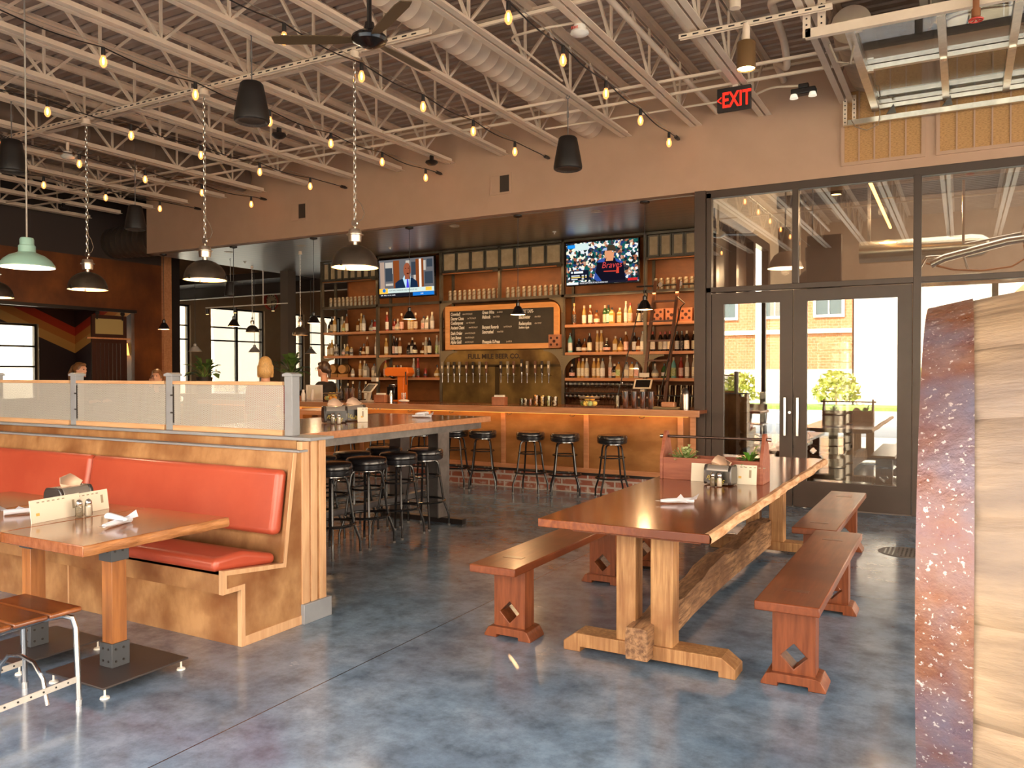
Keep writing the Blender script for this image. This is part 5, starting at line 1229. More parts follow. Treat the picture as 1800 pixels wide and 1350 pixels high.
for i, (x, s) in enumerate(((-3.68, 'leftmost glass one of the bar tools'), (-3.57, 'second, behind the ladder foot'), (-3.46, 'third of the bar tools'), (-3.35, 'fourth of the bar tools'), (-3.25, 'rightmost of the bar tools'))):
    shaker(x, 9.22, 'tall mixing tin, '+s, .20 if i else .15, i == 0)
for x, s in ((-8.02, 'left of pair by bartender'), (-7.93, 'right of pair by bartender')): shaker(x, 9.3, 'tall steel mixing tin, '+s, .2)
t = thing('steel_dispenser', 'dark rounded steel dispenser at the right end of the bar', 'dispenser', (-2.86, 9.3, BT))
MB().lathe([(0, 0), (.055, 0), (.055, .17), (.045, .22), (.02, .25), (0, .255)], 24).build('body', mat('dark_chrome', (.25, .22, .20), rough=.2, metal=1), t)
t = thing('wood_tray', 'wooden tray with short handle and a brown block near the bar end', 'tray', (-3.05, 9.28, BT))
MB().box(-.2, .14, -.08, .08, 0, .02).build('base', mat('tray_green', (.22, .16, .07), rough=.5), t); MB().box(-.08, .08, -.05, .05, .02, .08).build('block', fir_bar, t, .01)
def till(x, y, z, label, rz, white=True):
    t = thing('till_tablet', label, 'tablet', (x, y, z), rz)
    wm = mat('till_white', (.62, .54, .44), rough=.3)
    MB().box(-.10, .10, -.07, .07, 0, .02).prism([(-.02, .02), (.02, .02), (.05, .16), (.01, .16)], -.03, .03, 'yz').box(-.07, .07, .10, .14, .30, .36).build('stand', wm, t)
    s = MB().box(-.13, .13, -.008, .008, -.09, .09); s.xform(Matrix.Translation((0, .03, .20)) @ Matrix.Rotation(-.75, 4, 'X')); s.build('tablet_frame', wm, t, .004)
    s = MB().box(-.105, .105, -.0095, -.008, -.07, .07); s.xform(Matrix.Translation((0, .03, .20)) @ Matrix.Rotation(-.75, 4, 'X')); s.build('screen', black_m, t)
till(-7.75, 9.45, BT, 'white tablet till on a stand, left of the orange juicer', -.35)
till(-3.98, 10.92, 1.14, 'tablet till with pale frame behind the mixing tins', .1)
tag(MB().box(-4.10, -3.84, 10.84, 11.0, 0, 1.14).build('pedestal', dark_m), 'dark pedestal under the till behind the mixing tins', 'pedestal')
# juicer
orange_p = mat('juicer_orange', (.85, .19, .02), rough=.35)
t = thing('juice_press', 'bright orange citrus press behind the bar, below the left television', 'juicer', (-8.65, 11.30, 1.0))
MB().box(-.14, .16, -.02, .16, 0, .03).box(.02, .16, .02, .14, .03, .46).build('column', orange_p, t, .01)
MB().prism([(-.22, .48), (-.18, .44), (.24, .44), (.30, .50), (.26, .60), (-.18, .60), (-.22, .56)], -.04, .16).build('press_head', orange_p, t, .015)
MB().lathe([(.02, .40), (.09, .44), (.09, .46), (.02, .46)], 20, (-.09, .05, 0)).lathe([(.05, .20), (.085, .28), (.085, .30)], 20, (-.09, .05, 0), caps=False).build('cup', chrome, t)
MB().box(-.17, -.01, -.03, .13, .03, .26).build('hopper', black_m, t, .01)
MB().tube([(.26, -.06, .52), (.28, -.07, .30)], .010, 8).build('lever', dark_m, t)
# row of bottles on the back counter below left shelves
for i, (x, shp, bd, lb, cp) in enumerate([(-10.15, 'tall', 'golden', 'tan', K), (-10.02, 'tall', 'dark', 'dark', K), (-9.86, 'tall', 'dark', 'cream', W), (-9.74, 'long', 'dark', 'dark', W), (-9.58, 'long', 'dark', 'dark', K), (-9.44, 'long', 'dark', 'white', W), (-9.34, 'tall', 'clear', 'dark', W)]):
    bottle(x, 11.45, 1.001, shp, bd, lb, cp, '%s bottle with %s label standing on the back counter, %s, behind the bartender' % (bd, lb, ordl(i, 7)), 'bottles on the back counter')
t = thing('salt_stack', 'white folded towel with a glass of straws left of the taps', 'towel', (-7.05, 9.4, BT)); MB().ball((0, 0, .025), (.09, .06, .025), 14, 8).build('towel', white_m, t); MB().lathe([(0, .04), (.03, .04), (.034, .14), (.03, .14)], 14, caps=False).build('glass', gl, t)
for i, (x, y, s) in enumerate(((-8.95, 9.35, 'next to the fruit basket by the bartender'), (-8.85, 9.45, 'behind the screen post end'), (-7.28, 9.4, 'right of the white till'))):
    tag(MB().lathe([(0, 0), (.03, 0), (.032, .10), (.02, .14), (.02, .17), (0, .175)], 16, (x, y, BT)).build('squeeze_bottle', white_m if i < 2 else chrome), 'small bottle on the bar '+s, 'bottle')
t = thing('glass_rack', 'round dark rack holding upturned stemmed glasses at the bar, left', 'glass rack', (-9.2, 9.35, BT))
MB().lathe([(0, 0), (.16, 0), (.16, .07), (0, .07)], 24).build('base', fir_bar, t); MB().tube([(0, 0, .07), (0, 0, .36)], .008, 8).build('pole', dark_m, t)
for k in range(6):
    g = wg.copy(); COL.objects.link(g); 
    for kk in ('label', 'category', 'group'):
        if kk in g: del g[kk]
    g.name = 'upturned_glass'; g.parent = t; a = k*PI/3; g.location = (.09*math.cos(a), .09*math.sin(a), .10)
t = thing('picture_frame', 'pale framed card with dots standing on the bar behind the post', 'frame', (-8.98, 9.62, BT), .15)
MB().rframe(-.15, .15, 0, .24, .02, 0, .02).build('frame', white_m, t); MB().box(-.13, .13, .008, .012, .02, .22).build('card', paper, t)

# ================================================================== BOOTH AND HALF WALL
t = thing('half_wall', 'fir and plywood half wall with grey caps and grey base at its end', 'half wall', (0, 0, 0))
XL = -7.6
MB().box(XL, -3.50, 3.615, 3.79, 0, 1.04).box(XL, -3.56, 3.66, 3.79, 1.04, 1.10).build('core', ply_l, t)
MB().box(XL, -3.44, 3.56, 3.63, 1.040, 1.052).build('lower_cap', grey_m, t)
MB().box(XL, -3.42, 3.63, 3.84, 1.103, 1.122).build('upper_cap', grey_m, t, .003)
MB().box(-3.50, -3.458, 3.60, 3.66, .12, 1.10).box(-3.50, -3.470, 3.66, 3.675, .12, 1.10).box(-3.50, -3.456, 3.675, 3.725, .12, 1.10).box(-3.50, -3.452, 3.745, 3.80, .12, 1.10).build('corner_board', fir, t, .002)
MB().box(-3.50, -3.462, 3.725, 3.745, .12, 1.10).build('infill', ply_l, t)
MB().box(-3.51, -3.44, 3.595, 3.835, 0, .12).build('base_plate', grey_m, t, .003)
MB().box(-3.50, -3.47, 3.80, 3.83, .02, .06).build('floor_socket', dark_m, t)
# perforated privacy screen
def mesh_mat():
    m = bpy.data.materials.new('perforated_metal'); m.use_nodes = True; nt = m.node_tree; b = nt.nodes['Principled BSDF']; out = nt.nodes['Material Output']
    b.inputs['Base Color'].default_value = (.58, .55, .50, 1); b.inputs['Roughness'].default_value = .45; b.inputs['Metallic'].default_value = .2
    tc = nt.nodes.new('ShaderNodeTexCoord'); mp = nt.nodes.new('ShaderNodeMapping'); mp.inputs['Rotation'].default_value = (0, PI/4, 0); mp.inputs['Scale'].default_value = (105, 0, 105)
    v = nt.nodes.new('ShaderNodeTexVoronoi'); v.inputs['Scale'].default_value = 1; v.inputs['Randomness'].default_value = 0
    lt = nt.nodes.new('ShaderNodeMath'); lt.operation = 'LESS_THAN'; lt.inputs[1].default_value = .33
    tr = nt.nodes.new('ShaderNodeBsdfTransparent'); mx = nt.nodes.new('ShaderNodeMixShader')
    nt.links.new(tc.outputs['Object'], mp.inputs[0]); nt.links.new(mp.outputs[0], v.inputs['Vector']); nt.links.new(v.outputs['Distance'], lt.inputs[0])
    nt.links.new(lt.outputs[0], mx.inputs[0]); nt.links.new(b.outputs[0], mx.inputs[1]); nt.links.new(tr.outputs[0], mx.inputs[2]); nt.links.new(mx.outputs[0], out.inputs[0])
    return m
pm = mesh_mat()
posts = [-3.66, -4.775, -5.865, -6.95]
for i, x in enumerate(posts):
    q = thing('screen_post', 'grey steel post with a flat cap, '+['at the right end of the half wall', 'between the first and second screens', 'between the second and third screens', 'outside the left edge'][i], 'post', (x, 3.725, 1.122), 0, 'grey posts on the half wall')
    MB().box(-.033, .033, -.033, .033, 0, .385).build('post', grey_m, q, .003); MB().box(-.043, .043, -.043, .043, .37, .385).prism([(-.043, .385), (.043, .385), (.01, .395), (-.01, .395)], -.043, .043).build('cap', grey_m, q, .002)
for i in range(3):
    a, b = posts[i+1]+.045, posts[i]-.045
    q = thing('privacy_screen', 'perforated metal screen with fir rails on the half wall, '+['nearest the high table', 'middle one', 'leftmost one'][i], 'screen', (a, 3.70, 1.122), 0, 'perforated screens on the half wall')
    MB().box(0, b-a, -.015, .015, .0, .035).box(0, b-a, -.015, .015, .315, .338).build('rail', fir_x, q, .002)
    MB().box(.0, b-a, -.001, .001, .035, .315).build('mesh_panel', pm, q)
    MB().bar((-.012, 0, .05), (-.012, 0, .30), .010).tube([(-.02, -.012, .12), (.0, -.016, .12)], .006, 6).tube([(-.02, -.012, .24), (.0, -.016, .24)], .006, 6).build('latch', dark_m, q)

t = thing('booth_bench', 'plywood banquette with fir edging and red vinyl cushions against the half wall', 'booth', (0, 0, 0))
XB0, XB1 = XL, -3.462
MB().box(XB0, XB1-.03, 3.135, 3.15, 0, .33).box(XB0, XB1-.03, 3.035, 3.15, .315, .33).box(XB0, XB1-.03, 3.02, 3.04, .315, .44).add(
    [(XB0, 3.02, .44), (XB1-.03, 3.02, .44), (XB1-.03, 3.46, .395), (XB0, 3.46, .395), (XB0, 3.02, .42), (XB1-.03, 3.02, .42), (XB1-.03, 3.46, .375), (XB0, 3.46, .375)],
    [(0, 1, 2, 3), (4, 7, 6, 5), (0, 4, 5, 1), (1, 5, 6, 2), (2, 6, 7, 3), (3, 7, 4, 0)]).build('base', ply_l, t)
MB().box(-5.05, -5.04, 3.13, 3.136, 0, .44).build('seam', fir, t)
MB().prism([(3.46, .395), (3.58, 1.04), (3.615, 1.04), (3.615, .395)], XB0, XB1-.03, 'yz').build('back_board', ply_l, t)
prof = [(3.137, .0), (3.137, .318), (3.01, .318), (3.01, .446), (3.445, .396), (3.535, 1.04), (3.612, 1.04), (3.612, 0)]
MB().prism(prof, XB1-.032, XB1-.006, 'yz').build('end_panel', ply_l, t)
# fir edging that follows the profile
def strip(pts, w, x0, x1):
    m = MB()
    inn = []
    n = len(pts)
    for i in range(n):
        p = Vector(pts[i]); d0 = (p-Vector(pts[i-1])).normalized() if i else (Vector(pts[1])-p).normalized(); d1 = (Vector(pts[i+1])-p).normalized() if i < n-1 else d0
        nrm = Vector((-d0.y-d1.y, d0.x+d1.x)); nrm.normalize(); k = w/max(.3, nrm.dot(Vector((-d0.y, d0.x)))); inn.append(p-nrm*k)
    for i in range(n-1):
        m.prism([tuple(pts[i]), tuple(pts[i+1]), tuple(inn[i+1]), tuple(inn[i])], x0, x1, 'yz')
    return m
st_ = [(3.133, 0.0), (3.133, .318), (3.006, .318), (3.006, .450), (3.447, .402), (3.50, .78), (3.537, 1.04)]
strip(st_, .028, XB1-.034, XB1-.001).prism([(3.16, 0), (3.16, .055), (3.612, .055), (3.612, 0)], XB1-.034, XB1-.001, 'yz').build('edge_trim', fir, t, .002)
def cushion(name, x0, x1, corners, parent, b=.028):
    m = MB().prism(corners, x0+.004, x1-.004, 'yz'); o = m.build(name, vinyl_red, parent, b, seg=5); return o
for x0, x1 in ((-5.31, -3.505), (-7.12, -5.31)):
    cushion('back_cushion', x0, x1, [(3.405, .565), (3.49, .555), (3.545, .935), (3.47, .945)], t, .035)
    cushion('seat_cushion', x0, x1, [(2.988, .438), (3.43, .395), (3.44, .455), (3.20, .515), (2.995, .512)], t, .03)

# ================================================================== DINING TABLES (left)
def dining_table(x, y, label):
    t = thing('dining_table', label, 'table', (x, y, 0), 0, 'dining tables along the booth')
    m = MB(); n = 16; a, b, y0, y1 = -.36, .285, -.365, .445
    R = [(b+.006*math.sin(k*1.7)+.004*math.sin(k*3.1), y0+(y1-y0)*k/n) for k in range(n+1)]
    m.prism([(a, y1), (a, y0)]+R, .70, .75, 'xy'); m.build('top', tabA_w, t, .003)
    m = MB(); vs = []
    for k in range(n+1): q = R[k]; vs += [(q[0]+.001, q[1], .702), (q[0]+.007, q[1], .715), (q[0]+.005, q[1], .738), (q[0]+.001, q[1], .748)]
    m.add(vs, [(4*k+j, 4*k+4+j, 4*k+5+j, 4*k+1+j) for k in range(n) for j in range(3)]); m.build('live_edge', mat('dining_edge', (.24, .085, .022), (.50, .21, .07), 12, (1, .5, 4), rough=.45, bump=.8), t)
    MB().box(-.055, .025, -.05, .03, .06, .70).build('post', mat('dining_post', (.25, .085, .02), (.40, .15, .038), 8, (4, 4, .3), rough=.35, coat=.3), t, .002)
    g = mat('post_collar', (.06, .064, .072), rough=.45)
    MB().box(-.064, .034, -.059, .039, .585, .70).build('collar', g, t, .002); MB().box(-.064, .034, -.059, .039, .06, .178).build('collar', g, t, .002)
    m = MB()
    for z in (.635, .09, .15):
        for d in (-.036, .006): m.lathe([(0, -.003), (.006, -.003), (.006, 0), (0, 0)], 8, (d, -.059, z), 'y'); m.lathe([(0, 0), (.006, 0), (.006, .003), (0, .003)], 8, (.034, d-.002, z), 'x')
    m.build('bolt', dark_m, t)
    MB().box(-.225, .225, -.235, .235, .05, .060).build('base_plate', mat('base_plate_brown', (.055, .042, .040), (.07, .055, .05), 5, rough=.35, metal=.3), t, .002)
    for dx in (-.20, .20):
        for dy in (-.21, .21): MB().lathe([(0, 0), (.022, 0), (.02, .008), (.008, .012), (.005, .016), (.005, .05), (0, .05)], 12, (dx, dy, 0)).build('levelling_foot', white_m, t)
    return t
dining_table(-3.68, 2.54, 'wooden dining table on a square post, nearest, with menus and a cutlery roll')
dining_table(-4.335, 2.52, 'wooden dining table on a square post, second from right, beside the booth')
dining_table(-5.02, 2.52, 'wooden dining table on a square post, third along the booth at the left edge')

# chair in the foreground
t = thing('dining_chair', 'chair with plank wood seat and bent chrome tube legs, lower left', 'chair', (-3.72, 2.0, 0))
cw = mat('chair_wood', (.20, .055, .014), (.34, .11, .03), 6, (.3, 4, 4), rough=.18, coat=.5, c3=(.15, .04, .01), s3=3)
for k in range(3):
    y = .235-.155*k; m = MB().box(-.225, .225, y-.150, y, .432, .455); m.build('seat_plank', cw, t, .009, seg=3)
for s in (-1, 1):
    MB().tube([(s*.15, .10, .418), (s*.17, .17, .420), (s*.195, .205, .405), (s*.205, .215, .36), (s*.213, .222, .02)], .0125, 10).tube([(s*.213, .222, .0), (s*.213, .222, .03)], .0145, 10).build('front_leg', chrome, t)
    MB().tube([(s*.15, .10, .418), (s*.19, -.18, .42), (s*.2, -.21, .40), (s*.21, -.26, .02)], .0125, 10).tube([(s*.21, -.26, .0), (s*.21, -.26, .03)], .0145, 10).build('rear_leg', chrome, t)
    m = MB().bar((s*.214, .21, .125), (s*.21, -.26, .105), .004, .028); b = m.build('perforated_stretcher', alu, t)
    m = MB()
    for k in range(8): m.lathe([(0, -.0035), (.0045, -.0035), (.0045, .0035), (0, .0035)], 8, (s*.213, .17-.055*k, .123-.0023*k), 'x')
    m.build('hole', dark_m, b)
    MB().tube([(s*.19, -.20, .42), (s*.2, -.25, .62), (s*.2, -.28, .84)], .0125, 10).build('back_post', chrome, t)
MB().tube([(-.20, .085, .05), (-.17, .085, .16), (-.10, .085, .22), (.0, .085, .235), (.10, .085, .22), (.17, .085, .16), (.20, .085, .05)], .009, 8).build('brace', chrome, t)
MB().box(-.21, .21, -.30, -.28, .66, .84).build('backrest', cw, t, .008, seg=3)

# ================================================================== TABLE-TOP THINGS
def dispenser(x, y, z, rz, label, s=1.0):
    t = thing('napkin_dispenser', label, 'napkin dispenser', (x, y, z), rz, 'napkin dispensers'); t.scale = (s, s, s)
    w = .095
    P = [(-.06, .005), (.06, .005), (.065, .03), (.06, .11), (.045, .135), (-.045, .135), (-.06, .11), (-.065, .03)]
    MB().prism(P, -w, -w+.02, 'yz').prism(P, w-.02, w, 'yz').build('end_cap', mat('smoked_plastic', (.035, .028, .026), rough=.15, coat=.5), t, .006)
    MB().prism([(q[0]*.96, q[1]*.985) for q in P], -w+.02, w-.02, 'yz').build('body', mat('dispenser_steel', (.40, .37, .34), rough=.25, metal=.7), t, .004)
    MB().box(-w+.012, w-.012, -.0675, -.062, .02, .098).build('side_panel', mat('dispenser_card', (.03, .028, .026), rough=.25), t); MB().box(-w+.012, w-.012, .062, .0675, .02, .098).build('side_panel', MATS['dispenser_card'], t)
    ym = mat('yellow_print', (.80, .68, .12), rough=.5)
    text('FULL MILE', .044, (-w+.022, -.068, .040), ym, t, sx=.62, shear=.25, rot=(PI/2, .25, 0), depth=.0008)
    text('BEER CO.', .026, (-w+.06, -.068, .024), ym, t, sx=.62, shear=.25, rot=(PI/2, .25, 0), depth=.0008)
    text('FULL MILE', .044, (w-.022, .068, .040), ym, t, name='rear_lettering', sx=.62, shear=.25, rot=(PI/2, .25, PI), depth=.0008)
    n = MB(); 
    n.add([(-.05, -.02, .12), (.045, -.01, .12), (.055, -.03, .155), (.03, .0, .185), (-.01, -.02, .20), (-.045, .01, .18), (-.06, -.01, .15)], [(0, 1, 2, 3, 4, 5, 6)])
    n.add([(-.04, .01, .12), (.05, .02, .12), (.075, .01, .15), (.02, .03, .172), (-.03, .02, .165)], [(0, 1, 2, 3, 4)])
    o = n.build('napkin', kraft, t); sl = o.modifiers.new('thick', 'SOLIDIFY'); sl.thickness = .002
    return t
def shaker_pair(x, y, z, label, d=(.026, .01)):
    for k in (0, 1):
        t = thing('pepper_shaker' if k == 0 else 'salt_shaker', ('glass pepper shaker with chrome top ' if k == 0 else 'glass salt shaker with chrome top ')+label, 'shaker', (x+d[0]*(k*2-1), y+d[1]*(k*2-1), z), 0, 'salt and pepper shakers')
        MB().lathe([(0, .003), (.018, .003), (.02, .006), (.019, .06), (.015, .07)], 8, caps=False).build('glass', gl, t)
        MB().lathe([(0, .004), (.0165, .004), (.016, .056), (0, .056)], 8).build('filling', mat('salt', (.88, .86, .84), rough=.7) if k else mat('pepper', (.42, .38, .32), (.25, .22, .18), 90, rough=.8), t)
        MB().lathe([(.016, .066), (.018, .07), (.016, .082), (.008, .092), (0, .094)], 12).build('cap', chrome, t)
def menu_card(x, y, z, rz, w, h, label, hue=paper, marks=True):
    t = thing('menu_card', label, 'menu', (x, y, z), rz, 'menu cards'); t.rotation_euler = (-.14, 0, rz)
    MB().box(-w/2, w/2, -.002, .002, 0, h).build('sheet', hue, t)
    if marks:
        dk = mat('print_grey', (.35, .29, .20), rough=.6); m = MB()
        m.box(w/2-.05, w/2-.035, -.003, -.002, h*.35, h*.75); 
        for k in range(6): m.box(-w/2+.04+k*.03, -w/2+.055+k*.03, -.003, -.002, h-.018, h-.012)
        m.build('print', dk, t); MB().box(-w/2+.03, -w/2+.05, -.003, -.002, h*.3, h*.42).build('mark', mat('print_gold', (.72, .45, .12), rough=.6), t)
def cutlery(x, y, z, rz, label, fork=True, crossed=False):
    t = thing('cutlery_roll', label, 'cutlery roll', (x, y, z), rz, 'napkin cutlery rolls')
    def roll(a, L, zz):
        m = MB(); pts = [(-L/2, 0, zz), (-L*.3, 0, zz+.001), (0, 0, zz+.002), (L*.3, 0, zz+.001), (L/2, 0, zz)]
        m.tube(pts, [.012, .017, .019, .021, .024], 10); m.xform(Matrix.Rotation(a, 4, 'Z')); m.v = [(v[0], v[1], zz+(v[2]-zz)*.75) for v in m.v]; return m
    m = roll(0, .19, .016)
    if crossed:
        q = roll(1.1, .16, .040); m.add(q.v, q.f)
    m.add([(.06, -.02, .02), (.10, -.05, .03), (.125, -.02, .06), (.11, .02, .03)], [(0, 1, 2, 3)]); m.add([(-.02, -.02, .02), (.05, -.05, .012), (.03, .03, .05)], [(0, 1, 2)])
    m.build('napkin', napkin, t)
    f = MB()
    for k in range(4): f.bar((-.09, -.009+.006*k, .016), (-.125, -.010+.0065*k, .018), .002)
    f.build('fork', chrome, t)
LT = .7605
# planter box with handle on the long table
t = thing('planter_caddy', 'cedar planter box with a metal bar handle holding plants on the long table', 'planter', (-1.505, 5.60, .76), 0)
x0, x1, y0, y1 = -.345, .325, -.10, .12
MB().box(x0, x1, y0, y0+.018, 0, .155).box(x0, x1, y1-.018, y1, 0, .155).box(x0+.02, x1-.02, y0+.018, y1-.018, 0, .012).build('side_board', cedar, t, .002)
for s, xx in ((0, x0-.022), (1, x1)): MB().prism([(y0-.004, 0), (y1+.004, 0), (y1+.004, .155), (.045, .32), (.03, .335), (-.01, .335), (-.025, .32), (y0-.004, .155)], xx, xx+.022, 'yz').build('end_board', cedar, t, .002)
MB().tube([(x0-.05, .01, .295), (x1+.05, .01, .295)], .010, 12).build('handle', mat('handle_bar', (.10, .07, .06), rough=.25, metal=.8), t)
MB().tube([(x1+.03, .01, .295), (x1+.055, .01, .295)], .014, 12).tube([(x0-.055, .01, .295), (x0-.03, .01, .295)], .014, 12).build('end_nut', chrome, t)
MB().box(x0, x1, y0+.018, y1-.018, .10, .13).build('soil', mat('soil', (.035, .022, .014), rough=.9, bump=.6, c2=(.06, .04, .02), scale=60), t)
def plant(name, label, x, y, z, leaves, m, stem=None):
    t = thing(name, label, 'plant', (x, y, z)); mb = MB(); sm_ = MB()
    for (a, e, L, w_, b_) in leaves:
        d = Vector((math.cos(a)*math.cos(e), math.sin(a)*math.cos(e), math.sin(e))); s_ = Vector((-math.sin(a), math.cos(a), 0)); o = d*b_
        k = [o+d*(L*f)+Vector((0, 0, -L*.45*f*f)) for f in (0, .3, .65, 1)]
        up = Vector((0, 0, w_*.25))
        mb.add([k[0], k[1]+s_*w_*.8+up, k[1]-s_*w_*.8+up, k[2]+s_*w_+up, k[2]-s_*w_+up, k[3], k[1], k[2]], [(0, 1, 6), (0, 6, 2), (1, 3, 7, 6), (6, 7, 4, 2), (3, 5, 7), (7, 5, 4)])
        sm_.tube([(0, 0, 0), o], .0025 if L < .3 else .006, 5)
    mb.build('leaf', m, t, merge=False); sm_.build('stem', mat('green_stem', (.14, .22, .05), rough=.5), t)
    return t
rnd = random.Random(3)
lv = mat('bright_leaf', (.10, .30, .03), (.24, .48, .07), 20, rough=.35); lv2 = mat('variegated_leaf', (.30, .42, .12), (.66, .70, .40), 60, rough=.5)
plant('small_houseplant', 'bright green leafy plant at the right end of the planter box', -1.27, 5.60, .88, [(rnd.uniform(0, 2*PI), rnd.uniform(.2, 1.3), rnd.uniform(.07, .12), rnd.uniform(.016, .024), rnd.uniform(.01, .05)) for k in range(26)]+[(.4, 1.25, .17, .022, .05)], lv)
plant('small_houseplant', 'pale speckled bushy plant at the left end of the planter box', -1.72, 5.60, .88, [(rnd.uniform(0, 2*PI), rnd.uniform(.1, 1.4), rnd.uniform(.02, .035), rnd.uniform(.011, .016), rnd.uniform(.03, .115)) for k in range(110)], lv2)
plant('succulent', 'tiny grey-green succulent in the middle of the planter box', -1.55, 5.57, .89, [(rnd.uniform(0, 2*PI), rnd.uniform(.1, 1.3), .02, .006, .008) for k in range(50)], mat('succulent_green', (.10, .18, .12), rough=.5))
dispenser(-1.415, 5.40, LT, -.12, 'smoky napkin dispenser on the long table in front of the planter')
shaker_pair(-1.415, 5.285, LT, 'in front of the dispenser on the long table', (.022, .0))
menu_card(-1.56, 5.475, LT, .0, .16, .125, 'cream menu card left of the dispenser on the long table', marks=False)
menu_card(-1.27, 5.475, LT, .0, .15, .13, 'cream menu card right of the dispenser on the long table', marks=True)
cutlery(-1.43, 4.50, LT, .55, 'white napkin cutlery roll lying alone on the long table')
# dining table A
DT = .7505
dispenser(-4.27, 2.66, DT, 1.72, 'chrome sided napkin dispenser with smoky ends behind the menus, near the booth', 1.1)
menu_card(-4.135, 2.51, DT, 1.74, .30, .118, 'long cream menu standing in front of the napkin dispenser near the booth')
menu_card(-4.185, 2.72, DT, 1.74, .27, .112, 'cream menu standing behind the shakers, right of the longer menu')
shaker_pair(-4.085, 2.625, DT, 'in front of the menus near the booth', (.006, .022))
cutlery(-3.70, 2.55, DT, 1.9, 'crossed white napkin and forks on the nearest dining table', crossed=True)
cutlery(-4.45, 2.52, DT, 4.3, 'white napkin cutlery roll at the left edge, beside the menus')

# ================================================================== HIGH TABLE
t = thing('high_table', 'long high table with fir edge on a raw steel frame behind the booth', 'table', (0, 0, 0))
MB().box(-5.52, -4.16, 3.86, 6.93, 1.03, 1.072).build('top', table_w, t)
MB().box(-4.16, -4.13, 3.86, 6.95, 1.02, 1.073).box(-5.55, -5.52, 3.86, 6.95, 1.02, 1.073).box(-5.52, -4.16, 6.92, 6.95, 1.02, 1.073).build('edge_band', fir_bar, t, .003)
MB().box(-4.24, -4.20, 3.9, 6.88, .955, 1.02).box(-5.48, -5.44, 3.9, 6.88, .955, 1.02).box(-5.44, -4.24, 6.70, 6.74, .955, 1.02).build('apron', steel_m, t)
MB().box(-4.72, -4.60, 6.70, 6.86, .05, 1.02).box(-5.21, -5.07, 6.70, 6.86, .05, 1.02).build('leg', mat('table_leg_steel', (.13, .12, .125), (.18, .17, .17), 6, rough=.4, metal=.6), t)
MB().box(-4.60, -4.585, 6.68, 6.88, .05, 1.02).build('leg_flange', steel_m, t)
MB().box(-5.35, -4.33, 6.72, 6.80, .0, .05).build('foot', dark_m, t)
MB().box(-4.83, -4.77, 3.9, 6.72, .26, .31).build('foot_rail', MATS['table_leg_steel'], t)
HT_ = 1.0735
dispenser(-4.82, 5.42, HT_, .9, 'front napkin dispenser of a pair on the high table', 1.1)
dispenser(-4.83, 5.68, HT_, .9, 'rear napkin dispenser of a pair on the high table', 1.1)
shaker_pair(-4.70, 5.30, HT_, 'on the high table in front of the dispensers', (.022, .012))
menu_card(-4.67, 5.62, HT_, .75, .09, .13, 'small cream card leaning beside the dispensers on the high table')
cutlery(-4.60, 6.42, HT_, .35, 'white napkin cutlery roll at the far end of the high table', crossed=True)
# a second high table deep at the left of the bar
t = thing('far_table', 'fir edged high table seen through the gap behind the end post', 'table', (-6.6, 7.4, 0))
MB().box(-.45, .15, -.35, .35, 1.02, 1.07).build('top', fir_bar, t, .003); MB().box(-.3, -.2, -.05, .05, 0, 1.02).build('post', fir_bar, t); MB().box(-.5, .0, -.25, .25, 0, .03).build('foot', dark_m, t)

# ================================================================== LONG TABLE AND BENCHES
t = thing('long_table', 'long trestle table with live edge top and reclaimed beam stretcher', 'table', (0, 0, 0))
m = MB(); n = 40; rr = random.Random(5); edge = []
for k in range(n+1):
    y = 3.705+3.695*k/n; edge.append((-1.022+.004*math.sin(y*4.1)+.003*math.sin(y*9.7+1)+rr.uniform(-.003, .003), y))
m.prism([(-1.92, 7.40), (-1.92, 3.705)]+edge, .716, .76, 'xy').build('top', table_w, t, .004)
m = MB(); vs = []
for k, (x, y) in enumerate(edge):
    j = rr.uniform(-.004, .004); vs += [(x-.002, y, .712), (x+.010+j, y, .722), (x+.012+j, y, .742), (x-.002, y, .7615), (x-.02-abs(j)*2, y, .7625)]
m.add(vs, [(5*k+j, 5*k+5+j, 5*k+6+j, 5*k+1+j) for k in range(n) for j in range(4)]).build('live_edge', edge_w, t)
MB().box(-1.75, -1.08, 3.76, 3.90, .700, .716).box(-1.75, -1.08, 6.85, 7.2, .69, .716).build('batten', bench_leg, t)
MB().box(-1.60, -1.49, 3.99, 4.10, .09, .716).build('leg', post_w, t, .006)
MB().box(-1.41, -1.29, 3.99, 4.10, .09, .716).build('leg', post_w, t, .006)
for dy in (6.93,):
    MB().box(-1.60, -1.49, dy, dy+.11, .09, .716).build('leg', post_w, t, .006)
    MB().box(-1.41, -1.29, dy, dy+.11, .09, .716).build('leg', post_w, t, .006)
for y in (3.97, 6.91):
    MB().prism([(-1.90, .03), (-1.90, .05), (-1.83, .10), (-1.035, .10), (-.965, .05), (-.965, .0), (-1.05, 0), (-1.05, .028), (-1.80, .028), (-1.80, 0), (-1.90, 0)], y, y+.15).build('foot_beam', post_w, t, .004)
m = MB(); vs = []; n = 34; rr = random.Random(9)
for k in range(n+1):
    y = 3.88+3.22*k/n; e = .006; zt = .212+.10*k/n*.55+(0.018*math.sin(y*5)+rr.uniform(-.008, .008) if k > 3 else 0)
    for (dx, z) in ((-.058, .045), (.058, .045), (.062+rr.uniform(-e, e), (zt+.045)/2), (.056, zt-.008), (.02, zt+rr.uniform(-e, e)), (-.056, zt-.005), (-.062, .13)): vs.append((-1.455+dx+.01*math.sin(y*2), y, z+(.02 if k > 3 else 0)*min(1, (k-3)/6)))
fs = [(7*k+j, 7*k+(j+1) % 7, 7*k+7+(j+1) % 7, 7*k+7+j) for k in range(n) for j in range(7)]+[tuple(range(6, -1, -1)), tuple(7*n+j for j in range(7))]
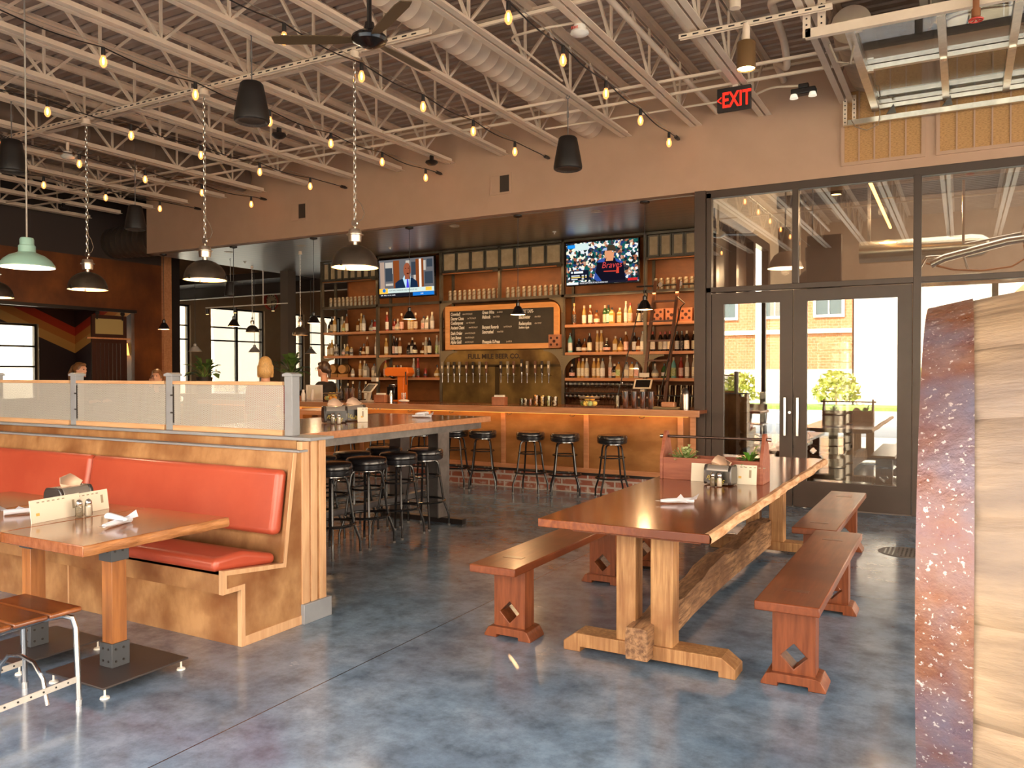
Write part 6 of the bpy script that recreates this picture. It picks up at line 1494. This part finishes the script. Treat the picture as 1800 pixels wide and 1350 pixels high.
m.add(vs, fs).build('beam_stretcher', beam_w, t, 0, 25)

def make_bench():
    t = thing('bench', '', 'bench', (0, 0, 0), 0, 'wooden benches around the long table')
    MB().box(-.145, .145, 0, 1.92, .405, .45).build('seat', bench_w, t, .006)
    for yy in (.20, 1.56):
        l = MB(); c = (0, .145); s = .062
        l.frame([(-.10, .06), (.10, .06), (.10, .405), (-.10, .405)], [(0, c[1]-s), (s, c[1]), (0, c[1]+s), (-s, c[1])], yy, yy+.11)
        L = l.build('leg', bench_leg, t, .004)
        MB().prism([(-.15, 0), (-.07, 0), (-.07, .018), (.07, .018), (.07, 0), (.15, 0), (.15, .012), (.125, .055), (.10, .062), (-.10, .062), (-.125, .055), (-.15, .012)], yy-.03, yy+.14).build('foot', bench_leg, L, .003)
        MB().box(-.06, .06, yy+.03, yy+.08, .4495, .4515).build('tenon', mat('tenon', (.14, .04, .016), rough=.3), t)
    return t
b0 = make_bench(); b0.location = (-.70, 3.83, 0); b0['label'] = 'wooden bench with diamond cut-out legs, right side of the long table, nearest'; b0.rotation_euler = (0, 0, .008)
dup(b0, (-.875, 5.76, 0), 'wooden bench with pale worn seat, right side of the long table, by the doors', 0)
dup(b0, (-2.25, 3.79, 0), 'wooden bench with diamond cut-out legs, left side of the long table, nearest', 0)
dup(b0, (-2.15, 5.73, 0), 'wooden bench mostly hidden behind the long table, far left side', 0)

# ================================================================== BARREL (right foreground)
t = thing('oak_barrel', 'big oak barrel lying on its side with a rusty steel hoop, right edge', 'barrel', (0, 1.10, 1.30), 0)
def bR(x): return .292+.052*(1-((x-.43)/.47)**2)
oak = mat('oak_stave', (.13, .078, .042), (.31, .21, .125), 9, (.3, 4, 4), rough=.6, bump=.5, c3=(.15, .115, .10), s3=4, lo=.3, hi=.62, detail=8)
def stave_mat():
    m = oak; nt, b = nodes_of(m)
    return m
m = MB(); ns = 20; vs = []; nx = 14; NN = ns*8
for i in range(nx+1):
    x = -.035+.93*i/nx
    for k in range(NN):
        a = 2*PI*k/NN; r = bR(x)-(.005 if k % 8 == 0 else 0); vs.append((x, r*math.cos(a), r*math.sin(a)))
m.add(vs, [(i*NN+k, i*NN+(k+1) % NN, (i+1)*NN+(k+1) % NN, (i+1)*NN+k) for i in range(nx) for k in range(NN)])
m.build('stave', oak, t, 0, 40, merge=False)
MB().lathe([(0, 0), (.265, 0), (.265, .02), (0, .02)], 60, (-.008, 0, 0), 'x').lathe([(0, 0), (.265, 0), (.265, .02), (0, .02)], 60, (.85, 0, 0), 'x').build('head', oak, t)
rust = mat('rusty_hoop', (.14, .04, .014), (.20, .095, .055), 34, rough=.38, metal=.3, bump=.4, c3=(.12, .115, .16), s3=9, detail=8, rvar=.15)
def rust_fix():
    nt, b = nodes_of(rust); tc = nt.nodes.new('ShaderNodeTexCoord'); n = nt.nodes.new('ShaderNodeTexNoise'); n.inputs['Scale'].default_value = 240; n.inputs['Detail'].default_value = 3
    r = nt.nodes.new('ShaderNodeValToRGB'); r.color_ramp.elements[0].position = .625; r.color_ramp.elements[1].position = .67
    nt.links.new(tc.outputs['Object'], n.inputs['Vector']); nt.links.new(n.outputs['Fac'], r.inputs[0]); src = b.inputs['Base Color'].links[0].from_socket
    mx = nt.nodes.new('ShaderNodeMix'); mx.data_type = 'RGBA'; nt.links.new(r.outputs[0], mx.inputs['Factor']); nt.links.new(src, mx.inputs['A']); mx.inputs['B'].default_value = (.40, .33, .30, 1)
    nt.links.new(mx.outputs['Result'], b.inputs['Base Color'])
rust_fix()
for a, b in ((-.036, .010), (.19, .23), (.62, .66), (.835, .885)):
    MB().lathe([(bR(a)+.0, a), (bR(a)+.0025, a), (bR(b)+.0025, b), (bR(b), b)], 90, axis='x', caps=False).build('hoop', rust, t, 0, 30)
# rack below the barrel
t = thing('barrel_rack', 'dark steel rack carrying the oak barrel, right edge', 'rack', (.43, 1.1, 0))
MB().box(-.30, .30, -.25, -.20, .88, .995).box(-.30, .30, .20, .25, .88, .995).bar((-.25, -.22, 0), (-.25, -.22, .95), .05).bar((.25, -.22, 0), (.25, -.22, .95), .05).bar((-.25, .22, 0), (-.25, .22, .95), .05).bar((.25, .22, 0), (.25, .22, .95), .05).build('frame', dark_m, t)
# scalloped carved plate standing behind the barrel
t = thing('carved_plate', 'scalloped brown wooden plate with cross-shaped holes above the barrel', 'ornament', (.212, 1.62, 1.60))
P = []
for k in range(26):
    a = PI*.5+k/26*2*PI; r = .135+.012*abs(math.sin(k*1.6)); P.append((r*math.cos(a), r*math.sin(a)))
MB().prism(P, -.008, .008).build('plate', mat('carved_wood', (.55, .32, .16), (.66, .42, .24), 9, rough=.5), t)
m = MB()
for k in range(13):
    a = 2*PI*k/13; c = (.108*math.cos(a), .108*math.sin(a)); m.box(c[0]-.009, c[0]+.009, -.0095, -.0078, c[1]-.0028, c[1]+.0028); m.box(c[0]-.0028, c[0]+.0028, -.0095, -.0078, c[1]-.009, c[1]+.009)
m.build('cross_hole', dark_m, t); MB().box(-.03, .03, -.02, .02, -.66, -.12).box(-.1, .1, -.08, .08, -.67, -.64).build('stand', dark_m, t)
tag(MB().box(.05, .6, 1.50, 1.75, 0, .99).build('side_cabinet', dark_m), 'dark cabinet hidden behind the barrel', 'cabinet')

# floor details
t = thing('floor_drain', 'round perforated floor drain by the right bench and doors', 'drain', (-.40, 7.48, 0))
MB().lathe([(0, .001), (.21, .001), (.215, .003), (.22, .0)], 40).build('plate', mat('drain_steel', (.22, .20, .19), rough=.4, metal=.5), t)
m = MB()
for i in range(-6, 7):
    for j in range(-6, 7):
        if i*i+j*j < 36: m.lathe([(.0, .0035), (.009, .0035)], 6, (i*.032, j*.032, 0), caps=False)
m.build('hole', black_m, t)
plant('dry_leaf', 'small crumpled yellow-green leaf lying on the concrete floor', -1.42, 2.44, .004, [(.3, .3, .045, .016, .0), (1.8, .5, .035, .014, .0), (3.6, .4, .03, .012, 0), (5, .6, .03, .012, 0)], leaf_y)

# ================================================================== LEFT END: clock, plants, wall lamp, track lights
t = thing('wall_clock', 'round red-rimmed wall clock on the far wall left of the steel column', 'clock', (XE+.02, 17.42, 3.62)); t.scale = (.72, .72, .72)
MB().lathe([(.30, 0), (.36, 0), (.36, .12), (.33, .14), (.30, .10)], 40, axis='x', caps=False).build('rim', mat('clock_red', (.55, .07, .03), rough=.3), t)
MB().lathe([(0, .0), (.31, 0), (.31, .08), (0, .08)], 40, axis='x').build('face', mat('clock_face', (.80, .68, .46), rough=.5), t)
m = MB()
for k in range(12): a = k*PI/6; m.box(.080, .084, .25*math.cos(a)-.018, .25*math.cos(a)+.018, .25*math.sin(a)-.025, .25*math.sin(a)+.025)
m.build('numeral', dark_m, t); MB().bar((.088, 0, 0), (.088, .20, .04), .012, .02).bar((.088, 0, .02), (.088, .0, -.17), .012, .024).build('hand', dark_m, t)
t = thing('wall_lamp', 'small amber shaded wall lamp beside the sliding door', 'wall lamp', (-16.2, 11.28, 2.02))
MB().lathe([(.21, -.13), (.16, .14), (.15, .14), (.20, -.13)], 24, caps=False).build('shade', mat('amber_shade', (.85, .50, .16), rough=.7, emit=(1, .50, .12), es=1.6), t)
MB().tube([(0, 0, -.05), (0, 0, -.2), (0, .09, -.24)], .012, 8).build('arm', dark_m, t); point('wall_lamp_light', (-16.2, 11.2, 2.0), 8, (1, .6, .25), .05)
pot = mat('dark_pot', (.03, .02, .016), rough=.5); lvd = mat('dark_leaf', (.05, .10, .02), (.12, .20, .05), 12, rough=.4)
def potted(x, y, z, label, seed, n=30):
    r = random.Random(seed)
    t = plant('potted_plant', label, x, y, z, [(r.uniform(0, 2*PI), r.uniform(.2, 1.4), r.uniform(.22, .36), r.uniform(.05, .075), r.uniform(.08, .28)) for k in range(n)], lvd)
    MB().lathe([(0, -.30), (.11, -.30), (.14, -.02), (.145, 0), (.12, 0), (.11, -.03), (0, -.03)], 24).build('pot', pot, t); return t
MB_ledge = tag(MB().box(-12.6, -10.9, 9.9, 10.3, 1.08, 1.13).box(-12.6, -10.9, 10.05, 10.15, 0, 1.08).build('plant_ledge', dark_ply), 'dark wooden ledge behind the screens carrying the potted plant', 'ledge')
potted(-12.02, 10.05, 1.43, 'leafy potted plant in a dark pot, in front of the far windows', 1)
tag(MB().box(-11.3, -10.75, 11.0, 11.5, 0, 1.18).build('plant_stand', dark_m), 'dark stand behind the steel column', 'stand')
potted(-11.02, 11.2, 1.48, 'leafy potted plant partly hidden behind the steel column', 2)
# lounge table lamp-like hat lamp seen at the far left of the small room
t = thing('track_lights', 'track rail with three small spotlights below the soffit, far left', 'track lights', (-13.2, 12.0, 2.9))
MB().box(-1.1, 1.3, -.012, .012, 0, .02).box(.612, .628, -.008, .008, .02, .72).build('rail', white_m, t)
for dx in (-1.05, -.2, .9): 
    h_ = MB().lathe([(0, .06), (.03, .06), (.035, -.05), (0, -.05)], 14, (dx, 0, -.08)).build('lamp_head', dark_m, t); MB().lathe([(0, -.052), (.03, -.052)], 14, (dx, 0, -.08), caps=False).build('lens', glow_in, h_)
# dark beam under the soffit far side
struct('trim_5', MB().box(-17.9, -10.4, 13.7, 13.9, 3.35, 3.75).box(-17.9, -12.7, 13.0, 13.7, 3.60, 3.75), MATS['dark_paint'])
pipe('conduit', 'pale thin conduit along the dark beam below the soffit', [(-17.8, 13.66, 3.33), (-10.5, 13.66, 3.33)], .015, white_m)

# ================================================================== PEOPLE
def blob(parts, name, m, parent, vox=.012, smooth=3):
    mb = MB()
    for p in parts:
        if p[0] == 'c': mb.tube([p[1], p[2]], [p[3], p[4]], 14); mb.ball(p[1], p[3], 14, 10); mb.ball(p[2], p[4], 14, 10)
        else: mb.ball(p[1], p[2], 16, 12)
    o = mb.build(name, m, parent, merge=False)
    r = o.modifiers.new('remesh', 'REMESH'); r.mode = 'VOXEL'; r.voxel_size = vox; r.use_smooth_shade = True
    s = o.modifiers.new('smooth', 'SMOOTH'); s.iterations = smooth; s.factor = .5
    return o
skin_m = mat('skin', (.62, .30, .19), (.68, .35, .23), 6, rough=.5)
def hand(w, f, u, side):
    """fingers of a hand rooted at the palm centre w, pointing along f, palm normal u"""
    w = Vector(w); f = Vector(f).normalized(); u = Vector(u).normalized(); s = f.cross(u).normalized()*side; P = []
    P.append(('c', w-f*.02, w+f*.035, .028, .027)); P.append(('c', w-f*.01+s*.018, w+f*.035+s*.022, .020, .018)); P.append(('c', w-f*.01-s*.018, w+f*.035-s*.022, .020, .018))
    for k, L in enumerate((.062, .074, .070, .055)):
        r0 = w+f*.045+s*(.027-.018*k); r1 = r0+f*L*.55-u*.006; r2 = r1+f*L*.42-u*.022; P += [('c', r0, r1, .0085, .008), ('c', r1, r2, .008, .0065)]
    th = w-f*.005+s*.028; t1 = th+f*.025+s*.028-u*.008; P += [('c', th, t1, .012, .010), ('c', t1, t1+f*.03+s*.004-u*.01, .010, .008)]
    return P
def person(label, loc, rz, sitting, hair_col, top_col, hair='bob', glasses=False, pose='rest', stand=.93, seat=.76, lean=0.0):
    t = thing('person', label, 'person', loc, rz)
    # facing +x in local space; z = 0 is the floor
    hip = seat+.10 if sitting else stand; L = lean
    sh = hip+.50; nk = sh+.08; hd = sh+.245; lx = L*.5
    B = [('e', (0, 0, hip), (.13, .17, .12)), ('c', (0, 0, hip), (lx*.5, 0, hip+.28), .125, .12), ('e', (lx*.7, 0, hip+.36), (.115, .165, .15)), ('c', (lx*.8, -.12, sh-.01), (lx*.8, .12, sh-.01), .07, .07),
         ('c', (lx, 0, sh), (lx*1.15+.01, 0, nk+.06), .058, .052)]
    hx = lx*1.2+.02
    B += [('e', (hx, 0, hd), (.095, .075, .118)), ('e', (hx+.03, 0, hd-.055), (.062, .055, .062)), ('e', (hx+.098, 0, hd-.018), (.017, .012, .022)), ('c', (hx+.09, 0, hd+.02), (hx+.102, 0, hd-.018), .010, .012),
          ('e', (hx+.083, 0, hd-.06), (.014, .024, .008)), ('e', (hx+.083, 0, hd-.072), (.013, .020, .008)), ('e', (hx+.08, .0, hd-.10), (.018, .022, .015))]
    for s in (-1, 1): B += [('e', (hx-.005, s*.077, hd-.012), (.020, .010, .030)), ('e', (hx+.082, s*.03, hd+.035), (.012, .020, .008))]
    A = []
    for s in (-1, 1):
        S = Vector((lx*.8, s*.175, sh-.03))
        if pose == 'rest': E = S+Vector((.10, s*.05, -.27)); Wr = E+Vector((.22, -s*.06, .04))
        elif pose == 'chin': E = S+Vector((.22, s*.02, -.24)); Wr = Vector((hx+.07, s*.07, hd-.13))
        else: E = S+Vector((.06, s*.06, -.28)); Wr = E+Vector((.24, -s*.10, .02))
        A.append((S, E, Wr)); B += [('c', S, E, .052, .040), ('c', E, Wr, .038, .026)]
        d = (Wr-E).normalized(); B += hand(Wr+d*.045, d, (0, 0, 1) if pose != 'chin' else (1, 0, 0), s)
    for s in (-1, 1):
        H = Vector((0, s*.09, hip-.02))
        if sitting: K = H+Vector((.42, s*.04, -.02)); F = K+Vector((-.02, 0, -.42))
        else: K = H+Vector((.02, s*.01, -hip*.46)); F = K+Vector((-.02, 0, -hip*.43))
        B += [('c', H, K, .085, .058), ('c', K, F, .056, .040), ('c', F+Vector((0, 0, -.04)), F+Vector((.15, 0, -.05)), .036, .030)]
    blob(B, 'body', skin_m, t, .011)
    C = [('e', (0, 0, hip+.02), (.142, .182, .13)), ('c', (0, 0, hip), (lx*.5, 0, hip+.28), .137, .132), ('e', (lx*.7, 0, hip+.36), (.128, .178, .155)), ('c', (lx*.8, -.13, sh-.012), (lx*.8, .13, sh-.012), .078, .078)]
    for S, E, Wr in A: C.append(('c', S, S.lerp(E, .55 if glasses else 1), .062, .055))
    if not glasses:
        for S, E, Wr in A: C.append(('c', E, E.lerp(Wr, .85), .050, .036))
    blob(C, 'shirt', mat('shirt_'+str(len(MATS)), top_col, rough=.8), t, .014)
    D = []
    for s in (-1, 1):
        H = Vector((0, s*.09, hip-.02))
        if sitting: K = H+Vector((.42, s*.04, -.02)); F = K+Vector((-.02, 0, -.38))
        else: K = H+Vector((.02, s*.01, -hip*.46)); F = K+Vector((-.02, 0, -hip*.39))
        D += [('c', H, K, .094, .068), ('c', K, F, .066, .052)]
    D.append(('e', (0, 0, hip-.02), (.145, .18, .11))); blob(D, 'trousers', mat('dark_denim', (.03, .035, .05), rough=.8), t, .016)
    hm_ = mat('hair_'+str(len(MATS)), hair_col, tuple(min(1, c*1.6) for c in hair_col), 30, (6, 6, 1), rough=.45)
    Hh = [('e', (hx-.022, 0, hd+.028), (.098, .086, .108)), ('e', (hx+.04, 0, hd+.085), (.05, .062, .035))]
    if hair == 'bob': Hh += [('e', (hx-.045, 0, hd-.05), (.075, .092, .10)), ('c', (hx-.02, -.07, hd), (hx-.02, -.075, hd-.11), .032, .026), ('c', (hx-.02, .07, hd), (hx-.02, .075, hd-.11), .032, .026)]
    if hair == 'pony': Hh += [('e', (hx-.115, 0, hd+.06), (.035, .03, .035)), ('c', (hx-.135, 0, hd+.05), (hx-.19, 0, hd-.06), .028, .03), ('c', (hx-.19, 0, hd-.06), (hx-.20, 0, hd-.24), .03, .012)]
    if hair == 'long': Hh += [('c', (hx-.05, 0, hd), (hx-.09, 0, hd-.22), .075, .06), ('c', (hx-.0, -.075, hd), (hx, -.09, hd-.2), .03, .02), ('c', (hx, .075, hd), (hx, .09, hd-.2), .03, .02)]
    if hair == 'tied': Hh += [('e', (hx-.11, 0, hd-.02), (.04, .04, .045)), ('c', (hx-.11, 0, hd-.02), (hx-.12, 0, hd-.12), .03, .02)]
    blob(Hh, 'hair', hm_, t, .008)
    m = MB()
    for s in (-1, 1): m.ball((hx+.086, s*.031, hd+.012), (.008, .014, .008), 10, 6)
    m.build('eye', mat('eye_dark', (.02, .01, .01), rough=.2), t)
    if glasses:
        m = MB()
        for s in (-1, 1): m.ring((hx+.105, s*.034, hd+.010), .024, .003, 18, 6, 'x'); m.tube([(hx+.10, s*.058, hd+.015), (hx-.0, s*.082, hd+.01)], .003, 6)
        m.tube([(hx+.108, -.012, hd+.012), (hx+.108, .012, hd+.012)], .003, 6).build('glasses', dark_m, t)
    return t
person('bartender with tied brown hair and glasses in a black t-shirt behind the bar', (-9.22, 10.2, 0), PI*1.02, False, (.035, .016, .008), (.012, .010, .010), 'tied', True, 'work', lean=.10, stand=.70).scale = (1.08, 1.08, 1.08)
person('person with a blonde bob and red top seen from behind by the far windows', (-7.62, 7.30, 0), 2.2, True, (.48, .28, .10), (.30, .02, .012), 'bob', seat=.74)
person('person with a long ponytail in dark top, in profile below the sliding door', (-12.44, 7.94, 0), .35, True, (.14, .06, .02), (.02, .014, .014), 'pony', seat=.71)
person('person with long brown hair resting head on hands, behind the second post', (-12.1, 9.2, 0), -1.0, True, (.16, .07, .025), (.05, .03, .02), 'long', pose='chin', seat=.60, lean=.3)
for i, (x, y, s, z) in enumerate(((-7.62, 7.30, 'under the blonde person', .72), (-12.44, 7.94, 'under the person with a ponytail', .69), (-12.1, 9.2, 'under the person resting head on hands', .58))):
    q = dup(st, (x, y, 0), 'black stool behind the half wall, '+s, 0); q.scale = (1, 1, z/.78)
